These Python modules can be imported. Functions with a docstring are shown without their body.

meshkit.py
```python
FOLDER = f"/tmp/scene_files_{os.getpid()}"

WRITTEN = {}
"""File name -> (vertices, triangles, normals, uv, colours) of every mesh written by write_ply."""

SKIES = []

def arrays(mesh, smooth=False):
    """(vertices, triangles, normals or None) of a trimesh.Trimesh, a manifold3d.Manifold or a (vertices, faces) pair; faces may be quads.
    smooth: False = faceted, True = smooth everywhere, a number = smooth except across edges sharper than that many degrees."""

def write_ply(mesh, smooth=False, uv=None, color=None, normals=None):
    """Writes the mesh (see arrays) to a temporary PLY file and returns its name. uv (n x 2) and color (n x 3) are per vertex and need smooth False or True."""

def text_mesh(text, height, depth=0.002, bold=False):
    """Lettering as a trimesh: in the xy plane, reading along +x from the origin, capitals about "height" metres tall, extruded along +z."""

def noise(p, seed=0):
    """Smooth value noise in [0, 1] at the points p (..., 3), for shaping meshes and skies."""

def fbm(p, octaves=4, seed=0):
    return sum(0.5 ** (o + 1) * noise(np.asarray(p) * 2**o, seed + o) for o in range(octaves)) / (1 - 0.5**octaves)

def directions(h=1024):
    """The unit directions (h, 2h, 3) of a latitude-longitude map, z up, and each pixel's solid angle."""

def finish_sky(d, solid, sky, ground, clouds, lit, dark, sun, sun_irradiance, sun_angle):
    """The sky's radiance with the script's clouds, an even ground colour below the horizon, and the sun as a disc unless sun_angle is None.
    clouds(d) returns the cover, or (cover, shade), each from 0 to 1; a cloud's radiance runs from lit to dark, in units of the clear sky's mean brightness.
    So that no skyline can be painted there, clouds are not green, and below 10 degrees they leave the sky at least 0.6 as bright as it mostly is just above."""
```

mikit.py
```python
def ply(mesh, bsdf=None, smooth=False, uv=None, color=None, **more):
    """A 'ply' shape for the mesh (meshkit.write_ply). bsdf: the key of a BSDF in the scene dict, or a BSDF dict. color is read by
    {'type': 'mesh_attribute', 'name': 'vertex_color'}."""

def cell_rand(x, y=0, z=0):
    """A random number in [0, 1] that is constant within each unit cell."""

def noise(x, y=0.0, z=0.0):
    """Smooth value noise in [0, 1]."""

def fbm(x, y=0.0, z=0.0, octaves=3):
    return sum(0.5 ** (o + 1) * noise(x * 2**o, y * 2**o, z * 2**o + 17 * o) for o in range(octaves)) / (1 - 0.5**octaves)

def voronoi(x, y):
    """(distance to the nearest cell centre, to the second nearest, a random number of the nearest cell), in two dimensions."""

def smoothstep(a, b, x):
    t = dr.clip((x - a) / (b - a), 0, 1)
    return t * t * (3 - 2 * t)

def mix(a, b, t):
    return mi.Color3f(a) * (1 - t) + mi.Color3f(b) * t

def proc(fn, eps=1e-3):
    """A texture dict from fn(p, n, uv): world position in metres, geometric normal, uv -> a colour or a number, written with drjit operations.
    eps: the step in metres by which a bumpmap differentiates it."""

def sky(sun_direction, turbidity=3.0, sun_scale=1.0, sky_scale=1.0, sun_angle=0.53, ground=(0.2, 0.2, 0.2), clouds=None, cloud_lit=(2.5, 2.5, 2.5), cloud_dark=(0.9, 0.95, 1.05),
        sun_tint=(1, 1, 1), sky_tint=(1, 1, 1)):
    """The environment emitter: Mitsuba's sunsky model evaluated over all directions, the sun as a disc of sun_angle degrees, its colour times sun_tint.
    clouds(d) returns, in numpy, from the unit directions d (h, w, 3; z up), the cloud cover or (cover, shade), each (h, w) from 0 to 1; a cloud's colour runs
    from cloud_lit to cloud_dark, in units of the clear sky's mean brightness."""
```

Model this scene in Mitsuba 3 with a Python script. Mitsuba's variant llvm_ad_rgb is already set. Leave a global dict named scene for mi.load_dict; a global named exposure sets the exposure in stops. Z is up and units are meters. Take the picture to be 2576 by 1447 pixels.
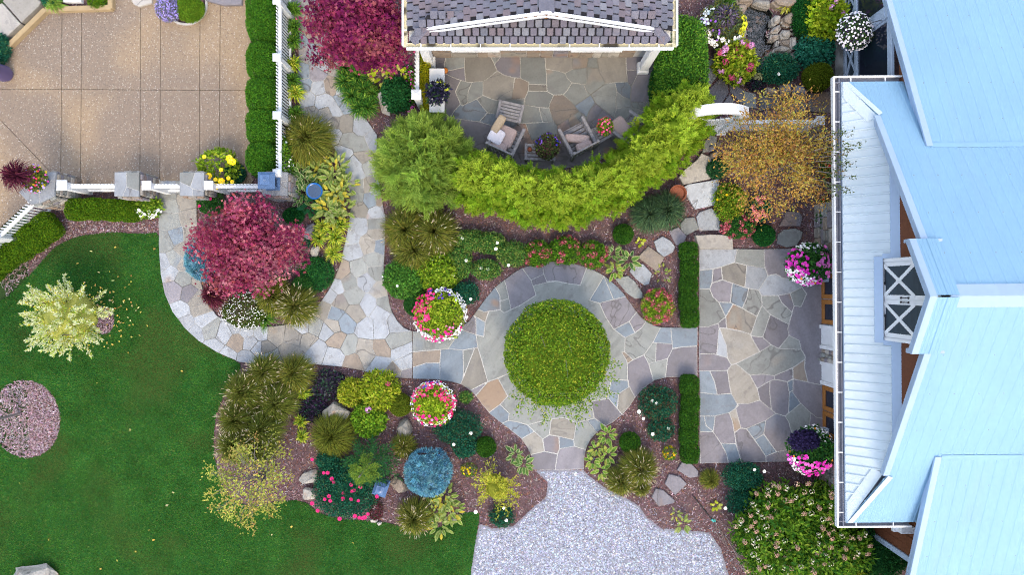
import math, numpy as np, trimesh, shapely, mitsuba as mi, mikit, meshkit
import drjit as dr
from shapely.geometry import Polygon, LineString, Point, box as sbox
from shapely.ops import split as shp_split, unary_union
from shapely import affinity
from scipy.spatial import Voronoi
from mikit import noise, fbm, cell_rand, smoothstep, mix, voronoi

T = mi.ScalarTransform4f
scene, labels = {}, {}

# ---- camera, light, exposure -------------------------------------------------------------
CAM_H, PX = 17.0, 103.04            # height of the drone; pixels per metre on the ground in a 2576 px wide picture
scene['camera'] = {'type': 'perspective', 'fov': math.degrees(2 * math.atan(12.5 / CAM_H)), 'fov_axis': 'x',
                   'to_world': T().look_at(origin=[0, 0, CAM_H], target=[0, 0, 0], up=[0, 1, 0]),
                   'near_clip': 0.1, 'far_clip': 600.0}
scene['sky'] = mikit.sky([0.12, -0.75, 0.95], turbidity=4, sun_scale=0.34, sun_angle=24, clouds=lambda d: 1.0,
                         cloud_lit=(1.76, 1.98, 2.46), sun_tint=(1.0, 0.98, 0.94), ground=(0.12, 0.14, 0.1))
exposure = 2.9

# ---- helpers -----------------------------------------------------------------------------
def W(dx, dy, z=0.0):
    """the point at height z that a pixel of the survey picture (2576 wide) shows"""
    s = (CAM_H - z) / CAM_H / PX
    return np.array([(dx - 1288) * s, (723.4 - dy) * s, z])

def WP(pts, z=0.0):
    return [tuple(W(x, y, z)[:2]) for x, y in pts]

CX, CY, CS = (0, 645.3, 1290.6, 1930.7), (0, 484.0, 962.8), 0.33453
def Q(r, c, *pts):
    return [(CX[c] + CS * x, CY[r] + CS * y) for x, y in pts]

seen = {}
def num(key):
    k = seen.get(key, -1) + 1
    seen[key] = k
    return key if k == 0 else f'{key}_{k:03d}'

def thing(name, label, cat, group=None):
    key = num(name)
    labels[key] = {'label': label, 'category': cat}
    if group:
        labels[key]['group'] = group
    return key

def put(parent, name, shape, M=None, label=None, stuff=False):
    """one entry of the scene: a part of parent"""
    key = num(parent + '__' + name)
    scene[key] = dict(shape) if M is None else {**shape, 'to_world': M}
    if label or stuff:
        labels[key] = {}
        if label: labels[key]['label'] = label
        if stuff: labels[key]['kind'] = 'stuff'
    return key

def single(name, shape, label, cat, M=None, group=None):
    key = thing(name, label, cat, group)
    scene[key] = dict(shape) if M is None else {**shape, 'to_world': M}
    return key

def struct(name, shape=None, label=None):
    key = num(name)
    if shape is not None:
        scene[key] = dict(shape)
    labels[key] = {'kind': 'structure'}
    if label: labels[key]['label'] = label
    return key

def stuff(name, shape, label, cat):
    key = num(name)
    scene[key] = dict(shape)
    labels[key] = {'label': label, 'category': cat, 'kind': 'stuff'}
    return key

def TR(x, y, z, rz=0, s=1.0, ry=0, rx=0):
    t = T().translate([float(x), float(y), float(z)])
    if rz: t = t @ T().rotate([0, 0, 1], float(rz))
    if ry: t = t @ T().rotate([0, 1, 0], float(ry))
    if rx: t = t @ T().rotate([1, 0, 0], float(rx))
    if np.ndim(s) or s != 1.0:
        t = t @ T().scale([float(v) for v in np.broadcast_to(s, 3)])
    return t

def PLY(m, bsdf, *a, **k):
    return mikit.ply(m, 'mat_' + bsdf, *a, **k)

# ---- mesh pieces ---------------------------------------------------------------------------
def cat(*ms):
    V, F, k = [], [], 0
    for m in ms:
        v, f = (m.vertices, m.faces) if hasattr(m, 'faces') else (m[0], m[1])
        v = np.asarray(v, float); f = np.asarray(f, int)
        if not len(v): continue
        V.append(v); F.append(f + k); k += len(v)
    return np.vstack(V), np.vstack(F)

def bx(x0, x1, y0, y1, z0, z1, b=0.006):
    """a box with chamfered edges"""
    d = min(x1 - x0, y1 - y0, z1 - z0)
    b = min(b, d * 0.3)
    pts = []
    for sx in (0, 1):
        for sy in (0, 1):
            for sz in (0, 1):
                c = np.array([(x0, x1)[sx], (y0, y1)[sy], (z0, z1)[sz]], float)
                o = np.array([b * (1 - 2 * sx), b * (1 - 2 * sy), b * (1 - 2 * sz)])
                for k in range(3):
                    q = o.copy(); q[k] = 0
                    pts.append(c + q)
    h = trimesh.convex.convex_hull(np.array(pts))
    return np.array(h.vertices), np.array(h.faces)

def tf(m, M):
    v, f = (m.vertices, m.faces) if hasattr(m, 'faces') else m[:2]
    M = np.asarray(M, float)
    return np.asarray(v) @ M[:3, :3].T + M[:3, 3], np.asarray(f)

def rotm(axis, deg):
    return trimesh.transformations.rotation_matrix(math.radians(deg), axis)

def bar(p, q, w, h, b=0.004, up=(0, 0, 1)):
    """a board of width w and height h from p to q"""
    p, q = np.asarray(p, float), np.asarray(q, float)
    d = q - p; L = np.linalg.norm(d); d = d / L
    up = np.asarray(up, float)
    s = np.cross(up, d)
    if np.linalg.norm(s) < 1e-6: s = np.cross([1, 0, 0], d)
    s /= np.linalg.norm(s); u = np.cross(d, s)
    v, f = bx(0, L, -w / 2, w / 2, -h / 2, h / 2, b)
    return p + v[:, :1] * d + v[:, 1:2] * s + v[:, 2:3] * u, f

def tube(pts, radii, sides=6):
    p = np.asarray(pts, float); n = len(p)
    t = np.gradient(p, axis=0); t /= np.linalg.norm(t, axis=1, keepdims=True) + 1e-9
    a = np.cross(t, np.where(np.abs(t[:, 2:]) < 0.9, [0, 0, 1.0], [1.0, 0, 0])); a /= np.linalg.norm(a, axis=1, keepdims=True) + 1e-9
    b = np.cross(t, a); ang = np.arange(sides) * 2 * np.pi / sides
    r = np.broadcast_to(radii, (n,))[:, None, None]
    v = p[:, None] + r * (np.cos(ang)[None, :, None] * a[:, None] + np.sin(ang)[None, :, None] * b[:, None])
    i, j = np.meshgrid(np.arange(n - 1), np.arange(sides), indexing='ij')
    q = np.stack([i * sides + j, i * sides + (j + 1) % sides, (i + 1) * sides + (j + 1) % sides, (i + 1) * sides + j], -1).reshape(-1, 4)
    v = np.vstack([v.reshape(-1, 3), p[:1], p[-1:]])
    k = n * sides; s = np.arange(sides); e = (n - 1) * sides
    caps = np.vstack([np.stack([np.full(sides, k), (s + 1) % sides, s], 1), np.stack([np.full(sides, k + 1), e + s, e + (s + 1) % sides], 1)])
    return v, np.vstack([q[:, [0, 1, 2]], q[:, [0, 2, 3]], caps])

def lathe(profile, sides=24):
    pr = np.asarray(profile, float); n = len(pr)
    ang = np.arange(sides) * 2 * np.pi / sides
    v = np.stack([pr[:, None, 0] * np.cos(ang), pr[:, None, 0] * np.sin(ang), np.broadcast_to(pr[:, None, 1], (n, sides))], -1).reshape(-1, 3)
    i, j = np.meshgrid(np.arange(n - 1), np.arange(sides), indexing='ij')
    q = np.stack([i * sides + j, i * sides + (j + 1) % sides, (i + 1) * sides + (j + 1) % sides, (i + 1) * sides + j], -1).reshape(-1, 4)
    return v, np.vstack([q[:, [0, 1, 2]], q[:, [0, 2, 3]]])

def polys(g):
    if g.is_empty: return []
    return [p for p in getattr(g, 'geoms', [g]) if p.geom_type == 'Polygon' and p.area > 1e-5]

def flat(g, z, mx=None):
    """a flat sheet of a polygon with holes"""
    out = []
    for p in polys(g):
        v, f = trimesh.creation.triangulate_polygon(p, engine='earcut')
        v = np.column_stack([v, np.full(len(v), z)]); f = np.asarray(f)
        a = v[f[:, 0]]; n = np.cross(v[f[:, 1]] - a, v[f[:, 2]] - a)[:, 2]
        f[n < 0] = f[n < 0][:, ::-1]
        out.append((v, f))
    return cat(*out)

def slab(p, z0, z1, b=0.006, zf=None):
    """a stone or plate of outline p with a bevelled top edge"""
    c = np.asarray(p.exterior.coords)[:-1]
    if p.exterior.is_ccw is False: c = c[::-1]
    n = len(c)
    e0 = c - np.roll(c, 1, 0); e1 = np.roll(c, -1, 0) - c
    def nrm(e):
        e = e / (np.linalg.norm(e, axis=1, keepdims=True) + 1e-12)
        return np.stack([-e[:, 1], e[:, 0]], 1)
    m = nrm(e0) + nrm(e1); m /= np.maximum(np.linalg.norm(m, axis=1, keepdims=True), 0.5)
    ci = c + m * b
    v = np.vstack([np.column_stack([c, np.full(n, z0)]), np.column_stack([c, np.full(n, z1 - b * 0.8)]), np.column_stack([ci, np.full(n, z1)])])
    s = np.arange(n); t = (s + 1) % n
    F = []
    for k in (0, 1):
        a, d = k * n, (k + 1) * n
        F += [np.stack([a + s, a + t, d + t], 1), np.stack([a + s, d + t, d + s], 1)]
    try:
        tv, tfc = trimesh.creation.triangulate_polygon(Polygon(ci), engine='earcut')
        tv = np.column_stack([tv, np.full(len(tv), z1)]); tfc = np.asarray(tfc)
        a = tv[tfc[:, 0]]; nn = np.cross(tv[tfc[:, 1]] - a, tv[tfc[:, 2]] - a)[:, 2]
        tfc[nn < 0] = tfc[nn < 0][:, ::-1]
        v2, f2 = cat((v, np.vstack(F)), (tv, tfc))
    except Exception:
        v2, f2 = v, np.vstack(F)
    if zf is not None:
        v2 = v2.copy(); v2[:, 2] += zf(v2[:, 0], v2[:, 1])
    return v2, f2

def wob(c, amp, freq, seed):
    """moves points by smooth noise of their place, so that neighbours stay matched"""
    q = np.column_stack([c * freq, np.full(len(c), 0.5)])
    d = np.stack([meshkit.fbm(q, 2, seed), meshkit.fbm(q, 2, seed + 31)], 1) - 0.5
    return c + d * 2 * amp

def dense(p, step):
    return Polygon(shapely.segmentize(p, step).exterior.coords)

def smooth_poly(pts, k=2):
    p = np.asarray(pts, float)
    for _ in range(k):
        q = np.roll(p, -1, 0)
        p = np.stack([0.75 * p + 0.25 * q, 0.25 * p + 0.75 * q], 1).reshape(-1, 2)
    return p

# ---- materials -------------------------------------------------------------------------------
def mat(name, color, rough=0.6, spec=0.4, **k):
    c = color if isinstance(color, dict) else {'type': 'rgb', 'value': list(color)}
    scene['mat_' + name] = {'type': 'twosided', 'b': {'type': 'principled', 'base_color': c, 'roughness': rough, 'specular': spec, **k}}

scene['mat_leaf'] = {'type': 'principledthin', 'base_color': {'type': 'mesh_attribute', 'name': 'vertex_color'}, 'roughness': 0.55, 'diff_trans': 0.7, 'spec_trans': 0.0, 'eta': 1.33}
scene['mat_petal'] = {'type': 'twosided', 'b': {'type': 'diffuse', 'reflectance': {'type': 'mesh_attribute', 'name': 'vertex_color'}}}
scene['mat_tinted'] = {'type': 'twosided', 'b': {'type': 'principled', 'base_color': {'type': 'mesh_attribute', 'name': 'vertex_color'}, 'roughness': 0.75, 'specular': 0.3}}

TONES = dict(w=(.272, .292, .318), g=(.212, .223, .215), t=(.228, .214, .190), b=(.175, .210, .248), p=(.182, .172, .192), o=(.225, .188, .155), n=(.34, .32, .29), d=(.10, .10, .11))
TI = {k: i for i, k in enumerate(TONES)}
def stone_color(p, n, uv):
    c = mi.Color3f(0.2)
    for i, k in enumerate(TONES):
        c = dr.select(dr.abs(dr.floor(uv.x) - i) < 0.5, mi.Color3f(TONES[k]), c)
    bright = 0.6 + dr.floor(uv.y * 10) * 0.1          # how weathered the paving there is
    r = uv.y * 10 - dr.floor(uv.y * 10)
    a = r * 6.28
    u, v = p.x * dr.cos(a) + p.y * dr.sin(a), p.y * dr.cos(a) - p.x * dr.sin(a)
    big = fbm(u * 2.2 + r * 40, v * 7.0, p.z * 3 + r * 9, 3)
    fine = fbm(p.x * 34, p.y * 34, p.z * 34, 2)
    vein = smoothstep(0.60, 0.72, fbm(u * 1.1 + 7 + r * 90, v * 1.5, 3.3, 3))
    c = c * (0.72 + 0.42 * big + 0.26 * fine) * bright * (0.9 + 0.2 * cell_rand(r * 977.0))
    rust = mix((.30, .17, .085), (.17, .21, .27), smoothstep(.35, .65, cell_rand(r * 311.0)))
    c = mix(c, rust, vein * 0.62 * smoothstep(.25, .9, cell_rand(r * 131.0)))
    streak = smoothstep(.52, .70, fbm(u * 1.6 + r * 20, v * 11.0, 6.0, 3)) * .22 * cell_rand(r * 557.0)
    c = mix(c, (.13, .125, .135), streak)
    crack = smoothstep(.018, .006, dr.abs(fbm(u * 1.3 + r * 50, v * 2.6, 1.7, 3) - .5)) * smoothstep(.55, .75, cell_rand(r * 777.0))
    c = mix(c, (.09, .085, .085), crack * .6)
    lich = smoothstep(.64, .76, fbm(p.x * 9, p.y * 9, 4.0, 3)) * 0.3
    return mix(c, (.14, .13, .13), lich)
mat('stone', mikit.proc(stone_color), 0.72, 0.35)
def rock_color(p, n, uv):
    c = mi.Color3f(0.2)
    for i, k in enumerate(TONES):
        c = dr.select(dr.abs(dr.floor(uv.x) - i) < 0.5, mi.Color3f(TONES[k]), c)
    a = fbm(p.x * 3.1, p.y * 3.1, p.z * 5, 3); f = fbm(p.x * 19, p.y * 19, p.z * 26, 3)
    c = c * (0.55 + 0.5 * a + 0.55 * f)
    c = mix(c, (.30, .17, .10), smoothstep(.55, .75, fbm(p.x * 4 + 9, p.y * 4, p.z * 4, 3)) * 0.45)
    return mix(c, (.09, .085, .09), smoothstep(.62, .72, fbm(p.x * 7, p.y * 7 + 5, p.z * 9, 3)) * 0.55)
mat('rock', mikit.proc(rock_color), 0.85, 0.2)

def tone_uv(n, tone, rnd, bright=0.9):
    b = int(round((bright - 0.6) / 0.1)); b = min(max(b, 0), 9)
    return np.tile([TI[tone] + 0.5, (b + 0.02 + 0.96 * rnd) / 10], (n, 1))

def stone_ply(m, tone, rnd, bright=0.9, bsdf='stone'):
    m = (np.asarray(m[0]), np.asarray(m[1]))
    return PLY(m, bsdf, False, uv=tone_uv(len(m[0]), tone, rnd, bright))

mat('mortar', mikit.proc(lambda p, n, uv: mix((.50, .50, .49), (.36, .35, .33), fbm(p.x * 5, p.y * 5, 0, 3))), 0.9, 0.1)
mat('mortar_grey', mikit.proc(lambda p, n, uv: mix((.36, .35, .32), (.16, .155, .14), smoothstep(.4, .7, fbm(p.x * 1.4, p.y * 1.4, 4, 3)))), 0.9, 0.1)
mat('mortar_dark', mikit.proc(lambda p, n, uv: mix((.36, .355, .34), (.13, .128, .12), smoothstep(.35, .65, fbm(p.x * 2, p.y * 2, 0, 3)))), 0.9, 0.1)
mat('moss_joint', mikit.proc(lambda p, n, uv: mix((.035, .045, .02), (.08, .07, .05), fbm(p.x * 8, p.y * 8, 0, 3))), 0.95, 0.05)
def soil(p, n, uv):
    return mix(mix((.075, .045, .048), (.13, .085, .09), fbm(p.x * 14, p.y * 14, 0, 3)), (.18, .125, .135), smoothstep(.55, .8, fbm(p.x * 55, p.y * 38, 1, 2)) * .7)
mat('mulch_soil', mikit.proc(soil), 0.95, 0.1)
mat('turf', mikit.proc(lambda p, n, uv: mix((.014, .07, .014), (.03, .11, .02), fbm(p.x * 2, p.y * 2, 0, 4))), 0.95, 0.05)
mat('gravel_bed', mikit.proc(lambda p, n, uv: mix((.16, .16, .19), (.26, .265, .31), fbm(p.x * 30, p.y * 30, 0, 2))), 0.95, 0.1)
mat('field', mikit.proc(lambda p, n, uv: mix((.02, .05, .014), (.045, .075, .025), fbm(p.x * .7, p.y * .7, 0, 4))), 0.95, 0.05)
def concrete(p, n, uv):
    base = mix((.285, .208, .132), (.255, .192, .135), fbm(p.x * .55, p.y * .8, 0, 4))
    base = mix(base, (.145, .122, .112), smoothstep(.5, .72, fbm(p.x * .45 + 3.7, p.y * .5 + 1, 3, 3)) * .55)
    d, d2, r = voronoi(p.x * 26, p.y * 26)
    peb = smoothstep(.34, .22, d)
    pc = dr.select(r < .3, mi.Color3f(.44, .41, .38), dr.select(r < .65, mi.Color3f(.12, .095, .08), mi.Color3f(.27, .2, .14)))
    base = mix(base, pc, peb * dr.select(cell_rand(r * 991.0) > .45, 0.75, 0.15))
    # rust drips of the wear on the slabs
    return base * (0.86 + .28 * fbm(p.x * 40, p.y * 40, 0, 2))
mat('concrete', mikit.proc(concrete), 0.85, 0.25)
mat('white_paint', mikit.proc(lambda p, n, uv: mi.Color3f(.66, .68, .70) * (.92 + .1 * fbm(p.x * 6, p.y * 6, p.z * 6, 3))), 0.45, 0.4)
mat('blue_white_paint', mikit.proc(lambda p, n, uv: mi.Color3f(.33, .41, .52) * (.93 + .1 * fbm(p.x * 5, p.y * 5, p.z * 5, 3))), 0.45, 0.4)
def metal(c1, dirt):
    def fn(p, n, uv):
        s = fbm(p.x * 1.1, p.y * 1.3, 0, 3)
        c = mi.Color3f(c1) * (.93 + .12 * s + .05 * fbm(p.x * 14, p.y * 14, 1, 2))
        return mix(c, (.22, .25, .34), smoothstep(.60, .8, fbm(p.x * 2.3, p.y * .9 + 4, 2, 4)) * dirt)
    return mikit.proc(fn)
mat('roof_metal', metal((.19, .345, .485), .06), 0.42, 0.5)
mat('porch_metal', metal((.46, .54, .585), .10), 0.42, 0.5)
mat('trim_metal', metal((.285, .385, .52), .10), 0.4, 0.5)
mat('gutter_zinc', metal((.19, .2, .24), .5), 0.5, 0.5)
def wood(c1, c2, fx, fy):
    return mikit.proc(lambda p, n, uv: mix(c1, c2, fbm(p.x * fx, p.y * fy, p.z * (fx + fy) * .5, 3)))
mat('cedar', wood((.17, .062, .028), (.09, .036, .020), 9, 40), 0.7, 0.2)
mat('door_wood', wood((.36, .155, .035), (.24, .09, .02), 30, 9), 0.5, 0.4)
mat('teak', wood((.27, .265, .28), (.14, .135, .15), 22, 22), 0.8, 0.2)
mat('timber', wood((.40, .30, .17), (.27, .20, .115), 8, 8), 0.8, 0.2)
mat('bark', wood((.12, .095, .075), (.06, .05, .045), 25, 25), 0.9, 0.1)
mat('pale_bark', wood((.24, .21, .2), (.13, .115, .11), 25, 25), 0.9, 0.1)
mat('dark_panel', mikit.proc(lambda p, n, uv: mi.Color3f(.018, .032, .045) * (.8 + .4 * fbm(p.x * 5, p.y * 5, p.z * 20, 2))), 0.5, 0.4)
mat('basin', (.03, .06, .12), 0.15, 0.6)
mat('dark_glass', (.012, .016, .03), 0.08, 0.6)
mat('black_iron', (.015, .015, .018), 0.5, 0.4)
mat('blue_steel', mikit.proc(lambda p, n, uv: mi.Color3f(.07, .135, .27) * (.85 + .3 * fbm(p.x * 14, p.y * 14, p.z * 14, 3))), 0.35, 0.5)
mat('cobalt_glaze', (.012, .11, .36), 0.2, 0.6)
mat('navy_glaze', (.02, .03, .13), 0.2, 0.6)
mat('plum_glaze', (.075, .06, .15), 0.3, 0.6)
mat('terracotta', (.22, .07, .035), 0.6, 0.3)
mat('cushion', mikit.proc(lambda p, n, uv: mi.Color3f(.36, .285, .275) * (.9 + .2 * fbm(p.x * 60, p.y * 60, p.z * 60, 2))), 0.95, 0.1)
mat('cushion_tan', mikit.proc(lambda p, n, uv: mi.Color3f(.36, .29, .21) * (.9 + .2 * fbm(p.x * 60, p.y * 60, p.z * 60, 2))), 0.95, 0.1)
mat('pillow', (.62, .60, .66), 0.9, 0.1)
mat('pumpkin', (.5, .16, .02), 0.5, 0.4)
mat('slate_deck', (.02, .02, .025), 0.9, 0.1)
mat('pond_bed', mikit.proc(lambda p, n, uv: mix((.010, .014, .014), (.07, .055, .022), smoothstep(.5, .8, fbm(p.x * 5, p.y * 5, 2, 4)))), 0.8, 0.2)
def slate(p, n, uv):
    a = mix((.105, .118, .150), (.140, .126, .160), uv.y)
    a = mix(a, (.175, .18, .21), smoothstep(.7, .95, cell_rand(uv.x * 93.0)))
    a = mix(a, (.15, .115, .125), smoothstep(.8, 1, cell_rand(uv.x * 57.0)))
    return a * (.72 + .3 * fbm(p.x * 12, p.y * 12, p.z * 20, 3) + .2 * fbm(p.x * 60, p.y * 60, 0, 2))
mat('slate', mikit.proc(slate), 0.75, 0.3)
scene['mat_water'] = {'type': 'thindielectric', 'int_ior': 1.33}
scene['mat_pane'] = {'type': 'thindielectric', 'int_ior': 1.5}
# ---- the ground and the paving ----------------------------------------------------------------
POND = Polygon(WP([(1880.2, 12), (1896, 10), (1934, 20), (1942, 34), (1940, 66), (1926, 80), (1930, 100), (1946, 103), (1948, 116), (1924, 131), (1916, 148), (1896, 132), (1890, 112), (1880, 94), (1880, 70), (1864, 64), (1856, 44), (1876, 24)]))
PATH = Polygon(WP([(402, 455), (401, 560), (402, 630), (406, 690), (416, 740), (436, 785), (466, 825), (502, 858), (546, 886), (604, 911), (660, 918), (720, 919), (790, 917), (860, 923), (910, 932), (960, 945), (1000, 951), (1038, 953), (1038, 833)]
    + [(1017, 825), (1000, 808), (987, 785), (980, 762), (975, 732), (968, 698), (966, 671), (968, 645), (970, 594), (971, 551), (966, 527), (958, 480), (950, 420), (950, 340), (930, 311), (920, 298), (893, 281), (873, 248), (859, 217), (854, 187), (869, 144), (885, 80), (890, -70)]
    + [(716, -70), (722, 0), (729, 30), (746, 60), (754, 84), (751, 110), (752, 134), (754, 167), (742, 197), (749, 234), (756, 268), (766, 298), (779, 311), (819, 338), (842, 375), (859, 425), (876, 468), (882, 500), (882, 530), (879, 561), (873, 591), (864, 631), (858, 661), (846, 691), (836, 715), (823, 738), (804, 764), (778, 796), (748, 812), (712, 818), (679, 822), (645, 820), (590, 812), (548, 795), (520, 758), (506, 705), (500, 660), (499, 600), (497, 540), (497, 455)]))
ROUND = Polygon(WP([(1039, 833), (1060, 834), (1110, 836), (1140, 833), (1157, 825), (1180, 808), (1197, 785), (1221, 752), (1244, 725), (1264, 708), (1291, 687), (1311, 675), (1341, 665), (1374, 659), (1398, 657), (1425, 659), (1451, 665), (1485, 676), (1505, 686), (1525, 698), (1545, 715), (1568, 738), (1582, 758), (1595, 778), (1612, 798), (1625, 808), (1645, 818), (1662, 823), (1692, 824), (1754, 823), (1754, 947), (1717, 949), (1675, 950), (1645, 957), (1632, 966), (1612, 983), (1598, 1000), (1585, 1020), (1568, 1040), (1545, 1060), (1521, 1074), (1501, 1088), (1485, 1107), (1475, 1127), (1470, 1150), (1468, 1180), (1405, 1183), (1341, 1181), (1337, 1150), (1327, 1127), (1311, 1103), (1291, 1087), (1264, 1066), (1234, 1043), (1214, 1020), (1197, 996), (1181, 980), (1160, 967), (1137, 961), (1097, 955), (1039, 953)]))
TERR = Polygon(WP([(1757, 627), (2068, 626), (2070, 1160), (1990, 1161), (1759, 1166)]))
HPAT = Polygon(WP([(1084, 140), (1640, 140), (1648, 190), (1638, 262), (1610, 330), (1560, 380), (1480, 415), (1400, 428), (1300, 420), (1220, 395), (1160, 350), (1100, 300), (1082, 250)]))
COURT = Polygon(WP([(-160, -90), (640, -90), (632, 120), (634, 445), (640, 452), (620, 480), (140, 482), (100, 505), (60, 520), (0, 575), (-160, 740)])).difference(Polygon(WP([(-170, -100), (279, -100), (279, 25), (115, 29), (-90, 226), (-170, 226)]))).difference(Point(*W(470, 10)[:2]).buffer(.52))
MULCHRING = affinity.rotate(affinity.scale(Point(*W(66, 1054)[:2]).buffer(1, 32), .84, .955), 10)
SHRUBRING = affinity.scale(Point(*W(262, 806)[:2]).buffer(1, 24), .26, .34)
LAWN = Polygon(smooth_poly(WP([(-200, 900), (-100, 810), (0, 757), (20, 746), (43, 728), (67, 701), (87, 681), (114, 648), (140, 621), (167, 606), (201, 594), (241, 588), (288, 584), (335, 588), (368, 588), (401, 584), (402, 630), (406, 690), (416, 740), (436, 785), (466, 825), (502, 858), (546, 886), (604, 912), (606, 930), (590, 950), (566, 990), (545, 1040), (537, 1100), (542, 1170), (560, 1225), (590, 1262), (640, 1278), (690, 1263), (760, 1257), (800, 1290), (850, 1306), (910, 1310), (960, 1313), (1000, 1322), (1040, 1338), (1080, 1337), (1120, 1321), (1160, 1290), (1206, 1288), (1205, 1310), (1199, 1345), (1192, 1390), (1183, 1450), (1180, 1640), (-200, 1640)]), 1)).difference(MULCHRING).difference(SHRUBRING)
GRAVEL = Polygon(WP([(1345, 1183), (1467, 1182), (1478, 1195), (1525, 1230), (1575, 1254), (1608, 1274), (1625, 1300), (1665, 1331), (1725, 1334), (1786, 1341), (1813, 1381), (1833, 1447), (1860, 1640), (1180, 1640), (1183, 1450), (1192, 1390), (1199, 1345), (1206, 1318), (1240, 1330), (1290, 1325), (1334, 1284), (1374, 1250), (1378, 1215)]))
EDGE = sbox(-21, -14, 21, 14)

ground = struct('ground', PLY(flat(sbox(-300, -300, 300, 300).difference(POND.buffer(.02)), -0.05), 'field'))
struct('mulch_bed', PLY(flat(sbox(-11.8, -8.6, 13.5, 7.4).difference(POND.buffer(.02)), 0.0), 'mulch_soil'))
struct('lawn', PLY(flat(LAWN, 0.012), 'turf'))
struct('gravel_drive', PLY(flat(GRAVEL, 0.008), 'gravel_bed'))

rng0 = np.random.default_rng(5)
def sample_in(g, n, rng):
    x0, y0, x1, y1 = g.bounds
    pts = np.column_stack([rng.uniform(x0, x1, int(n * 2.6) + 10), rng.uniform(y0, y1, int(n * 2.6) + 10)])
    return pts[shapely.contains_xy(g, pts[:, 0], pts[:, 1])][:n]

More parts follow.
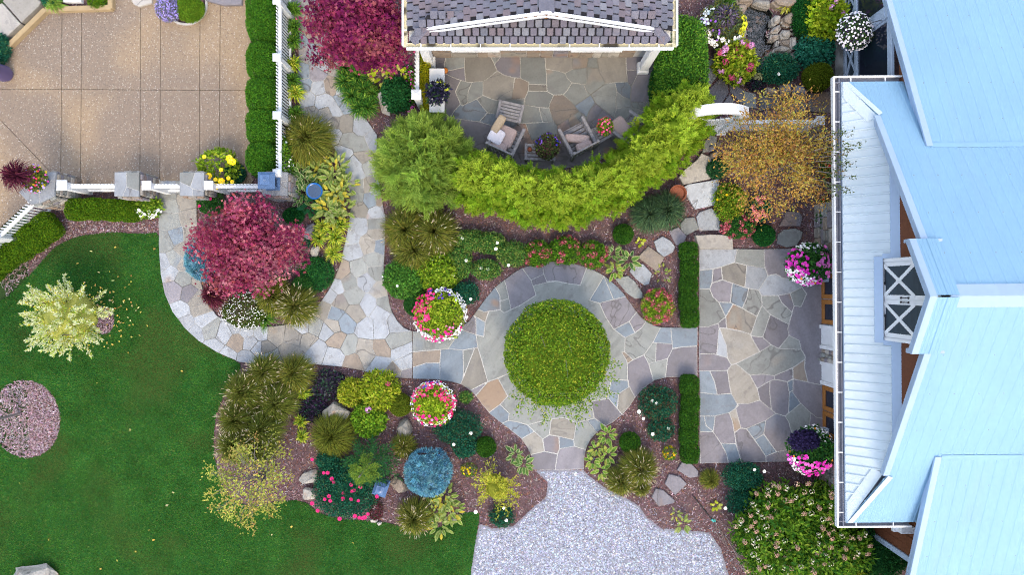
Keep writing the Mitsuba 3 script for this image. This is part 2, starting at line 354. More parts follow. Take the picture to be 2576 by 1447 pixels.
# each paved place: a bed of mortar and its flagstones, cut along the joints surveyed in the picture or around stone centres
from shapely.ops import polygonize
def joints(txt, x0, y0, k, src=True):
    out = []
    for ln in txt.split(';'):
        n = [float(v) for v in ln.replace(',', ' ').split()]
        out.append([((x0 + k * a) * (.6453 if src else 1), (y0 + k * b) * (.6453 if src else 1)) for a, b in zip(n[::2], n[1::2])])
    return out
def paving(name, region, seeds, z, gap, bright, bed, seed, label, wobble=0.03, lines=None):
    region = Polygon(wob(np.asarray(shapely.segmentize(region, .12).exterior.coords), .012, 2.0, seed)).buffer(0)
    base = struct(name, None, label)
    scene[base] = PLY(slab(region.buffer(-.004), -0.02, z - 0.007, .003), bed)
    pts = np.array([W(x, y)[:2] for x, y, _ in seeds]); tones = [t for _, _, t in seeds]
    rng = np.random.default_rng(seed); cells, skip = {}, set()
    if lines:
        ls = [LineString(region.exterior.coords)]
        for ln in lines:
            q = np.array(WP(ln))
            for a, b in ((0, 1), (-1, -2)):
                d = q[a] - q[b]; q[a] = q[a] + d / (np.linalg.norm(d) + 1e-9) * .085
            ls.append(LineString(q))
        for k, c in enumerate(polygonize(unary_union(ls))):
            if c.area > .004 and region.buffer(.01).contains(c.representative_point()):
                cells[k] = Polygon(wob(np.asarray(shapely.segmentize(c, .09).exterior.coords), wobble, 2.2, seed + 3)).buffer(0)
    else:
        x0, y0, x1, y1 = region.bounds
        far = [(x0 - 9, y0 - 9), (x1 + 9, y0 - 9), (x0 - 9, y1 + 9), (x1 + 9, y1 + 9)]
        vor = Voronoi(np.vstack([pts, far]))
        for i in range(len(pts)):
            reg = vor.regions[vor.point_region[i]]
            if -1 in reg or len(reg) < 3: continue
            cells[i] = Polygon(wob(np.asarray(shapely.segmentize(Polygon(vor.vertices[reg]), .11).exterior.coords), wobble, 1.5, seed + 3)).buffer(0)
        for a, b in vor.ridge_points:          # here and there one larger stone spans two places
            if a in cells and b in cells and a not in skip and b not in skip and rng.random() < .10 and cells[a].area + cells[b].area < .36:
                u = cells[a].union(cells[b]).buffer(.004).buffer(-.004)
                if u.geom_type == 'Polygon' and u.area / u.convex_hull.area > .86: cells[a] = u; del cells[b]; skip |= {a, b}
    for i, cell in cells.items():
        tone = tones[i] if not lines else tones[int(np.argmin(((pts - np.array(cell.centroid.coords[0])) ** 2).sum(1)))]
        gp = gap * rng.uniform(.65, 1.25)
        g = cell.intersection(region).buffer(-gp - .010, join_style='mitre').buffer(.010, join_style='round', quad_segs=2)
        for p in polys(g):
            if p.area < .004: continue
            p = Polygon(wob(np.asarray(shapely.segmentize(p.simplify(.004), .07).exterior.coords), .004, 9.0, seed + i)).buffer(0)
            for q in polys(p):
                h = z + rng.uniform(-.003, .003)
                put(base, 'flagstone', stone_ply(slab(q.simplify(.003), -.015, h, .005), tone, rng.random(), bright + rng.uniform(-.09, .09)))
    return base

TJ = joints('30,180 145,165 205,150 300,118 390,140 520,160;318,20 300,118;512,20 517,150 540,215;540,215 605,200 690,145 740,110;145,165 137,265 122,310;205,150 213,243;137,268 213,243 285,268 375,300 475,318;388,140 375,300;30,307 122,310 140,365 185,408 236,510 180,560 110,585 30,585;540,215 475,318 495,358 497,430 462,510 418,640;605,205 650,232 720,240 780,290 820,345;780,300 700,342 615,357 495,358;285,268 268,410;185,406 268,410 355,450 460,510;402,310 385,380 355,450;285,425 236,512;236,512 243,595;180,560 190,592 243,595 340,615 418,640 425,652 503,660;615,357 640,410 715,480;700,342 727,432 715,480 690,570 682,600 693,648 617,742;727,432 780,440 915,475;820,345 780,440;820,345 915,347;497,430 560,495 690,570;560,495 503,660;503,660 565,715 617,742 780,750 812,800 830,815;693,648 765,685 915,678;765,685 780,750;418,650 480,765;565,715 480,765 380,815;188,592 172,785;190,592 240,715 250,815;617,742 565,815', 2700, 960, .53785) \
    + joints('30,0 150,0 245,28 277,80;480,-15 310,70 277,80 248,120;597,0 560,50 500,147;310,70 412,155 500,147 585,158 720,100 808,40 812,-5;30,122 120,122 248,120 265,230 278,290 318,358;120,122 155,200 175,293;30,275 175,295 278,285;412,155 465,255 483,335;318,358 400,360 483,335 567,405 600,430;465,250 555,195 585,185 680,203 720,180 930,225;585,158 588,185;720,100 722,180 722,280 775,355 850,425 895,460 930,465;808,40 805,100 832,205;555,195 552,270 567,405;680,203 695,280 690,425 665,450;695,280 720,265;600,430 665,450 775,358;318,358 308,390 345,530;30,450 150,450 260,425 308,390;260,425 285,490 298,570 310,660 350,785;160,450 145,565;30,562 145,565 200,645 240,720 255,785;200,645 303,650;298,570 345,535 385,540 445,620 525,740 530,785;385,540 525,480 600,430;525,480 510,580 445,620;510,580 605,710;525,742 605,710 700,690 760,660;665,450 690,490 720,600 700,690;850,425 840,530 800,620 760,660;895,460 850,530;80,455 95,520 145,560;700,690 940,690;760,660 940,610', 2700, 1380, .53785)
RJ = joints('598,145 620,230 640,335;540,195 570,250 573,340;573,285 625,270;425,335 470,355 573,342 665,405 720,450;595,360 700,312 805,245;720,85 770,150 800,240 830,300 850,340;770,150 850,112;838,40 850,112 872,165;790,185 872,165 940,158 982,168;700,312 760,400;400,375 478,422;500,352 478,422 467,512;400,372 418,400 418,500 430,580 495,800;315,460 350,478 418,500 467,512 595,542 690,560;315,460 290,520 240,590 335,598;10,610 100,600 195,595 240,590;335,598 430,580;195,595 188,680 190,790;10,710 100,680 188,680;335,598 338,720 335,780;408,590 335,780 320,815;470,680 540,672 605,680 690,680;495,800 620,750 700,715', 1600, 1000, .611) \
    + joints('95,65 103,130 115,172;0,160 40,157 115,172 200,183;237,75 200,183 165,295 140,380;355,120 260,280 235,320 190,390;355,140 385,210 412,275;255,280 322,298 412,275 500,255;322,298 360,385 412,465;360,385 320,415 260,450;300,505 355,485 412,465 510,415 560,350;510,415 545,485;412,465 485,520 545,490 590,455 620,410;485,520 482,610;300,620 400,622 482,610 535,660 500,685;712,450 660,550 605,628 535,660;775,452 785,590;660,548 785,562;682,552 680,672;605,628 635,685 665,790;635,685 755,653;785,590 755,653 742,775;785,590 850,578 950,572;465,615 495,665 500,700 500,790 505,830;330,780 385,785 500,790', 2140, 1000, .611) \
    + joints('0,100 20,40 35,0;180,0 195,72;65,140 195,72 270,48 345,15 420,-20;195,72 105,180;270,48 345,180;205,305 285,243 345,180 420,115 470,80;285,243 355,310 348,360;300,385 348,362 420,375 492,397 640,355 765,340;355,310 400,245 455,185 520,110;590,150 585,245 565,372;492,397 605,503 618,595;455,495 535,450;668,350 652,472;605,503 652,472 725,482 835,508;650,210 715,295 765,340 855,382 990,347;855,382 835,508 840,555;725,482 730,575 715,620 695,740;730,575 840,555 920,580;525,615 618,595 715,615;890,80 940,170 965,220 990,347 1080,410;965,220 1095,200 1190,310;1115,55 1105,120 1090,200;980,70 1115,55 1245,65;1095,150 1170,165 1160,270;1240,0 1245,100 1290,185;1170,165 1250,110;945,370 1010,455', 1800, 1450, .52198)
HJ = joints('400,110 380,210 380,290;610,110 605,240 615,385;380,290 420,280 605,240;340,300 410,320 520,370 640,405 700,405 810,395;890,110 940,210 970,280 840,380 810,395;940,210 1020,110;970,280 1050,330 1165,355 1225,360 1320,405;1225,110 1225,360;1165,355 1130,580 1080,605;810,395 808,550;808,550 960,610 1080,605 1275,585;1320,405 1310,500 1275,585 1275,660;1500,110 1520,420 1525,510;1310,500 1525,510 1600,550;1320,425 1520,435;1515,260 1620,275 1725,305;1725,305 1800,265 1960,245 2090,248;1810,110 1800,265;1985,110 1965,245 1965,420 1930,430;2075,110 2105,290 2170,420;1725,305 1750,360 1800,410 1930,430;1800,410 1745,500 1700,545 1600,550;1930,430 1960,510 2010,545;2170,420 2010,545 1835,665;2170,420 2290,405 2420,400;2400,110 2405,270 2420,400 2460,455;2405,270 2700,275;2545,280 2500,380 2460,455 2450,590 2475,690;2280,410 2300,510 2370,570 2450,600;2300,510 2285,600 2295,700 2270,800;2010,545 2060,640 2150,710 2275,800;2295,700 2400,685 2475,690 2570,720;2460,630 2700,635;2395,690 2410,840 2430,900;1700,545 1790,625 1870,725 1960,800;2060,640 1990,730 1955,850 1900,960;2150,710 2020,860 1955,850;1600,550 1560,640 1545,690 1590,830 1635,890;1275,660 1430,685 1545,695;1435,690 1475,850;1150,910 1220,865 1475,850 1590,845;1635,890 1760,810 1880,730;1760,810 1785,920 1900,960;1285,865 1330,990 1350,1050;740,590 790,660 860,745;740,590 808,550;950,900 770,845 860,745 960,760 1220,865;580,670 640,640 740,590;430,515 505,510 560,650 580,670;560,390 505,510;690,405 645,510 640,640;560,650 480,740 450,800 300,760;770,845 450,800;1150,910 950,900 900,1100;1635,890 1640,990 1350,1050 1100,1100;1640,990 1640,1250;1785,920 1800,1250;2020,860 2100,1000 2100,1300;2270,800 2300,950 2500,1050;2570,720 2700,760;340,500 430,515;1350,1050 1360,1300;300,640 450,640;700,1000 770,845', 1032.5, 116.2, .2255, False)

def S(r, c, txt):
    out = []
    for w in txt.split():
        x, y, t = w.split(',')
        out.append((*Q(r, c, (float(x), float(y)))[0], t))
    return out
def S4(txt):
    return [(1032.5 + .2255 * float(a), 116.2 + .2255 * float(b), t) for a, b, t in (w.split(',') for w in txt.split())]

path_stones = S(1, 0, '1260,-10,w 1410,-20,g 1260,25,g 1400,60,t 1280,100,g 1290,220,g 1430,190,t 1330,330,b 1255,370,g 1440,320,t 1390,430,t 1245,540,w 1330,500,g 1400,540,t 1290,600,w 1390,640,g 1510,660,t 1310,740,p 1440,760,p 1490,800,t 1370,900,w 1510,880,t 1400,980,w 1540,960,w 1470,1060,w 1590,1030,g 1620,1160,w 1790,1120,o 1690,1060,w 1700,1230,w 1870,1250,w 1880,1130,w 1860,1050,w 1780,1010,w') \
    + S(1, 1, '30,1060,w 140,1070,t 15,1180,w 60,1180,t 75,1235,b 110,1255,g 260,1200,t 290,1090,t 390,1120,t 440,1010,g 355,1010,w 460,1190,w 590,1235,w 610,1105,o 545,1040,w 700,1150,g 510,890,t 592,915,b 575,1010,t 630,830,t 675,980,b 740,910,t 850,850,w 925,900,t 955,840,g 830,1030,w 930,1020,w 810,1170,b 940,1185,o 835,1230,t 1060,1120,g 1050,990,w 1090,1200,w 730,1275,o 930,1290,w 1020,1360,t 1120,1270,w 1150,1390,p 550,770,w 605,705,w 640,600,o 770,580,g 695,675,g 825,670,w 900,600,g 890,510,g 930,740,t 730,780,g 720,440,w 845,390,t 935,400,b 915,310,t 910,240,g 770,250,w 905,150,w 780,120,t 860,55,b 945,55,o 755,35,g 985,110,p 700,340,w') \
    + S(0, 1, '770,1400,g 850,1400,t 760,1300,w 850,1260,g 900,1430,w 660,1150,w 740,1230,w 790,1100,g 800,1175,t 690,1060,w 585,1010,w 585,935,t 670,940,t 795,950,w 880,1060,w 420,850,t 520,850,t 460,940,w 520,990,w 500,770,w 400,750,w 650,790,b 600,820,w 690,735,w 370,640,b 470,660,w 570,640,o 650,650,w 460,560,p 350,560,b 600,510,t 500,490,w 390,400,b 450,420,w 550,430,g 640,400,w 340,310,b 340,150,t 430,190,t 280,80,t 290,20,p 370,40,t 420,250,o 560,320,g 600,180,t 520,60,w 640,60,g 700,250,w 300,-60,t 450,-70,g 600,-60,t')
round_stones = S(1, 1, '1290,1110,g 1490,1110,g 1530,1170,o 1580,1090,b 1610,990,p 1695,1010,b 1790,1000,g 1760,1140,b 1780,1255,o 1815,1350,p 1655,1310,t 1600,1230,g 1470,1290,b 1290,1235,o 1280,1335,b 1500,1430,g 1700,925,t 1750,830,b 1850,740,g 1875,860,g 1200,1440,p 1880,1430,p 1380,1430,g') \
    + S(1, 2, '60,700,p 165,600,p 205,660,p 300,600,b 445,610,p 335,750,t 480,720,p 575,660,p 660,760,b 770,710,b 620,890,t 780,900,p 700,1010,p 840,1040,b 940,990,p 770,1130,g 970,1110,g 1120,1080,b 1290,1090,b 1030,1200,g 1140,1190,p 780,1290,o 875,1250,o 950,1330,p 1090,1340,g 1270,1290,p 130,830,p 30,900,b 790,1430,b 20,820,g 400,1000,g 300,1200,g 550,1300,g 100,1250,g') \
    + S(2, 2, '790,40,b 930,30,p 850,130,t 700,220,p 640,110,p 500,210,t 630,310,b 545,390,g 370,340,t 205,340,g 55,350,b 80,215,p 280,200,p 60,140,o 160,450,t 280,460,p 400,450,b 240,590,p 430,570,p 560,30,p 10,60,p 300,60,g 450,80,g') \
    + S(2, 1, '1640,30,p 1780,110,o 1890,90,t 1840,240,b 1905,200,p 1900,320,g')
terrace_stones = S(1, 2, '1520,500,w 1780,500,g 1920,520,p 1440,650,b 1535,615,p 1660,620,t 1820,640,w 1570,750,p 1695,780,b 1800,800,g 1470,870,g 1590,870,b 1720,960,t 1570,985,p 1890,960,g 1920,830,b 1460,1110,p 1570,1170,w 1700,1160,t 1850,1130,p 1510,1275,p 1790,1310,g 1670,1320,w 1890,1240,p 1435,1400,b 1560,1380,p 1680,1410,g 1860,1410,p') \
    + S(1, 3, '110,520,p 200,700,t 15,640,w 215,600,g 330,720,p 130,830,p 45,880,g 220,810,g 320,830,p 270,990,b 70,1010,p 175,1140,g 320,1160,p 150,1270,t 20,1230,g 340,1330,g 240,1370,o 100,1390,p 15,1400,b 170,1430,b') \
    + S(2, 2, '1475,50,b 1580,40,p 1740,70,t 1880,60,p 1540,170,b 1810,230,p 1450,310,b 1585,330,p 1665,260,t 1830,350,b 1500,490,p 1640,530,b 1760,480,p 1875,460,b') \
    + S(2, 3, '15,100,g 90,110,p 185,150,b 290,120,p 60,350,p 230,330,g 350,320,p 25,480,b 110,550,p 320,50,p 300,500,g 220,560,p')
house_stones = S4('310,180,p 500,180,g 750,260,t 960,160,g 1090,220,p 1360,270,g 1650,190,t 1890,190,o 2020,190,g 2240,260,t 2450,200,p 540,310,p 500,450,p 590,530,g 730,480,g 980,440,t 1230,460,o 1420,460,t 1420,590,g 1650,420,g 1860,340,g 2030,370,g 1850,510,g 1690,690,o 1950,640,b 2180,550,g 2370,490,b 2540,480,p 2450,330,p 2370,620,g 2530,670,g 2050,720,p 2130,800,p 1880,800,g 1500,760,g 1340,770,g 1450,960,g 1250,970,p 870,660,g 640,780,b 880,820,b 480,620,t 460,750,o 820,930,p 1160,860,g 2340,770,g 2450,800,g 1740,950,g 1900,960,p 700,1000,p 850,1080,p 1500,1060,p 1300,1050,p 1650,1100,p 2100,1000,p 2300,900,p 2000,1150,p 1500,1250,g 1150,1200,p 330,400,p 300,650,g 350,850,p 600,900,g')
paving('garden_path', PATH, path_stones, .05, .006, 1.1, 'mortar_dark', 11, 'curving path of pale irregular flagstones', .045)
paving('round_patio', ROUND, round_stones, .045, .009, 1.0, 'mortar', 12, 'ring of multicoloured flagstones around the round tree', .010, RJ)
paving('barn_terrace', TERR, terrace_stones, .055, .009, 1.0, 'mortar', 13, 'rectangular flagstone terrace before the barn', .010, TJ)
paving('house_patio', HPAT, house_stones, .05, .008, .76, 'mortar_grey', 14, 'dark flagstone patio in front of the small house', .010, HJ)

# exposed aggregate court, cut by joints
court = struct('concrete_court', None, 'tan exposed aggregate concrete court with saw cut joints')
scene[court] = PLY(flat(COURT, 0.004), 'moss_joint')
pieces = polys(COURT)
lines = [[(157 - 3, 520), (157 + 2, -95)], [(204, 520), (208, -95)], [(353, 520), (356, -95)], [(403, 520), (406, -95)], [(502, 520), (505, -95)], [(552, 520), (556, -95)], [(-170, 223), (650, 228)], [(-170, 125), (-20, 278), (160, 465)], [(-170, 190), (-10, 357), (90, 462)]]
for ln in lines:
    l = LineString(WP(ln)); nxt = []
    for p in pieces:
        nxt += polys(shp_split(p, l))
    pieces = nxt
for p in pieces:
    for q in polys(p.buffer(-.0055, join_style='mitre')):
        if q.area > .01: put(court, 'slab', PLY(slab(q.simplify(.002), .002, .03, .004), 'concrete'))

# loose pieces of the ground: grass blades, mulch chips, gravel
def blades_mesh(pts, rng, hmin, hmax, w, pal, lean=.6):
    n = len(pts); az = rng.uniform(0, 2 * np.pi, n); h = rng.uniform(hmin, hmax, n); ln = h * rng.uniform(.1, lean, n) * 2
    d = np.stack([np.cos(az), np.sin(az)], 1); s = np.stack([-d[:, 1], d[:, 0]], 1) * w
    v = np.empty((n, 3, 3)); v[:, 0, :2] = pts + s / 2; v[:, 1, :2] = pts - s / 2; v[:, :2, 2] = .008; v[:, 2, :2] = pts + d * ln[:, None]; v[:, 2, 2] = h
    return v.reshape(-1, 3), np.arange(3 * n).reshape(-1, 3)

def pal_pick(pal, n, rng, jit=.14):
    pal = np.asarray(pal, float); w = pal[:, 3] if pal.shape[1] > 3 else np.ones(len(pal))
    c = pal[rng.choice(len(pal), n, p=w / w.sum()), :3]
    return c * np.exp(rng.normal(0, jit, (n, 1))) * np.exp(rng.normal(0, jit * .35, (n, 3)))

VIS = sbox(-12.9, -7.4, 12.9, 7.4)
g_in = LAWN.intersection(VIS)
pts = sample_in(g_in, int(g_in.area * 5200), rng0)
nz = meshkit.fbm(np.column_stack([pts * .8, pts[:, 0] * 0]), 3, 4)
nz2 = meshkit.fbm(np.column_stack([pts * 2.6, pts[:, 0] * 0]), 3, 9)
v, f = blades_mesh(pts, rng0, .02, .05, .016, None)
c = pal_pick([(.050, .165, .024, 3), (.085, .205, .03, 2), (.028, .13, .036, 2), (.16, .20, .06, .6)], len(pts), rng0, .22)
dry = np.clip((nz - .5) * 5, 0, 1)[:, None]
c = c * (.62 + .8 * nz2[:, None]) * (1 - dry * .62) + np.array([.125, .145, .042]) * dry * .62
stuff('grass', PLY((v, f), 'leaf', False, color=np.repeat(c, 3, 0)), 'short mown green grass of the lawn', 'grass')

def chips(pts, rng, lmin, lmax, w, pal, z0, tilt=.35):
    n = len(pts); az = rng.uniform(0, np.pi, n); L = rng.uniform(lmin, lmax, n); ww = w * rng.uniform(.5, 1.3, n)
    d = np.stack([np.cos(az), np.sin(az), rng.normal(0, tilt * .5, n)], 1); s = np.stack([-np.sin(az), np.cos(az), rng.normal(0, tilt, n)], 1)
    p = np.column_stack([pts, z0 + rng.uniform(.004, .02, n)])
    v = np.stack([p - d * L[:, None] / 2 - s * ww[:, None] / 2, p + d * L[:, None] / 2 - s * ww[:, None] * .3, p + d * L[:, None] / 2 + s * ww[:, None] * .4, p - d * L[:, None] / 2 + s * ww[:, None] / 2], 1)
    i = np.arange(n)[:, None] * 4
    return v.reshape(-1, 3), np.vstack([i + [0, 1, 2], i + [0, 2, 3]]), np.repeat(pal_pick(pal, n, rng, .25), 4, 0)
paved = unary_union([PATH, ROUND, TERR, HPAT, LAWN, GRAVEL, COURT, POND])
BEDS = sbox(-11.8, -7.4, 9.2, 7.3).difference(paved.buffer(-.01)).difference(sbox(-2.2, 5.4, 3.4, 8))
RINGS = unary_union([MULCHRING, SHRUBRING]).intersection(VIS)
PINK = [(.20, .12, .125, 4), (.30, .23, .245, 2), (.14, .075, .075, 4), (.42, .36, .38, .7), (.25, .12, .07, 1)]
pts = sample_in(BEDS.intersection(VIS), int(BEDS.intersection(VIS).area * 620), rng0)
m1 = chips(pts, rng0, .02, .075, .016, PINK, 0)
pts = sample_in(RINGS, int(RINGS.area * 2200), rng0)
m2 = chips(pts, rng0, .02, .07, .018, [(.26, .18, .20, 4), (.33, .25, .28, 3), (.20, .13, .14, 2), (.42, .34, .37, 1)], .012)
lit = Polygon(WP([(20, 748), (110, 640), (165, 602), (290, 580), (400, 583), (400, 552), (300, 552), (165, 545), (100, 610), (0, 710)]))
pts = sample_in(lit, int(lit.area * 1500), rng0)
m3 = chips(pts, rng0, .02, .07, .017, [(.30, .21, .22, 4), (.42, .34, .36, 2), (.22, .13, .12, 2)], 0)
vv, ff = cat(m1[:2], m2[:2], m3[:2])
stuff('mulch', PLY((vv, ff), 'petal', False, color=np.vstack([m1[2], m2[2], m3[2]])), 'shredded pinkish brown bark mulch', 'mulch')

def pebbles(pts, rng, rmin, rmax, pal, z0):
    n = len(pts)
    o = np.array([[1, 0, 0], [.2, .95, .1], [-.9, .25, 0], [-.35, -.9, .05], [.5, -.75, 0], [.05, .05, .75]])
    fc = np.array([[0, 1, 5], [1, 2, 5], [2, 3, 5], [3, 4, 5], [4, 0, 5]])
    az = rng.uniform(0, 2 * np.pi, n); r = rng.uniform(rmin, rmax, n)
    st = rng.uniform(.6, 1.2, (n, 1, 3)) * r[:, None, None]
    v = o[None] * st
    x = v[..., 0] * np.cos(az)[:, None] - v[..., 1] * np.sin(az)[:, None]; y = v[..., 0] * np.sin(az)[:, None] + v[..., 1] * np.cos(az)[:, None]
    v = np.stack([x + pts[:, :1], y + pts[:, 1:2], v[..., 2] + z0], -1)
    return v.reshape(-1, 3), (np.arange(n)[:, None, None] * 6 + fc[None]).reshape(-1, 3), np.repeat(pal_pick(pal, n, rng, .16), 6, 0)
GPAL = [(.42, .455, .54, 5), (.33, .345, .43, 3), (.58, .6, .66, 2), (.18, .185, .23, 2), (.42, .38, .36, 1)]
gv = GRAVEL.intersection(VIS)
p1 = sample_in(gv.buffer(-.05), int(gv.area * 1500), rng0)
fringe = gv.buffer(.42).difference(paved).difference(sbox(-6, -7.5, .95, -4.4))
p2 = sample_in(fringe, int(fringe.area * 420), rng0)
a, b_ = pebbles(p1, rng0, .010, .026, GPAL, .008), pebbles(p2, rng0, .008, .02, GPAL, .004)
vv, ff = cat(a[:2], b_[:2])
stuff('gravel', PLY((vv, ff), 'petal', False, color=np.vstack([a[2], b_[2]])), 'pale blue grey gravel of the drive', 'gravel')
# fallen leaves on lawn and stones
p3 = np.vstack([np.column_stack([rng0.normal(-9.75, .42, 90), rng0.normal(-.55, .55, 90)]), sample_in(g_in, 22, rng0)])
m4 = chips(p3, rng0, .03, .06, .035, [(.48, .36, .08, 3), (.40, .22, .06, 1), (.5, .45, .2, 1)], .045)
stuff('fallen_leaves', PLY(m4[:2], 'petal', False, color=m4[2]), 'small yellow leaves fallen on the lawn', 'leaves')

# stepping stones, each a thing
def stepping(pts, tone, label, z=.06, bright=1.0, group=None, name='stepping_stone', cat_='stepping stone', k=[0]):
    k[0] += 1
    p = Polygon(wob(np.asarray(shapely.segmentize(Polygon(WP(pts)), .06).exterior.coords), .012, 5, 60 + k[0])).buffer(0)
    p = polys(p)[0].simplify(.005)
    zf = lambda x, y: (meshkit.fbm(np.column_stack([x * 3, y * 3, x * 0 + k[0]]), 2) - .5) * .008
    return single(name, stone_ply(slab(p, -.02, z, .012, zf), tone, (k[0] * .377) % 1, bright), label, cat_, group=group)
P = Q
stepping(P(1, 2, (1375, 185), (1400, 150), (1490, 118), (1530, 165), (1550, 200), (1550, 285), (1400, 292), (1385, 240)), 'w', 'pale stepping stone dotted with dark leaf bits, just below the big white slab')
stepping(P(1, 2, (1255, 240), (1290, 195), (1360, 188), (1395, 275), (1300, 325), (1260, 280)), 'g', 'small grey green stepping stone touching the leaf dotted one on its right')
stepping(P(1, 2, (1170, 290), (1240, 262), (1300, 330), (1275, 395), (1225, 400)), 'p', 'grey lilac stepping stone half hidden by the blue green grass clump')
stepping(P(1, 2, (1058, 370), (1120, 332), (1180, 365), (1215, 410), (1200, 450), (1132, 487), (1080, 440)), 'w', 'pale six sided stepping stone left of the top of the clipped hedge strip')
stepping(P(1, 2, (935, 490), (1015, 405), (1135, 490), (1080, 598)), 'o', 'rusty pink diamond shaped stepping stone')
stepping(P(1, 2, (875, 595), (900, 545), (975, 540), (1040, 610), (1020, 690), (985, 700), (920, 650)), 'w', 'light grey stepping stone below the rusty diamond one')
stepping(P(1, 2, (765, 650), (860, 628), (915, 670), (970, 760), (970, 795), (915, 800), (855, 760)), 'g', 'long grey green stepping stone at the edge of the round patio')
stepping(Q(2, 2, (1230, 655), (1265, 598), (1330, 600), (1390, 665), (1390, 705), (1320, 712)), 'p', 'stepping stone just below the lower end of the clipped hedge strip')
stepping(Q(2, 2, (1140, 760), (1170, 687), (1250, 705), (1305, 760), (1215, 842)), 'p', 'middle one of the three stepping stones between terrace and gravel')
stepping(Q(2, 2, (1040, 860), (1070, 795), (1130, 810), (1215, 885), (1200, 905), (1095, 930)), 'p', 'lowest of the three stepping stones, at the edge of the gravel')
D3 = lambda *p: [(1703.6 + .2007 * x, 451.7 + .2007 * y) for x, y in p]     # crop of the bed by the barn
D2 = lambda *p: [(1703.6 + .2007 * x, 258.1 + .2007 * y) for x, y in p]
D1 = lambda *p: [(1703.6 + .2007 * x, .2007 * y) for x, y in p]
stepping(D3((50, 110), (130, 65), (280, 40), (420, 15), (500, -5), (515, 60), (470, 190), (470, 320), (215, 375), (150, 270)), 'w', 'big white slab, the whitest of the stones beside the hedge', .10, 1.5)
stepping(D2((10, 940), (70, 860), (240, 720), (290, 645), (400, 690), (415, 730), (400, 960), (230, 1000), (60, 1035)), 'n', 'large pale lilac slab just above the whitest slab', .12, 1.12)
stepping(D2((300, 640), (330, 500), (400, 415), (490, 430), (480, 540), (420, 600)), 'g', 'grey stone slab between golden hedge and lichened boulders', .08, .9)
stepping(D3((1265, 590), (1330, 480), (1350, 400), (1520, 410), (1555, 480), (1530, 582)), 'p', 'dark grey square stone right of the salmon flowers', .08, .8)
stepping(D3((1240, 800), (1255, 690), (1330, 630), (1470, 612), (1560, 660), (1540, 740), (1480, 830), (1370, 850)), 'g', 'rounded grey stone right of the clipped dark ball', .07, .85)
stepping(D3((203, 708), (380, 695), (530, 700), (660, 725), (672, 876), (255, 872)), 'n', 'rough white granite step at the top edge of the terrace', .2, 1.05, name='granite_step', cat_='stone step')
for i, (pl, lb) in enumerate([
    (((430, 725), (460, 790), (465, 850), (345, 825)), 'small triangular flag beside the pink hydrangea'),
    (((330, 835), (450, 870), (500, 955), (420, 1060), (310, 1170), (260, 1100), (280, 950)), 'light grey flag nearest the leafy hedge'),
    (((540, 970), (615, 1000), (640, 1160), (545, 1310), (420, 1280), (330, 1190), (440, 1080)), 'large grey flag in the middle of the mossy joints'),
    (((640, 1010), (720, 1070), (820, 1130), (800, 1320), (690, 1180), (655, 1160)), 'flag right of the largest mossy one'),
    (((650, 1180), (700, 1270), (680, 1345), (550, 1345), (560, 1310)), 'flag above the white gate in the mossy path'),
    (((820, 1140), (980, 1180), (985, 1360), (870, 1360), (800, 1290)), 'square dark flag at the end of the mossy path'),
    (((1025, 1195), (1250, 1210), (1255, 1340), (1020, 1400)), 'dark square stone partly under the orange tree'),
    (((1450, 1200), (1610, 1200), (1610, 1400), (1460, 1420)), 'dark slab under the top of the orange tree'),
    (((1630, 1170), (1900, 1150), (1930, 1420), (1640, 1400)), 'dark slab at the barn corner under the gutter')]):
    stepping(D1(*pl), 'gwpppgddd'[i], lb, .05, .82 if i < 5 else .9, name='mossy_flagstone', cat_='flagstone')
# ---- buildings --------------------------------------------------------------------------------
rngb = np.random.default_rng(77)
def roof_panels(parent, name, poly, zf, axis, pitch, step, bsdf, off=0.0, rib=.018, minor=True, thick=.012, label=None):
    """sheets of ribbed metal on a slope: axis = the plan direction of the ribs (0 x, 1 y)"""
    x0, y0, x1, y1 = poly.bounds
    lo, hi = ((y0, y1), (x0, x1))[axis]
    k = math.floor((lo - off) / pitch)
    while off + k * pitch < hi:
        a, b = off + k * pitch, off + (k + 1) * pitch
        strip = sbox(x0 - 1, a, x1 + 1, b) if axis == 0 else sbox(a, y0 - 1, b, y1 + 1)
        for p in polys(poly.intersection(strip)):
            if p.area < .004: continue
            parts = [slab(p, -thick, 0, .0002)]
            nr = int(round(pitch / step))
            for r in range(nr):
                for (o, w, h) in ([(0.0, .045, rib)] + ([(step * .4, .022, rib * .35), (step * .68, .022, rib * .35)] if minor else [])):
                    c = a + r * step + o + w / 2 + .004
                    ln = LineString([(x0 - 1, c), (x1 + 1, c)] if axis == 0 else [(c, y0 - 1), (c, y1 + 1)]).intersection(p)
                    for g in getattr(ln, 'geoms', [ln]):
                        if g.is_empty or g.geom_type != 'LineString' or g.length < .05: continue
                        (ax, ay), (cx_, cy_) = g.coords[0], g.coords[-1]
                        prof = [(-w / 2, .0005), (-w / 4, h), (w / 4, h), (w / 2, .0005)]
                        vv = []
                        for (ex, ey) in ((ax, ay), (cx_, cy_)):
                            for (s, hh) in prof:
                                vv.append((ex, ey + s, hh) if axis == 0 else (ex + s, ey, hh))
                        ff = []
                        for q in range(3): ff += [(q, q + 1, q + 5), (q, q + 5, q + 4)]
                        ff += [(0, 2, 1), (0, 3, 2), (4, 5, 6), (4, 6, 7)]
                        parts.append((np.array(vv), np.array(ff)))
            v, f = cat(*parts)
            v = v.copy(); v[:, 2] += zf(v[:, 0], v[:, 1])
            put(parent, name, PLY(BR(v, f), bsdf), label=label)
        k += 1

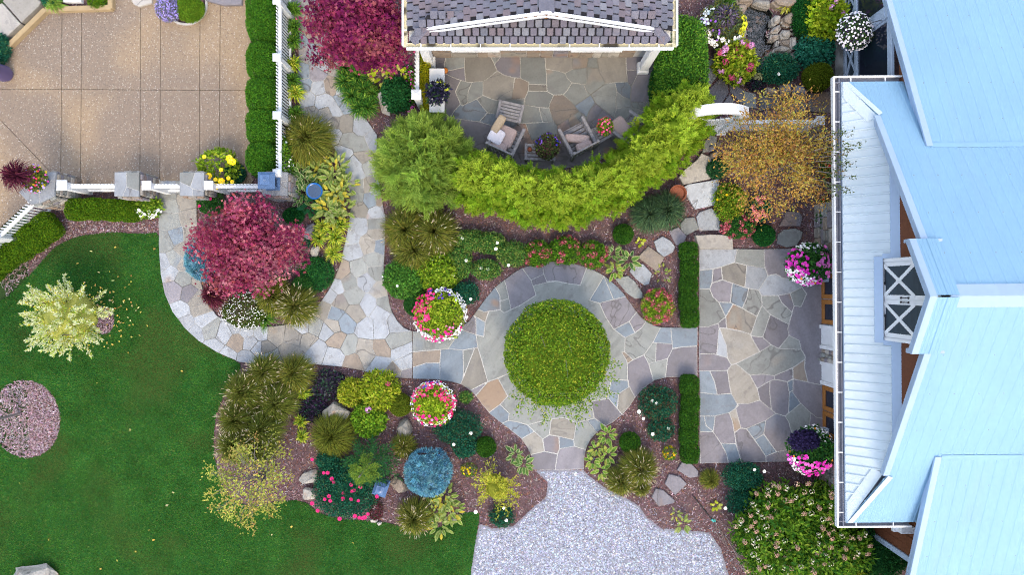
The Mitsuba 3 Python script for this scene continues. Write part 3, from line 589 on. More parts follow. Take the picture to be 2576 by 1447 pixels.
BA = math.radians(0.55)
def BR(v, f):
    """the barn stands turned by half a degree"""
    v = np.asarray(v, float).copy(); x, y = v[:, 0] - 7, v[:, 1].copy()
    v[:, 0] = 7 + x * math.cos(BA) - y * math.sin(BA); v[:, 1] = x * math.sin(BA) + y * math.cos(BA)
    return v, np.asarray(f)
def bp(parent, name, m, bsdf, label=None, smooth=False):
    return put(parent, name, PLY(BR(*m), bsdf, smooth), label=label)

barn = thing('barn', 'large barn with pale blue ribbed metal roofs and cedar walls at the right edge', 'barn')
YR, ZR, PN, PS = -.147, 5.3, .60, .556
zN = lambda x, y: ZR - PN * (y - YR)
zS = lambda x, y: ZR - PS * (YR - y)
zW = lambda x, y: 2.66 + .88 * (x - 6.8)
YN, YS = 4.24, -4.84
seamN, seamS = 2.72, -3.28
# north and south slopes of the main roof
nroof = Polygon([(7.3, YR + .09), (7.3, 3.42), (6.82, YN), (8.16, YN), (8.16, seamN), (14.5, seamN), (14.5, YR + .09)])
sroof = Polygon([(7.3, YR - .09), (7.33, -3.70), (6.82, YS), (8.26, YS), (8.26, seamS), (14.5, seamS), (14.5, YR - .09)])
roof_panels(barn, 'roof_panel', nroof, zN, 1, .9, .225, 'roof_metal', 6.82, .008)
roof_panels(barn, 'roof_panel', sroof, zS, 1, .9, .225, 'roof_metal', 6.82, .008)
zNl = lambda x, y: zN(0, seamN) + .012 - .41 * (y - seamN)
zSl = lambda x, y: zS(0, seamS) + .012 - .34 * (seamS - y)
roof_panels(barn, 'roof_panel', sbox(8.08, seamN - .06, 14.5, 8.2), zNl, 1, .9, .225, 'roof_metal', 8.08, .008)
roof_panels(barn, 'roof_panel', sbox(8.2, -8.2, 14.5, seamS + .06), zSl, 1, .9, .225, 'roof_metal', 8.2, .008)
porch = Polygon([(6.82, YN), (7.3, 3.42), (7.6, 3.05), (7.6, .62), (7.36, .62), (7.36, -1.1), (7.6, -1.1), (7.6, -3.38), (7.33, -3.70), (6.82, YS)])
roof_panels(barn, 'porch_roof_panel', porch, zW, 0, .76, .19, 'porch_metal', -5.0, .034, False)
# screws of the roof, one part per row
screw = PLY(BR(*cat(*[(np.array([[-.008, -.008, 0], [.008, -.008, 0], [.008, .008, 0], [-.008, .008, 0], [0, 0, .008]]), np.array([[0, 1, 4], [1, 2, 4], [2, 3, 4], [3, 0, 4]]))])), 'gutter_zinc')
for zf, ys, x0 in ((zN, (.6, 1.35, 2.1), 7.55), (zS, (-1.2, -1.95, -2.7), 7.6), (zNl, (3.3, 4.1, 4.9, 5.7), 8.3), (zSl, (-3.9, -4.7, -5.5), 8.4)):
    for y in ys:
        ms = []
        for x in np.arange(x0, 13.5, .45):
            o = np.array([[-.009, -.009, 0], [.009, -.009, 0], [.009, .009, 0], [-.009, .009, 0], [0, 0, .01]]) + [x, y, zf(x, y) + .001]
            ms.append((o, np.array([[0, 1, 4], [1, 2, 4], [2, 3, 4], [3, 0, 4]])))
        k = bp(barn, 'screw_row', cat(*ms), 'gutter_zinc'); labels[k] = {'kind': 'stuff'}
def strip(p, q, w, zf, h=.012, lift=.02):
    """a folded flashing strip lying on a slope"""
    p, q = np.array(p, float), np.array(q, float)
    d = (q - p) / np.linalg.norm(q - p); s = np.array([-d[1], d[0]]) * w / 2
    v, f = slab(Polygon([p - s, q - s, q + s, p + s]), -.002, h, .003)
    v = v.copy(); v[:, 2] += zf(v[:, 0], v[:, 1]) + lift
    return v, f
# ridge cap
rc = [slab(sbox(7.36, YR - .001, 14.5, YR + .2), -.01, .02, .004), slab(sbox(7.36, YR - .2, 14.5, YR - .001), -.01, .02, .004)]
a = rc[0][0].copy(); a[:, 2] += zN(0, a[:, 1]) + .016; b = rc[1][0].copy(); b[:, 2] += zS(0, b[:, 1]) + .016
bp(barn, 'ridge_cap', cat((a, rc[0][1]), (b, rc[1][1])), 'trim_metal')
bp(barn, 'seam_flashing', strip((8.1, seamN + .02), (14.5, seamN + .02), .10, zNl, .006, .012), 'roof_metal')
bp(barn, 'seam_flashing', strip((8.25, seamS - .02), (14.5, seamS - .02), .10, zSl, .006, .012), 'roof_metal')
# hips of the porch
zH1 = lambda x, y: np.maximum(zW(x, y), zN(x, y)); zH2 = lambda x, y: np.maximum(zW(x, y), zS(x, y))
for (p, q, o, zA, zB) in (((6.83, YN - .02), (7.31, 3.42), 1, zN, zW), ((6.83, YS + .02), (7.34, -3.70), -1, zS, zW)):
    P_, Q_ = np.array(p), np.array(q); d = (Q_ - P_) / np.linalg.norm(Q_ - P_); nrm_ = np.array([-d[1], d[0]])
    for (w, zf, sgn) in ((.11, zA, 1), (.17, zB, -1)):
        s = nrm_ * w * sgn * o
        poly = Polygon([P_, Q_, Q_ + s, P_ + s]).intersection(sbox(6.83, YS + .01, 9, YN - .01)); poly = polys(poly)[0]
        v, f = slab(poly if poly.exterior.is_ccw else Polygon(list(poly.exterior.coords)[::-1]), 0, .008, .002)
        v = v.copy(); v[:, 2] += zf(v[:, 0], v[:, 1]) + .028
        bp(barn, 'hip_cap', (v, f), 'porch_metal')
# wall flashing at the head of the porch roof
for y0, y1 in ((.64, 3.0), (-3.33, -1.12)):
    bp(barn, 'wall_flashing', strip((7.53, y0), (7.53, y1), .13, zW, .01, .026), 'trim_metal')
bp(barn, 'wall_flashing', strip((7.30, -1.1), (7.30, .62), .12, zW, .01, .026), 'trim_metal')
for y in (.62, -1.1): bp(barn, 'wall_flashing', strip((7.36, y), (7.6, y), .1, zW, .01, .027), 'trim_metal')
# rake boards: a face board and a soffit lip below the sheet edge
def rake(p, q, zf, depth, x, bsdf='trim_metal'):
    m = []
    for (o, w, d0, d1) in ((0, .03, -.02, -depth), (.03, .06, -.03, -.06)):
        v = []
        for y in (p, q):
            z = float(zf(x, y))
            for xx in (x - .0 - w + o + .03, x + .03 + o):
                v += [(xx, y, z + d0), (xx, y, z + d1)]
        v = np.array(v)
        h = trimesh.convex.convex_hull(v); m.append((np.array(h.vertices), np.array(h.faces)))
    bp(barn, 'rake_board', cat(*m), bsdf)
    # folded cap of the sheet edge
    v = []
    for y in (p, q):
        z = float(zf(x, y))
        for xx in (x - .05, x + .07):
            v += [(xx, y, z + .028), (xx, y, z - .02)]
    h = trimesh.convex.convex_hull(np.array(v)); bp(barn, 'rake_cap', (np.array(h.vertices), np.array(h.faces)), 'trim_metal')
rake(.84, 3.42, zN, .20, 7.27); rake(-1.15, -3.70, zS, .20, 7.29)
rake(seamN, 8.2, zNl, .20, 8.05); rake(seamS, -8.2, zSl, .20, 8.17)
# hood over the loft doors
hzN = lambda x, y: zN(x, y) + .055; hzS = lambda x, y: zS(x, y) + .055
roof_panels(barn, 'hood_roof_panel', sbox(7.06, YR + .02, 7.50, .86), hzN, 1, .44, .22, 'roof_metal', 7.06)
roof_panels(barn, 'hood_roof_panel', sbox(7.06, -1.17, 7.50, YR - .02), hzS, 1, .44, .22, 'roof_metal', 7.06)
rake(YR, .86, hzN, .20, 7.03); rake(YR, -1.17, hzS, .20, 7.03)
for y, zf in ((.86, hzN), (-1.17, hzS)):
    z = float(zf(0, y)); bp(barn, 'hood_return', bx(7.04, 7.6, min(y, y * .93), max(y, y * .93), z - .26, z - .025), 'blue_white_paint')
# west gable wall of cedar shingles, in courses
gw = Polygon([(-3.6, 2.4), (3.3, 2.4), (3.3, zN(0, 3.3)), (YR, ZR - .05), (-3.6, zS(0, -3.6))])
courses = np.arange(2.4, 5.3, .14)
for z in courses:
    row = gw.intersection(sbox(-5, z, 5, z + .145))
    for p in polys(row):
        y0, _, y1, _ = p.bounds
        if y1 - y0 < .05: continue
        v, f = slab(p, 0, .014, .003)
        # stand it up: (y, z, depth) -> x = wall - depth, tilted like lapped shingles
        d = v[:, 2] + (1 - (v[:, 1] - z) / .14) * .012
        bp(barn, 'shingle_course', (np.column_stack([7.62 - d, v[:, 0], v[:, 1]]), f[:, ::-1]), 'cedar')
v, f = slab(gw, 0, .1, .001); bp(barn, 'gable_wall', (np.column_stack([7.62 + v[:, 2], v[:, 0], v[:, 1]]), f), 'cedar')
# loft doors
loft = put(barn, 'loft_door_case', PLY(BR(*cat(bx(7.42, 7.62, -1.06, .57, 3.06, 4.45), bx(7.37, 7.44, -1.04, .55, 3.02, 3.12), bx(7.385, 7.42, .50, .565, 3.12, 4.3), bx(7.385, 7.42, -1.055, -.99, 3.12, 4.3))), 'white_paint'))
def clipbox(poly, x0, x1):
    v, f = slab(poly, 0, x1 - x0, .004)
    return np.column_stack([x1 - v[:, 2], v[:, 0], v[:, 1]]), f[:, ::-1]
topline = Polygon([(-1.02, 3.12), (.53, 3.12), (.53, zN(0, .53) - .22), (YR - .09, ZR - .30), (-1.02, zS(0, -1.02) - .22)])
for y0, y1 in ((-.98, -.25), (-.235, .495)):
    d = bp(barn, 'loft_door', clipbox(topline.intersection(sbox(y0, 3.12, y1, 5)), 7.404, 7.418), 'white_paint')
    cut = topline.intersection(sbox(y0, 3.12, y1, 5))
    pan = cut.buffer(-.085, join_style='mitre')
    v, f = clipbox(pan, 7.398, 7.4045); put(d, 'panel', PLY(BR(v, f), 'dark_panel'))
    px0, pz0, px1, pz1 = pan.bounds
    for (A, B) in (((px0, pz0), (px1, 4.18)), ((px1, pz0), (px0, 4.18))):
        br = LineString([A, B]).buffer(.036, cap_style='square').intersection(cut.buffer(-.04))
        for p in polys(br): put(d, 'brace', PLY(BR(*clipbox(p, 7.388 if A[0] == px0 else 7.3865, 7.399)), 'white_paint'))
    hy = .44 if y0 > -.5 else -.925
    s = -1 if y0 > -.5 else 1
    put(d, 'strap_hinge', PLY(BR(*cat(bx(7.39, 7.402, min(hy, hy + s * .34), max(hy, hy + s * .34), 3.185, 3.215, .002), tf(lathe([(.001, 0), (.035, .0), (.035, .012), (.001, .012)], 12), trimesh.transformations.translation_matrix([7.402, hy + s * .36, 3.2]) @ rotm([0, 1, 0], -90)))), 'black_iron'))
    hh = -.2 if y0 > -.5 else -.285
    put(d, 'pull_handle', PLY(BR(*cat(bx(7.375, 7.39, hh - .008, hh + .008, 3.75, 4.02, .002), bx(7.385, 7.40, hh - .02, hh + .02, 3.74, 3.78, .002), bx(7.385, 7.40, hh - .02, hh + .02, 3.99, 4.03, .002))), 'black_iron'))
# gutters with straps
def gutter(parent, p, q, z, out, w=.13, h=.11, bsdf='white_paint', inner='gutter_zinc', step=.62, turn=True, strap='white_paint'):
    p, q = np.array(p, float), np.array(q, float); out = np.array(out, float)
    L = np.linalg.norm(q - p); d = (q - p) / L
    def board(o0, o1, z0, z1):
        c0 = p + out * (o0 + o1) / 2; c1 = q + out * (o0 + o1) / 2
        return bar((*c0, (z0 + z1) / 2), (*c1, (z0 + z1) / 2), abs(o1 - o0), z1 - z0, .002)
    R = BR if turn else (lambda v, f: (v, f))
    g = put(parent, 'gutter', PLY(R(*cat(board(w - .012, w, z - h, z + .004), board(w - .03, w + .008, z + .004, z + .012))), bsdf))
    put(g, 'trough', PLY(R(*cat(board(0, w - .012, z - h, z - h + .008), board(-.004, .008, z - h, z))), inner))
    n = max(2, int(L / step))
    for k in range(n):
        c = p + d * L * (k + .5) / n
        put(g, 'strap', PLY(R(*bar((*(c + out * .0), z + .006), (*(c + out * (w - .01)), z + .006), .022, .01, .002)), strap))
gutter(barn, (6.80, YN + .12), (6.80, YS - .12), 2.62, (-1, 0))
gutter(barn, (6.68, YN), (8.10, YN), 2.62, (0, 1))
gutter(barn, (6.68, YS), (8.22, YS), 2.60, (0, -1))
bp(barn, 'eave_board', cat(bx(6.83, 6.86, YS, YN, 2.42, 2.63), bx(6.86, 7.5, YS + .05, YN - .05, 2.40, 2.43), bx(6.86, 8.1, YN - .06, YN - .03, 2.42, 2.6), bx(6.86, 8.2, YS + .03, YS + .06, 2.42, 2.58)), 'blue_white_paint')
# lower west wall
def yD(d): return (723.4 - d) / PX
LX = 7.53
bp(barn, 'lower_wall', bx(LX + .03, LX + .3, YS + .35, yD(515), 0, 2.7), 'blue_white_paint')
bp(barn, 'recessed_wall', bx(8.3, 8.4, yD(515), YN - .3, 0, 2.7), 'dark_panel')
def door_leaf(d0, d1):
    y0, y1 = yD(d1), yD(d0)
    d = bp(barn, 'glazed_door', cat(bx(LX - .01, LX + .04, y0, y0 + .11, .06, 2.1), bx(LX - .01, LX + .04, y1 - .11, y1, .06, 2.1), bx(LX - .009, LX + .039, y0 + .11, y1 - .11, .06, .20), bx(LX - .009, LX + .039, y0 + .11, y1 - .11, 1.98, 2.1)), 'door_wood', label='varnished wooden door leaf with a dark pane')
    put(d, 'pane', PLY(BR(*bx(LX + .015, LX + .028, y0 + .11, y1 - .11, .20, 1.98, .001)), 'dark_glass'))
for a, b in ((690, 752), (754, 815), (968, 1030), (1032, 1093)): door_leaf(a, b)
for a, b in ((817, 877), (908, 966)):
    y0, y1 = yD(b), yD(a)
    bp(barn, 'wall_panel', cat(bx(LX - .02, LX + .03, y0 + .02, y1 - .02, .0, 2.2), bx(LX - .06, LX - .02, y0, y0 + .09, 0, 2.2), bx(LX - .06, LX - .02, y1 - .09, y1, 0, 2.2), bx(LX - .05, LX - .02, y0 + .09, y1 - .09, .62, .74)), 'white_paint')
for y0, y1 in ((yD(690), yD(675)), (yD(1110), yD(1095))):
    bp(barn, 'door_post', bx(LX - .05, LX + .03, y0, y1, 0, 2.3), 'white_paint')
def stone_face(parent, x, y0, y1, z1, seed, rows, cols, tones='topng', out=.10):
    r = np.random.default_rng(seed); zz = np.linspace(0, z1, rows + 1)
    for i in range(rows):
        cuts = np.sort(np.r_[0, np.clip((np.arange(1, cols) + r.uniform(-.3, .3, cols - 1)) / cols, .05, .95), 1]) * (y1 - y0) + y0
        for a, b in zip(cuts[:-1], cuts[1:]):
            v, f = bx(x - out * r.uniform(.7, 1.2), x + .02, a + .005, b - .005, zz[i] + .004, zz[i + 1] - .004, .02)
            put(parent, 'wall_stone', stone_ply(BR(v, f), tones[r.integers(len(tones))], r.random(), r.uniform(.7, .95), 'rock'))
stone_face(barn, LX, yD(908), yD(877), 1.3, 3, 7, 3)
bp(barn, 'pier_core', bx(LX - .04, LX + .02, yD(907), yD(878), 0, 1.3), 'mortar')
stone_face(barn, LX, yD(672), yD(515), 1.0, 4, 5, 5)
stone_face(barn, LX, yD(1235), yD(1112), 1.0, 5, 5, 4)
low = thing('stone_kerb', 'low stacked brown stone kerb along the barn foot above the terrace', 'stone wall')
for k, (a, b) in enumerate(((515, 548), (548, 574), (574, 600), (600, 622))):
    v, f = bx(7.38, 7.49, yD(b) + .004, yD(a) - .004, 0, .26 + .03 * (k % 2), .02); put(low, 'block', stone_ply(BR(v, f), 'tpto'[k], .3 + .13 * k, .8, 'rock'))
# north lean-to wall: panels with braces, big panes, posts
NX = 8.09
bp(barn, 'lean_to_wall', bx(NX + .05, NX + .25, YN - .4, 7.6, 0, 1.25), 'dark_panel')
bp(barn, 'lean_to_gable', cat(bx(NX + .04, NX + .06, YN - .4, 6.0, 1.9, 2.12), *[bx(NX + .012 , NX + .03, YN - .2, min(8.0, seamN + (zNl(0, seamN) - z - .30) / .41), z, z + .13) for z in np.arange(2.50, 2.78, .14)]), 'cedar')
bp(barn, 'window_header', bx(NX - .03, NX + .03, YN - .4, 5.7, 2.12, 2.30), 'blue_white_paint')
bp(barn, 'window_sill', bx(NX - .03, NX + .03, YN - .4, 8.0, .70, .82), 'blue_white_paint')
bp(barn, 'foundation', cat(bx(NX - .22, NX - .02, YN - .4, 8.0, 0, .16)), 'mortar_dark')
bp(barn, 'bottom_rail', bx(NX - .025, NX + .03, YN - .4, 8.0, .16, .27), 'blue_white_paint')
for y in (5.75, 7.15):
    bp(barn, 'window_post', cat(bx(NX - .06, NX + .0, y, y + .24, .0, 2.2), bx(NX - .075, NX - .06, y + .05, y + .19, .3, 2.1)), 'blue_white_paint')
for y0, y1 in ((4.35, 5.75), (5.99, 7.15)):
    w = bp(barn, 'window', cat(bx(NX - .02, NX + .03, y0, y0 + .06, .82, 2.12), bx(NX - .02, NX + .03, y1 - .06, y1, .82, 2.12)), 'blue_white_paint')
    put(w, 'pane', PLY(BR(*bx(NX + .005, NX + .015, y0 + .06, y1 - .06, .82, 2.12, .001)), 'dark_glass'))
    put(w, 'lower_panel', PLY(BR(*bx(NX + .012, NX + .022, y0, y1, .27, .70, .001)), 'dark_panel'))
    n = 2
    for k in range(n):
        a, b = y0 + (y1 - y0) * k / n, y0 + (y1 - y0) * (k + 1) / n
        put(w, 'brace', PLY(BR(*cat(bar((NX - .008, a, .27), (NX - .008, b, .70), .03, .045, up=(1, 0, 0)), bar((NX - .002, b, .27), (NX - .002, a, .70), .03, .045, up=(1, 0, 0)))), 'blue_white_paint'))
bp(barn, 'door_frame', cat(bx(NX - .05, NX + .03, 4.30, 4.55, 1.55, 1.63), bx(NX - .05, NX + .03, 4.42, 4.48, 1.55, 2.1)), 'blue_white_paint')
# south lean-to wall of upright cedar boards with a white corner board
SX = 8.60
for k, y in enumerate(np.arange(-5.88, -4.4, .22)):
    bp(barn, 'siding_board', bx(SX - .012 - .004 * (k % 2), SX + .05, y + .003, y + .217, 0, 2.45), 'cedar')
bp(barn, 'corner_board', cat(bx(SX - .05, SX + .06, -6.0, -5.87, 0, 2.45)), 'blue_white_paint')
bp(barn, 'south_wall', bx(SX + .05, 14.5, -5.98, -5.8, 0, 2.35), 'cedar')
bp(barn, 'wall_bracket', cat(bx(8.28, 8.58, -5.30, -5.16, 1.9, 2.1), bx(8.22, 8.34, -5.32, -5.14, 1.8, 1.92), bx(8.5, 8.6, -5.0, -4.9, .9, 2.3)), 'white_paint')

# ---- small house -------------------------------------------------------------------------------
house = thing('small_house', 'small house with grey slate roof, white gable trim and stone footed wall', 'house')
HX0, HX1, HXR, HE, HZR = -2.12, 3.25, .65, 2.92, 3.90
GY = 5.17
zL = lambda x: HE + (HZR - HE) * (x - HX0) / (HXR - HX0)
zRr = lambda x: HE + (HZR - HE) * (HX1 - x) / (HX1 - HXR)
PT = .80
zP = lambda y: 2.93 + PT * (y - 4.95)
def plane3(pts):
    return np.array(pts, float), np.array([[0, 1, 2], [0, 2, 3]][:len(pts) - 2])
put(house, 'roof_deck', PLY(cat(plane3([(HX0, GY + .02, zL(HX0)), (HXR, GY + .02, HZR), (HXR, 10, HZR), (HX0, 10, zL(HX0))]), plane3([(HXR, GY + .02, HZR), (HX1, GY + .02, HE), (HX1, 10, HE), (HXR, 10, HZR)]),
    plane3([(HX0 + .02, 4.95, 2.925), (HX1 - .02, 4.95, 2.925), (HX1 - .45, 5.38, zP(5.38)), (HX0 + .45, 5.38, zP(5.38))])), 'slate_deck'))
def slate_tile(w, l, rnd):
    """a slate with two rounded lower corners; y up the slope, from 0 to l"""
    c = .022
    p = Polygon([(-w / 2, l), (-w / 2, c * 1.2), (-w / 2 + c * .35, c * .35), (-w / 2 + c * 1.2, 0), (w / 2 - c * 1.2, 0), (w / 2 - c * .35, c * .35), (w / 2, c * 1.2), (w / 2, l)])
    v, f = slab(Polygon(list(p.exterior.coords)[::-1]), 0, .018, .004)
    return PLY((v, f), 'slate', False, uv=np.tile([rnd[0], rnd[1]], (len(v), 1)))
slates = [slate_tile(w, .150, rngb.random(2)) for w in (.136, .144, .128) for _ in range(12)]
def frame(o, ex, ey):
    ex, ey = np.array(ex, float), np.array(ey, float); ex /= np.linalg.norm(ex); ey /= np.linalg.norm(ey); ez = np.cross(ex, ey)
    M = np.eye(4); M[:3, 0], M[:3, 1], M[:3, 2], M[:3, 3] = ex, ey, ez, o
    return T(M)
roof = house
def lay(o, along, upv, n_rows, n_cols, ex, w, keep):
    along, upv = np.array(along, float), np.array(upv, float)
    lift = np.cross(along, upv); lift /= np.linalg.norm(lift)
    for i in range(n_rows):
        sh = (i % 2) * .5 + rngb.uniform(-.1, .1)
        for j in range(n_cols):
            p = np.array(o) + along * (j + sh) * w + upv * i * ex
            q = p + upv * ex * .5
            if not keep(p, q): continue
            tilt = upv + lift * .045
            t = rngb.integers(len(slates))
            put(house, 'slate', slates[t], frame(p + lift * (.014 + .002 * rngb.random()) - lift * .0, along, tilt - lift * .11))
uW = np.array([HXR - HX0, 0, HZR - HE]); lW = np.linalg.norm(uW); uW = uW / lW
uE = np.array([HXR - HX1, 0, HZR - HE]); lE = np.linalg.norm(uE); uE = uE / lE
lay((HX0, 6.0, HE), (0, -1, 0), uW, int(lW / .138), 9, .138, .162, lambda p, q: p[1] > GY + .06 and p[1] < 5.95)
lay((HX1, GY + .03, HE), (0, 1, 0), uE, int(lE / .138), 9, .138, .162, lambda p, q: p[1] > GY + .06 and p[1] < 5.95)
uP = np.array([0, 1, PT]) / math.hypot(1, PT)
lay((HX0, 4.94, 2.925), (1, 0, 0), uP, 4, 34, .165, .165, lambda p, q: HX0 + .08 + (p[1] - 4.94) * .9 < p[0] < HX1 - .08 - (p[1] - 4.94) * .9)
# hip slates set as diamonds at the corners
for sx, x in ((1, HX0), (-1, HX1)):
    for k in range(2):
        v, f = slab(Polygon([(-.13, 0), (0, -.13), (.13, 0), (0, .13)]), 0, .014, .003)
        put(house, 'hip_slate', PLY((v, f), 'slate', False, uv=np.tile(rngb.random(2), (len(v), 1))), frame((x + sx * (.17 + .13 * k), 5.02 + .1 * k, 2.985 + .085 * k), (1, 0, sx * .25), (0, 1, .55)))
put(house, 'ridge_cap', PLY(cat(bar((HXR - .07, GY, HZR + .01), (HXR - .07, 10, HZR + .01), .15, .02), bar((HXR + .07, GY, HZR + .012), (HXR + .07, 10, HZR + .012), .15, .02)), 'slate', False, uv=np.tile([.4, .4], (len(cat(bar((0, 0, 0), (0, 1, 0), .15, .02), bar((0, 0, 0), (0, 1, 0), .15, .02))[0]), 1))))
# white rakes of the gable
for (x0, z0, x1, z1) in ((HX0 + .42, zL(HX0 + .42), HXR, HZR), (HXR, HZR, HX1 - .42, zRr(HX1 - .42))):
    put(house, 'rake_board', PLY(cat(bar((x0, GY, z0 + .035), (x1, GY, z1 + .035), .06, .04), bar((x0, GY - .05, z0 - .03), (x1, GY - .05, z1 - .03), .02, .07)), 'white_paint'))
put(house, 'gable_wall', PLY(bx(HXR - 1.0, HXR + 1.0, 5.36, 5.40, 2.9, 3.55), 'cedar'))
put(house, 'gable_beam', PLY(bx(HXR - .75, HXR + .75, 5.27, 5.33, 3.42, 3.50), 'white_paint'))
for k in range(5): put(house, 'gable_rafter', PLY(bx(HXR - .42 + k * .2, HXR - .36 + k * .2, 5.22, 5.36, 3.5, 3.58), 'door_wood'))
gutter(house, (HX0 - .02, 4.95), (HX1 + .02, 4.95), 2.92, (0, -1), .12, .10, 'white_paint', 'cream_trough', .55, False)
gutter(house, (HX0, 4.9), (HX0, 8), 2.92, (-1, 0), .10, .10, 'white_paint', 'cream_trough', .6, False)
gutter(house, (HX1, 4.9), (HX1, 8), 2.92, (1, 0), .10, .10, 'white_paint', 'cream_trough', .6, False)
mat('cream_trough', mikit.proc(lambda p, n, uv: mix((.62, .58, .42), (.10, .09, .07), smoothstep(.58, .72, fbm(p.x * 3, p.y * 3, 5, 3)))), .6, .3)
put(house, 'soffit', PLY(bx(HX0 + .02, HX1 - .02, 4.98, 5.6, 2.80, 2.83), 'white_paint'))
put(house, 'wall', PLY(bx(-1.86, 3.16, 5.64, 10, 0, 2.85), 'white_paint'))
xs = [245, 465, 750, 870, 1005, 1290, 1442, 1583, 1748, 1872, 2025, 2115, 2195, 2310, 2480]
for a, b, t, br in zip(xs[:-1], xs[1:], 'otontoopoontno', (.7, .8, 1.2, 1.05, 1.15, .9, 1.0, 1.25, .9, .85, 1.0, 1.0, 1.0, .9)):
    xa, xb = (1032.5 + .2255 * a - 1288) / PX, (1032.5 + .2255 * b - 1288) / PX
    put(house, 'foot_stone', stone_ply(bx(xa + .006, xb - .006, 5.60 + rngb.uniform(-.012, .012), 5.66, .05, .60, .02), t, rngb.random(), br, 'rock'))
put(house, 'wall_mortar', PLY(bx(-1.9, 3.2, 5.625, 5.65, 0, .61), 'mortar'))
for a, b in ((480, 1000), (1765, 2315)):
    xa, xb = (1032.5 + .2255 * a - 1288) / PX, (1032.5 + .2255 * b - 1288) / PX
    w = put(house, 'window', PLY(cat(bx(xa, xb, 5.54, 5.66, .60, .68), bx(xa + .05, xa + .13, 5.57, 5.66, .68, 2.1), bx(xb - .13, xb - .05, 5.57, 5.66, .68, 2.1), bx(xa + .05, xb - .05, 5.565, 5.66, 2.1, 2.2)), 'white_paint'))
    put(w, 'pane', PLY(bx(xa + .13, xb - .13, 5.60, 5.62, .68, 2.1, .001), 'dark_glass'))
for nm, x, y in (('e', 3.17, 5.32), ('w', -1.99, 5.45)):
    c = put(house, 'porch_column', PLY(cat(bx(x - .1, x + .1, y - .1, y + .1, .05, 2.82), bx(x - .075, x + .075, y - .107, y - .1, .35, 2.6), bx(x - .107, x - .1, y - .075, y + .075, .35, 2.6)), 'white_paint'))
    put(c, 'plinth', PLY(cat(bx(x - .135, x + .135, y - .135, y + .135, .05, .2), bx(x - .12, x + .12, y - .12, y + .12, .2, .25)), 'white_paint'))
# ---- how plants are grown -----------------------------------------------------------------------
def unit(a): return a / (np.linalg.norm(a, axis=-1, keepdims=True) + 1e-9)

def leafs(P, D, N, L, Wd, C, fold=.22, wide=.45, tipc=None):
    """folded leaves: base, two sides, tip"""
    n = len(P); L = np.broadcast_to(L, (n,))[:, None]; Wd = np.broadcast_to(Wd, (n,))[:, None]
    S_ = unit(np.cross(D, N)); N = unit(np.cross(S_, D))
    v = np.stack([P, P + D * L * wide + S_ * Wd / 2 + N * Wd * fold, P + D * L - N * L * .08, P + D * L * wide - S_ * Wd / 2 + N * Wd * fold], 1)
    i = np.arange(n)[:, None] * 4
    col = np.repeat(C, 4, 0).reshape(n, 4, 3)
    if tipc is not None: col[:, 2] = tipc
    return v.reshape(-1, 3), np.vstack([i + [0, 1, 2], i + [0, 2, 3]]), col.reshape(-1, 3)

def mcat(*ms):
    V, F, C, k = [], [], [], 0
    for v, f, c in ms:
        V.append(v); F.append(f + k); C.append(c); k += len(v)
    return np.vstack(V), np.vstack(F), np.vstack(C)

def cply(m, bsdf='leaf', smooth=False):
    return PLY((m[0], m[1]), bsdf, smooth, color=np.clip(m[2], .002, .92))

def sphere_dirs(n, rng, zmin=-.25):
    z = rng.uniform(zmin, 1, n); a = rng.uniform(0, 2 * np.pi, n); r = np.sqrt(1 - z * z)
    return np.stack([r * np.cos(a), r * np.sin(a), z], 1)

def clump_noise(p, f, seed): return meshkit.fbm(np.asarray(p) * f + 7.3, 2, seed)

def core(rx, ry, h, pal, seed, k=.8, rough=.1, zc=.45):
    m = trimesh.creation.icosphere(3); v = np.array(m.vertices)
    r = 1 + (clump_noise(v, 2.2, seed) - .5) * 2 * rough
    p = v * r[:, None] * np.array([rx, ry, h * (1 - zc)]) * k + [0, 0, h * zc]
    p[:, 2] = np.maximum(p[:, 2], 0.0)
    rng = np.random.default_rng(seed); c = np.asarray(pal, float)[:, :3].mean(0) * .8
    return p, np.array(m.faces), np.tile(c, (len(p), 1))

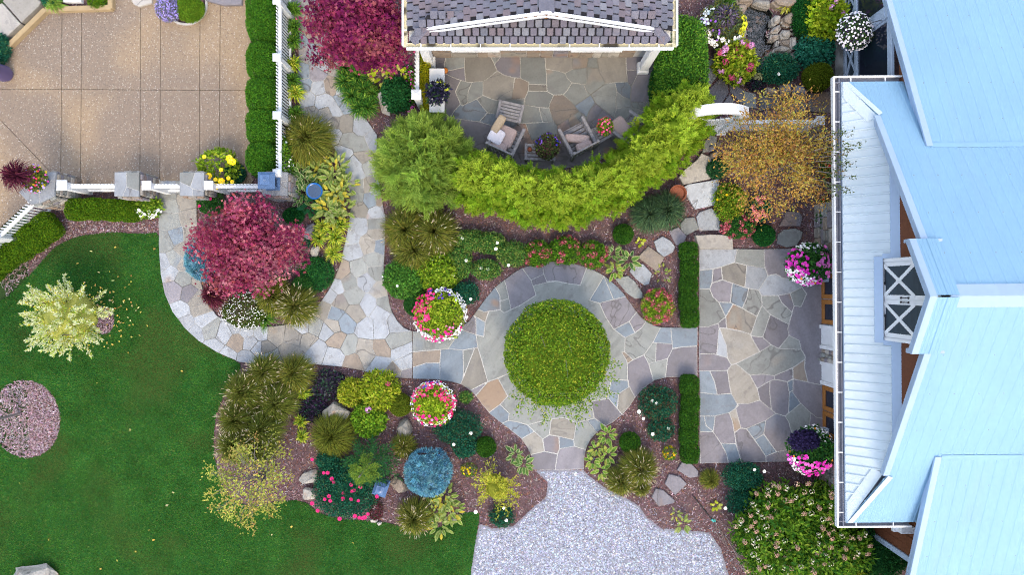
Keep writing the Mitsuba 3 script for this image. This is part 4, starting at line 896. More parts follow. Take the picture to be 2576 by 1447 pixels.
def mound(rx, ry, h, leaf, wd, pal, seed, cover=2.4, rough=.12, freq=2.2, jit=.5, out=.45, up=.2, k_core=.8, sq=2.0, zc=.45, cap=16000, depth=.22, spray=0, tipc=None, droop=0.0, vsq=2.0):
    """a shrub: leaves over (and some inside) a bumpy rounded volume; sq > 2 makes it boxy"""
    rng = np.random.default_rng(seed)
    area = 2 * np.pi * ((rx * ry) ** .5) ** 2 * (.5 + .5 * h / max((rx * ry) ** .5, .05)) + 1e-3
    la = leaf * wd * .5 * (1 + spray * .35)
    n = int(min(cap, max(60, cover * area / la)))
    u = sphere_dirs(n, rng)
    if sq > 2: 
        t = (np.abs(u) ** sq).sum(1) ** (-1 / sq); u2 = u * t[:, None]
    else: u2 = u
    if vsq > 2:
        q_ = np.hypot(u[:, 0], u[:, 1]); u2 = u * ((q_ ** vsq + np.abs(u[:, 2]) ** vsq) ** (-1 / vsq))[:, None]
    r = 1 + (clump_noise(u2, freq, seed) - .5) * 2 * rough
    d = 1 - depth * rng.random(n) ** 1.6
    P = u2 * (r * d)[:, None] * np.array([rx, ry, h * (1 - zc)]) + [0, 0, h * zc]
    P[:, 2] = np.maximum(P[:, 2], .02)
    No = unit(u / np.array([rx, ry, h * (1 - zc)])); 
    D = unit(rng.normal(0, jit, (n, 3)) + No * out + [0, 0, up - droop])
    N = unit(No + rng.normal(0, jit * .8, (n, 3)) + [0, 0, .5])
    L = leaf * rng.uniform(.7, 1.25, n); Wd = wd * rng.uniform(.75, 1.2, n)
    C = pal_pick(pal, n, rng, .16) * (.72 + .56 * clump_noise(P, freq * 1.8 / max(rx, .2), seed + 5))[:, None]
    tc = None if tipc is None else np.tile(tipc, (n, 1)) * rng.uniform(.8, 1.1, (n, 1))
    m = leafs(P, D, N, L, Wd, C, tipc=tc)
    ms = [m]
    if spray:
        for k in range(spray):
            t = .25 + .6 * k / max(1, spray); s = 1 if k % 2 else -1
            S_ = unit(np.cross(D, N))
            D2 = unit(D * .75 + S_ * s * .75)
            ms.append(leafs(P + D * (L * t)[:, None], D2, N, L * (.55 - .25 * t), Wd * .8, C * rng.uniform(.9, 1.12, (n, 1)), tipc=tc))
    if k_core: ms.append(core(rx, ry, h, pal, seed, k_core, rough, zc))
    return mcat(*ms)

def grass_clump(R, h, n, pal, seed, w=.010, r0=.14, seg=4, sag=1.0, upright=.25, tip=None):
    """arching blades from a crown"""
    rng = np.random.default_rng(seed)
    az = rng.uniform(0, 2 * np.pi, n); reach = R * np.sqrt(rng.uniform(upright ** 2, 1.1, n)); hh = h * rng.uniform(.75, 1.15, n) * (1.15 - .45 * reach / R)
    b = np.stack([np.cos(az + rng.normal(0, .5, n)), np.sin(az + rng.normal(0, .5, n))], 1) * (R * r0 * np.sqrt(rng.random(n)))[:, None]
    t = np.linspace(0, 1, seg + 1)
    dirv = np.stack([np.cos(az), np.sin(az)], 1)
    hor = t[None] ** 1.5 * reach[:, None]
    z = hh[:, None] * (np.sin(t * np.pi * .62)[None] * (1 + .1 * sag) - sag * .35 * (t[None] ** 3) * (reach / R)[:, None])
    twist = rng.normal(0, .25, n)[:, None] * t[None] ** 2 * reach[:, None] * .5
    perp = np.stack([-dirv[:, 1], dirv[:, 0]], 1)
    c = b[:, None] + dirv[:, None] * hor[..., None] + perp[:, None] * twist[..., None]
    p = np.concatenate([c, np.maximum(z, .01)[..., None]], -1)
    ww = (w * rng.uniform(.7, 1.3, n))[:, None] * np.array([.8] + [1.0] * (seg - 1) + [.12])[None]
    s = np.concatenate([perp, rng.normal(0, .35, (n, 1))], 1)[:, None] * ww[..., None] / 2
    v = np.stack([p - s, p + s], 2).reshape(n, -1, 3)
    f = []
    for k in range(seg):
        a = 2 * k; f += [[a, a + 1, a + 3], [a, a + 3, a + 2]]
    F = (np.arange(n)[:, None, None] * (2 * (seg + 1)) + np.array(f)[None]).reshape(-1, 3)
    C = pal_pick(pal, n, rng, .18); C = np.repeat(C[:, None], 2 * (seg + 1), 1)
    if tip is not None: C[:, -4:] = C[:, -4:] * .35 + np.array(tip) * .65
    return v.reshape(-1, 3), F, C.reshape(-1, 3)

def plumes(R, h, n, pal, seed, L=.085, r=.008, rin=.25):
    """bristly seed heads standing at the ends of arching stems"""
    rng = np.random.default_rng(seed)
    az = rng.uniform(0, 2 * np.pi, n); rr = R * np.sqrt(rng.uniform(rin ** 2, 1.05, n))
    d = np.stack([np.cos(az), np.sin(az)], 1)
    P = np.column_stack([d * rr[:, None], h * (1.18 - .55 * (rr / R) ** 2) * rng.uniform(.9, 1.1, n)])
    D = unit(np.column_stack([d * (.25 + 1.3 * rr / R)[:, None], .75 - .5 * rr / R]) + rng.normal(0, .15, (n, 3)))
    C = pal_pick(pal, n, rng, .12); LL = L * rng.uniform(.7, 1.3, n)
    a = unit(np.cross(D, rng.normal(0, 1, (n, 3)))); b = np.cross(D, a)
    return mcat(leafs(P, D, a, LL, r * 2, C, .0, .35), leafs(P, D, b, LL, r * 2, C, .0, .35), leafs(P - D * .18, D, a, .2, .004, C * np.array([.35, .42, .2]), 0, .5))

def discs(P, N, R, C, sides=6, cup=.25, eye=None):
    n = len(P); R = np.broadcast_to(R, (n,))
    a = unit(np.cross(N, np.array([.31, .77, .12]))); b = np.cross(N, a)
    ang = np.arange(sides) * 2 * np.pi / sides
    ring = P[:, None] + (np.cos(ang)[None, :, None] * a[:, None] + np.sin(ang)[None, :, None] * b[:, None]) * R[:, None, None] + N[:, None] * (R * cup)[:, None, None]
    v = np.concatenate([P[:, None], ring], 1)
    j = np.arange(sides); f = np.stack([j * 0, 1 + j, 1 + (j + 1) % sides], 1)
    F = (np.arange(n)[:, None, None] * (sides + 1) + f[None]).reshape(-1, 3)
    col = np.repeat(C[:, None], sides + 1, 1)
    if eye is not None: col[:, 0] = eye
    return v.reshape(-1, 3), F, col.reshape(-1, 3)

def bloom_mound(rx, ry, h, n, rad, pal, seed, zc=.4, zmin=.05, eye=None, patch=None, jit=.35, lift=1.05, ang=None, clump=0.0):
    """open flowers over a mound; patch = (angle range in degrees) keeps them to one side"""
    rng = np.random.default_rng(seed)
    u = sphere_dirs(n * (12 if (patch or ang) else 1) + 40 * bool(patch), rng, zmin)
    if patch:
        a = np.degrees(np.arctan2(u[:, 1], u[:, 0])) % 360; lo, hi, zl, zh = patch
        keep = ((a - lo) % 360 <= (hi - lo)) & (u[:, 2] >= zl) & (u[:, 2] <= zh); u = u[keep][:n]
    if clump: u = u[clump_noise(u, 3.2, seed + 3) > clump]
    P = u * np.array([rx, ry, h * (1 - zc)]) * lift * rng.uniform(.93, 1.06, (len(u), 1)) + [0, 0, h * zc]
    N = unit(u + [0, 0, .5] + rng.normal(0, jit, u.shape))
    return discs(P, N, rad * rng.uniform(.75, 1.25, len(u)), pal_pick(pal, len(u), rng, .08), 6, .25, eye)

def flower_head(R, pal, seed, n=46, petal=.022, flatn=.7, zmin=-.2):
    rng = np.random.default_rng(seed); u = sphere_dirs(n, rng, zmin)
    P = u * np.array([R, R, R * flatn]) * rng.uniform(.88, 1.04, (n, 1))
    return cply(discs(P, unit(u + rng.normal(0, .25, u.shape)), petal * rng.uniform(.8, 1.2, n), pal_pick(pal, n, rng, .13), 5, .2), 'petal')

def rose_head(R, pal, seed):
    rng = np.random.default_rng(seed); ms = []
    for ring, (k, rr, el) in enumerate(((7, 1, .25), (6, .7, .6), (4, .4, 1.0))):
        a = np.arange(k) * 2 * np.pi / k + ring
        D = np.stack([np.cos(a), np.sin(a), a * 0 + el], 1); P = D * np.array([.12, .12, .1]) * R
        ms.append(leafs(P, unit(D), np.tile([0, 0, 1.0], (k, 1)), R * rr * 1.1, R * rr * 1.2, pal_pick(pal, k, rng, .08), -.12, .62))
    return cply(mcat(*ms), 'petal')

def star_leafs(P, D, N, L, C, lobes=3):
    ms = []
    S_ = unit(np.cross(D, N))
    for k, (a, s) in enumerate([(0, 1.0), (.75, .82), (-.75, .82), (1.5, .5), (-1.5, .5)][:lobes]):
        ms.append(leafs(P, unit(D * math.cos(a) + S_ * math.sin(a)), N, L * s, L * s * .42, C, .12, .5))
    return mcat(*ms)

def limbs(tips, base_z, trunk_h, r0, seed, bend=.15):
    """trunk and limbs that reach the given tips"""
    rng = np.random.default_rng(seed); ms = []
    fork = np.array([0, 0, trunk_h])
    ms.append(tube([[0, 0, -.03], [0.01, 0.0, trunk_h * .5], fork], [r0 * 1.25, r0, r0 * .85], 7))
    for t in tips:
        t = np.asarray(t, float); m = fork * .5 + t * .5 + rng.normal(0, bend * np.linalg.norm(t - fork) * .5, 3)
        a = fork * .8 + m * .2
        pts = np.array([fork - [0, 0, .02], a, m, m * .4 + t * .6, t]); ms.append(tube(pts, np.array([.62, .5, .34, .22, .08]) * r0, 5))
    return cat(*ms)

def cloud_tree(rx, ry, h, trunk_h, n_cl, per, cl_r, pal, seed, kind='leaf', leaf=.05, wd=.025, r0=.04, zc=.55, shell=.55, zmin=-.2, bark='bark', pal2=None, flat_=.55, off=(0, 0)):
    """a tree: leaves gathered in clumps at the ends of its limbs"""
    rng = np.random.default_rng(seed)
    u = sphere_dirs(n_cl, rng, zmin)
    rr = (shell + (1 - shell) * rng.random(n_cl)) * (1 + (clump_noise(u, 1.8, seed) - .5) * .5)
    cz = trunk_h + (h - trunk_h) * .45
    Cn = u * rr[:, None] * np.array([rx, ry, (h - trunk_h) * .55]) + [off[0], off[1], cz]
    k = rng.integers(int(per * .6), int(per * 1.4) + 1, n_cl); idx = np.repeat(np.arange(n_cl), k); n = len(idx)
    o = rng.normal(0, 1, (n, 3)) * cl_r * np.array([1, 1, flat_])
    P = Cn[idx] + o
    No = unit(unit(P - [off[0], off[1], cz - .3]) + [0, 0, .6])
    D = unit(rng.normal(0, .6, (n, 3)) + unit(o) * .6 + unit(u[idx]) * .4 - [0, 0, .1])
    N = unit(No + rng.normal(0, .4, (n, 3)))
    cp = pal_pick(pal, n_cl, rng, .14) if pal2 is None else None
    C = (pal_pick(pal, n, rng, .15) * .6 + .4 * pal_pick(pal, n_cl, rng, .1)[idx]) * (.72 + .56 * rng.random(n_cl))[idx][:, None]
    L = leaf * rng.uniform(.7, 1.3, n)
    m = star_leafs(P, D, N, L, C) if kind == 'star' else leafs(P, D, N, L, wd * rng.uniform(.8, 1.2, n), C)
    sel = rng.choice(n_cl, min(n_cl, 26), replace=False)
    tr = limbs(Cn[sel], 0, trunk_h, r0, seed)
    tw = []
    for i in range(min(n_cl, 160)):
        a = Cn[i]; b = np.array([off[0], off[1], cz]) * .35 + a * .65
        tw.append(tube([b, (a + b) / 2 + rng.normal(0, .02, 3), a], [.006, .004, .002], 4))
    return m, cat(tr, *tw)

def boulder(rx, ry, rz, seed, n=16, k=.16, sub=3):
    rng = np.random.default_rng(seed)
    u = sphere_dirs(n, rng, -.9); h = trimesh.convex.convex_hull(u * rng.uniform(.8, 1.0, (n, 1)))
    for _ in range(sub): h = h.subdivide()
    v = np.array(h.vertices); nn = np.array(h.vertex_normals)
    v = v + nn * ((meshkit.fbm(v * 1.7 + seed, 4, seed) - .5) * k * 1.6)[:, None]
    return v * [rx, ry, rz] + [0, 0, rz * .35], np.array(h.faces)

def ovate(L, Wd, cin, cedge, rng, cup=.16, droop=.25, nseg=5, ribs=True):
    """one large leaf with a margin of its own colour"""
    t = np.linspace(0, 1, nseg + 1); w = np.sin(np.pi * t ** .75) ** .8 * Wd / 2; w[0] = .006; w[-1] = .0
    rows = []
    for s, lift in ((-1, 1), (-.68, .55), (0, 0), (.68, .55), (1, 1)):
        y = w * s; z = L * (.28 * t - droop * t * t) + cup * np.abs(y) * lift
        rows.append(np.stack([t * L, y, z], 1))
    v = np.array(rows); nr = len(rows); f = []; 
    idx = lambda r, k: r * (nseg + 1) + k
    vs = v.reshape(-1, 3); V, F, C = [], [], []
    for r in range(nr - 1):
        col = cedge if r in (0, nr - 2) else cin
        for k in range(nseg):
            q = [vs[idx(r, k)], vs[idx(r, k + 1)], vs[idx(r + 1, k + 1)], vs[idx(r + 1, k)]]
            b = len(V); V += q; F += [[b, b + 1, b + 2], [b, b + 2, b + 3]]
            C += [np.array(col) * (1 + .12 * (k % 2 - .5))] * 4
    return np.array(V), np.array(F), np.array(C)

def tufted(rx, ry, h, nc, k, L, wd, pal, tip, seed, zc=.3, bump=.12, zmin=-.3, cone=.42, up=.45, sub=5, core_k=.74, size=.12):
    """a conifer: fans of scaly sprays gathered in tufts that stand out of the surface"""
    rng = np.random.default_rng(seed); u = sphere_dirs(nc, rng, zmin)
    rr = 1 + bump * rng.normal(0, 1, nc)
    Cn = u * rr[:, None] * np.array([rx, ry, h * (1 - zc)]) * .88 + [0, 0, h * zc]
    A = unit(u * [1, 1, .8] + [0, 0, up] + rng.normal(0, .15, (nc, 3)))
    idx = np.repeat(np.arange(nc), k); n = len(idx)
    D = unit(A[idx] + rng.normal(0, cone, (n, 3))); P = Cn[idx] + rng.normal(0, size * .4, (n, 3)) - A[idx] * size * .6
    N = unit(rng.normal(0, .6, (n, 3)) + [0, 0, .8]); S_ = unit(np.cross(D, N))
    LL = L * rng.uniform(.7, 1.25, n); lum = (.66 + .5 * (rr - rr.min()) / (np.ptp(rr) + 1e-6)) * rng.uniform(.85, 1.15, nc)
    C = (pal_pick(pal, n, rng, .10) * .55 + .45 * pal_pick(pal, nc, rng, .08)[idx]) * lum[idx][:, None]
    Ct = C * .4 + np.array(tip) * .6 * rng.uniform(.7, 1.15, (n, 1))
    ms = [leafs(P, D, N, LL, wd, C, .1, .4, tipc=Ct)]
    for q in range(sub):
        t = .2 + .62 * q / max(1, sub - 1); s = 1 if q % 2 else -1
        D2 = unit(D * .8 + S_ * s * .65 + rng.normal(0, .1, (n, 3)))
        ms.append(leafs(P + D * (LL * t)[:, None], D2, N, LL * (.62 - .32 * t), wd * .85, C * (1 - .25 * t) + Ct * .25 * t, .1, .45, tipc=Ct))
    if core_k: ms.append(core(rx, ry, h, pal, seed, core_k, .06, zc))
    return mcat(*ms)
# ---- fences, pillars, furniture, ornaments ---------------------------------------------------
def fence(name, label, A, B, posts, h=1.0, gap=.075, side=1, cat_='fence', picket_w=.038, post_w=.12, rails=True, group=None):
    A, B = np.array(A, float), np.array(B, float); L = np.linalg.norm(B - A); d = (B - A) / L; rot = math.degrees(math.atan2(d[1], d[0]))
    t = thing(name, label, cat_, group)
    bar_ = lambda z, w, hh: tf(bx(0, L, -w / 2, w / 2, z - hh / 2, z + hh / 2, .004), np.array(TR(A[0], A[1], 0, rot).matrix))
    put(t, 'rail', PLY(bar_(h - .12, .07, .05), 'white_paint')); put(t, 'rail', PLY(bar_(.17, .05, .05), 'white_paint'))
    post = PLY(bx(-post_w / 2, post_w / 2, -post_w / 2, post_w / 2, 0, h + .1), 'white_paint')
    pw = post_w * .75
    cap = PLY(cat(bx(-pw, pw, -pw, pw, h + .1, h + .13), (np.array([[-pw, -pw, h + .13], [pw, -pw, h + .13], [pw, pw, h + .13], [-pw, pw, h + .13], [0, 0, h + .2]]), np.array([[0, 1, 4], [1, 2, 4], [2, 3, 4], [3, 0, 4]]))), 'white_paint')
    for s in posts:
        p = A + d * s; M = TR(p[0], p[1], 0, rot); k = put(t, 'post', post, M); put(k, 'cap', cap, M)
    pk = PLY(cat(bx(-picket_w / 2, picket_w / 2, -.013, .013, .08, h + .0, .004), bx(-picket_w / 2 + .006, picket_w / 2 - .006, -.009, .009, h, h + .03, .006)), 'white_paint')
    n = int(L / gap); nv = np.array([-d[1], d[0]]) * .043 * side
    for k in range(n):
        s = (k + .5) * L / n
        if any(abs(s - q) < post_w * .6 for q in posts): continue
        p = A + d * s + nv; put(t, 'picket', pk, TR(p[0], p[1], 0, rot))
    return t
fence('picket_fence', 'long white picket fence running up beside the clipped scalloped hedge', (-5.36, 2.55), (-5.36, 7.3), (.06, 1.38, 2.70, 4.0), 1.02, side=1)
fence('picket_fence', 'short white picket fence between the planted corner pillar and the next pillar', (-10.34, 2.34), (-9.17, 2.34), (.04,), .95, side=1, post_w=.16)
fence('garden_gate', 'white picket gate between the two square bluestone capped pillars', (-8.40, 2.34), (-7.70, 2.34), (.04,), .95, cat_='gate', side=1, post_w=.14)
fence('picket_fence', 'white picket fence behind the red maple, ending at the lantern pillar', (-6.98, 2.34), (-5.80, 2.34), (.04,), .95, side=1, post_w=.14)
fence('picket_fence', 'white picket fence running diagonally to the left edge beside the slanting hedge', (-11.02, 2.02), (-13.0, .12), (1.25,), .95, gap=.085, side=-1, post_w=.13)
fence('porch_railing', 'thin white railing with one capped post at the left end of the house patio', (-2.19, 4.42), (-2.19, 5.55), (.0,), .95, gap=.09, cat_='railing', post_w=.15)

def pillar(label, capoly, seams, seed, z=.95, tones='tpogn', name='stone_pillar'):
    t = thing(name, label, 'pillar', None); r = np.random.default_rng(seed)
    cp = Polygon(WP(capoly, z)); cp = cp if cp.exterior.is_ccw else Polygon(list(cp.exterior.coords)[::-1])
    pcs = [cp]
    for s in seams:
        l = LineString(WP(s, z)); nx = []
        for q in pcs: nx += polys(shp_split(q, l))
        pcs = nx
    for i, q in enumerate(pcs):
        q2 = polys(q.buffer(-.005, join_style='mitre'))[0]
        put(t, 'capstone', stone_ply(slab(q2, z - .06, z + r.uniform(-.001, .001), .006), 'wgw'[i % 3], r.random(), .83))
    put(t, 'cap_joint', PLY(slab(cp.buffer(-.006), z - .055, z - .006, .002), 'mortar'))
    body = cp.buffer(-.035, join_style='mitre'); c = np.array(body.exterior.coords)
    put(t, 'core', PLY(slab(body.buffer(-.05, join_style='mitre'), 0, z - .06, .002), 'mortar_dark'))
    for a, b in zip(c[:-1], c[1:]):
        L = np.linalg.norm(b - a); d = (b - a) / L; rot = math.degrees(math.atan2(d[1], d[0]))
        zz = 0
        while zz < z - .1:
            hgt = min(r.uniform(.10, .19), z - .062 - zz); s = 0
            if z - .062 - zz - hgt < .05: hgt = z - .062 - zz
            while s < L - .03:
                w = min(r.uniform(.10, .26), L - s)
                if L - s - w < .06: w = L - s
                m = bx(s + .004, s + w - .004, -.035 * r.uniform(-.3, .6), .07, zz + .004, zz + hgt - .004, .014)
                put(t, 'wall_stone', stone_ply(tf(m, np.array(TR(a[0], a[1], 0, rot).matrix)), tones[r.integers(len(tones))], r.random(), r.uniform(.75, 1.1), 'rock'))
                s += w
            zz += hgt
    return t
E5 = lambda *p: [(.2319 * x, 374.3 + .2319 * y) for x, y in p]
E6 = lambda *p: [(451.7 + .2342 * x, 387.2 + .2342 * y) for x, y in p]
pillar('stone pillar with wedge shaped cap that carries the purple grass pot', E5((200, 470), (330, 610), (430, 590), (590, 512), (606, 250), (440, 250)), [E5((440, 200), (420, 700)), E5((150, 350), (700, 345))], 1)
pillar('square bluestone capped pillar right of the planted corner pillar', E5((1240, 250), (1510, 250), (1508, 520), (1236, 515)), [E5((1368, 200), (1372, 410), (1312, 560)), E5((1372, 410), (1540, 470))], 2)
pillar('square bluestone capped pillar beside the yellow flowered shrub', E6((0, 195), (265, 195), (262, 455), (-2, 450)), [E6((175, 170), (115, 352), (140, 375), (140, 500)), E6((-30, 285), (115, 352)), E6((140, 375), (300, 408))], 3)
pillar('stone pillar that carries the square blue lantern', E6((890, 196), (1164, 200), (1160, 450), (888, 448)), [E6((1000, 150), (990, 500)), E6((800, 330), (1300, 272))], 4)

def lantern(label, x, y, z, s, rot):
    t = thing('lantern', label, 'lantern'); M = TR(x, y, z, rot, s)
    m = PLY(cat(bx(-.17, .17, -.17, .17, 0, .05), bx(-.15, .15, -.15, .15, .05, .08), *[bx(sx * .12 - .02, sx * .12 + .02, sy * .12 - .02, sy * .12 + .02, .08, .46) for sx in (-1, 1) for sy in (-1, 1)]), 'blue_steel')
    put(t, 'frame', m, M)
    ps = PLY(bx(-.11, .11, -.11, .11, .08, .46), 'dark_glass'); put(t, 'glass', ps, M)
    def frus(a, b, z0, z1): 
        v = np.array([[sx * q, sy * q, zz] for q, zz in ((a, z0), (b, z1)) for sx, sy in ((-1, -1), (1, -1), (1, 1), (-1, 1))]); h = trimesh.convex.convex_hull(v); return np.array(h.vertices), np.array(h.faces)
    r = put(t, 'roof', PLY(cat(bx(-.20, .20, -.20, .20, .46, .49), frus(.19, .10, .49, .58), bx(-.115, .115, -.115, .115, .58, .60)), 'blue_steel'), M)
    put(r, 'finial', PLY(lathe([(.001, .60), (.085, .60), (.085, .615), (.05, .62), (.05, .635), (.025, .64), (.028, .66), (.001, .675)], 20), 'blue_steel', 40), M)
lantern('blue square lantern standing on the stone pillar above the red maple', -5.50, 2.40, .952, .95, 0)
lantern('small blue lantern turned askew among the roses and the blue globe spruce', -3.10, -4.76, .20, .82, -18)

bb = thing('bird_bath', 'round bright blue bird bath among the variegated hostas', 'bird bath'); c_ = W(792, 481, .55)
put(bb, 'bowl', PLY(lathe([(.001, .50), (.10, .50), (.17, .54), (.198, .60), (.192, .61), (.165, .585), (.10, .565), (.001, .56)], 36), 'cobalt_glaze', 40), TR(c_[0], c_[1], 0))
put(bb, 'pedestal', PLY(lathe([(.12, 0), (.12, .03), (.05, .08), (.045, .45), (.09, .51)], 20), 'cobalt_glaze', 40), TR(c_[0], c_[1], 0))
put(bb, 'water', PLY(lathe([(.166, .583), (.001, .584)], 36), 'basin'), TR(c_[0], c_[1], 0))

# teak furniture on the patio
Z4 = lambda x, y: (1032.5 + .2255 * x, 116.2 + .2255 * y)
def chair(label, dx, dy, rz):
    x, y, _ = W(dx, dy, .5); t = thing('garden_armchair', label, 'armchair', 'wooden armchairs on the house patio'); M = TR(x, y, .05, rz)
    P_ = lambda nm, m: put(t, nm, PLY(m, 'teak'), M)
    for s in (-1, 1):
        P_('arm', bx(s * .31 - .038, s * .31 + .038, -.36, .40, .56, .60, .012))
        P_('leg', bx(s * .31 - .03, s * .31 + .03, .28, .34, 0, .56)); P_('leg', bx(s * .31 - .03, s * .31 + .03, -.36, -.30, 0, .92))
        P_('side_rail', bx(s * .31 - .018, s * .31 + .018, -.30, .28, .26, .33))
    P_('front_rail', bx(-.28, .28, .30, .33, .24, .34)); P_('back_rail', bx(-.28, .28, -.36, -.32, .84, .92)); P_('back_rail', bx(-.28, .28, -.35, -.32, .30, .36))
    for k in range(6): P_('seat_slat', bx(-.285, .285, -.29 + k * .10, -.21 + k * .10, .33, .352))
    for k in range(6): P_('back_slat', bx(-.26 + k * .095, -.215 + k * .095, -.345, -.325, .36, .84))
    return t
chair('weathered armchair with pink and tan cushions and a white pillow', *Z4(1060, 1040), -25)
chair('weathered armchair between the two side tables, with two pink cushions', *Z4(1868, 1030), 28)
chair('weathered armchair almost hidden by the golden hedge, with one mauve cushion', *Z4(2490, 960), 52)
def cushion(label, dx, dy, w, d, h, rz, z, bsdf='cushion', nm='cushion', tilt=0, rx=0):
    x, y, _ = W(dx, dy, z)
    m = trimesh.creation.icosphere(4); v = np.array(m.vertices); e = .38
    v = np.sign(v) * np.abs(v) ** np.array([e, e, .75]); v *= np.array([w, d, h]) / 2
    k = single(nm, PLY((v, np.array(m.faces)), bsdf, True), label, nm, TR(x, y, z, rz, 1.0, tilt, rx))
cushion('long tan back cushion slumped over the left arm of its armchair', *Z4(982, 868), .46, .20, .16, 58, .62, 'cushion_tan')
cushion('square pink seat cushion under the white pillow', *Z4(1066, 1010), .42, .50, .12, -25, .46)
cushion('small pink cushion below the white pillow, against the chair back', *Z4(978, 1108), .44, .17, .14, -22, .52)
cushion('square white throw pillow on the armchair', *Z4(958, 1000), .36, .36, .10, -28, .60, 'pillow', 'pillow', 12)
cushion('longer pink cushion of the armchair between the side tables', *Z4(1860, 1030), .60, .20, .16, -4, .52)
cushion('shorter pink cushion at the back of the armchair between the side tables', *Z4(1938, 1112), .40, .20, .16, 17, .52)
cushion('mauve cushion standing beside the small flower table', *Z4(2335, 900), .40, .44, .12, 38, .46)
def slat_table(name, label, cat_, dx, dy, w, d, z, rz, n, wavy=True, group=None):
    x, y, _ = W(dx, dy, z); t = thing(name, label, cat_, group); M = TR(x, y, .05, rz); z -= .05
    for s in (-1, 1):
        put(t, 'end_board', PLY(bx(s * (w / 2 - .035) - .035, s * (w / 2 - .035) + .035, -d / 2, d / 2, z - .035, z + .006, .012), 'teak'), M)
        for q in (-1, 1): put(t, 'leg', PLY(bx(s * (w / 2 - .05) - .025, s * (w / 2 - .05) + .025, q * (d / 2 - .04) - .025, q * (d / 2 - .04) + .025, 0, z - .035), 'teak'), M)
    for k in range(n):
        a = -d / 2 + d * k / n; e = .012 if k in (0, n - 1) else 0
        put(t, 'slat', PLY(bx(-w / 2 + .07, w / 2 - .07, a + .010 - e * .5, a + d / n - .010, z - .03, z + e * .4, .005), 'teak'), M)
slat_table('footstool', 'weathered slatted footstool standing alone on the patio flags', 'footstool', *Z4(1110, 725), .62, .46, .40, -13, 6)
slat_table('side_table', 'weathered slatted side table with a coleus pot and a small lantern', 'side table', *Z4(1447, 1180), .74, .40, .48, -2, 5, group=None)
slat_table('side_table', 'smaller slatted side table turned askew, with pink flowers on it', 'side table', *Z4(2152, 952), .48, .40, .48, 30, 5)
cc = W(*Z4(1330, 1155), .5); single('candle_holder', PLY(lathe([(.001, .48), (.05, .48), (.055, .56), (.045, .60), (.04, .56), (.001, .55)], 18), 'terracotta', 40), 'small round brown candle pot on the slatted table', 'candle holder', TR(cc[0], cc[1], 0))
pk_ = W(*Z4(355, 212), .5); v = lathe([(.001, 0), (.05, .005), (.075, .04), (.07, .08), (.03, .1), (.001, .092)], 24); a_ = np.arctan2(v[0][:, 1], v[0][:, 0]); v = (v[0] * np.column_stack([1 - .1 * np.abs(np.cos(4 * a_))] * 2 + [np.ones(len(a_))]), v[1])
single('pumpkin', PLY(v, 'pumpkin', 40), 'small orange pumpkin behind the white bench', 'pumpkin', TR(pk_[0] + .03, pk_[1], .05))
wb = thing('white_bench', 'long white bench against the left end of the patio, with a dark potted plant', 'bench')
put(wb, 'seat', PLY(cat(bx(-1.96, -1.60, 4.16, 5.20, .44, .50)), 'white_paint'))
for a, b in ((4.2, 4.28), (5.08, 5.16)): put(wb, 'leg', PLY(bx(-1.93, -1.63, a, b, .05, .44), 'white_paint'))
put(wb, 'stretcher', PLY(bx(-1.80, -1.76, 4.28, 5.08, .2, .26), 'white_paint'))

# white arched gate by the barn
ag = thing('arched_gate', 'white board gate under a curved white arch beside the golden hedge', 'gate')
GYy = 3.82
for x in (3.98, 5.08): 
    k = put(ag, 'post', PLY(bx(x - .09, x + .09, GYy - .09, GYy + .09, 0, 1.72), 'white_paint')); put(k, 'foot', PLY(bx(x - .11, x + .11, GYy - .11, GYy + .11, 0, .12), 'white_paint'))
xs = np.linspace(3.90, 5.16, 17)
for a, b in zip(xs[:-1], xs[1:]):
    f_ = lambda x: 1.74 + .36 * (1 - ((x - 4.53) / .63) ** 2)
    vv = np.array([[x, GYy + s, f_(x) + dz] for x in (a, b) for s in (-.11, .11) for dz in (0, .10)]); h = trimesh.convex.convex_hull(vv); put(ag, 'arch_piece', PLY((np.array(h.vertices), np.array(h.faces)), 'white_paint'))
for k in range(10):
    x = 4.08 + k * .091
    zt = 1.50 - .34 * (1 - ((x + .045 - 4.53) / .46) ** 2); put(ag, 'board', PLY(bx(x, x + .088, GYy - .018, GYy + .012, .07, zt), 'white_paint'))
put(ag, 'cross_rail', PLY(bx(4.07, 5.0, GYy + .013, GYy + .05, .25, .36), 'white_paint'))
bf = thing('board_fence', 'white board fence glimpsed through the orange tree, reaching the barn corner', 'fence')
for k in range(18): put(bf, 'board', PLY(bx(5.19 + k * .1, 5.284 + k * .1, GYy - .015, GYy + .015, .08, .92), 'white_paint'))
put(bf, 'cap_rail', PLY(bx(5.18, 7.0, GYy - .05, GYy + .05, .925, .97), 'white_paint')); put(bf, 'post', PLY(cat(bx(6.98, 7.12, GYy - .07, GYy + .07, 0, 1.05), bx(6.95, 7.15, GYy - .1, GYy + .1, 1.05, 1.1)), 'white_paint'))
bh = W(2062, 322, .8); single('garden_bust', PLY(lathe([(.001, .0), (.09, .0), (.08, .5), (.12, .62), (.1, .8), (.03, .92), (.001, .93)], 16), 'pale_bark', 40), 'small pale urn by the barn corner behind the orange tree', 'urn', TR(bh[0], bh[1], 0))

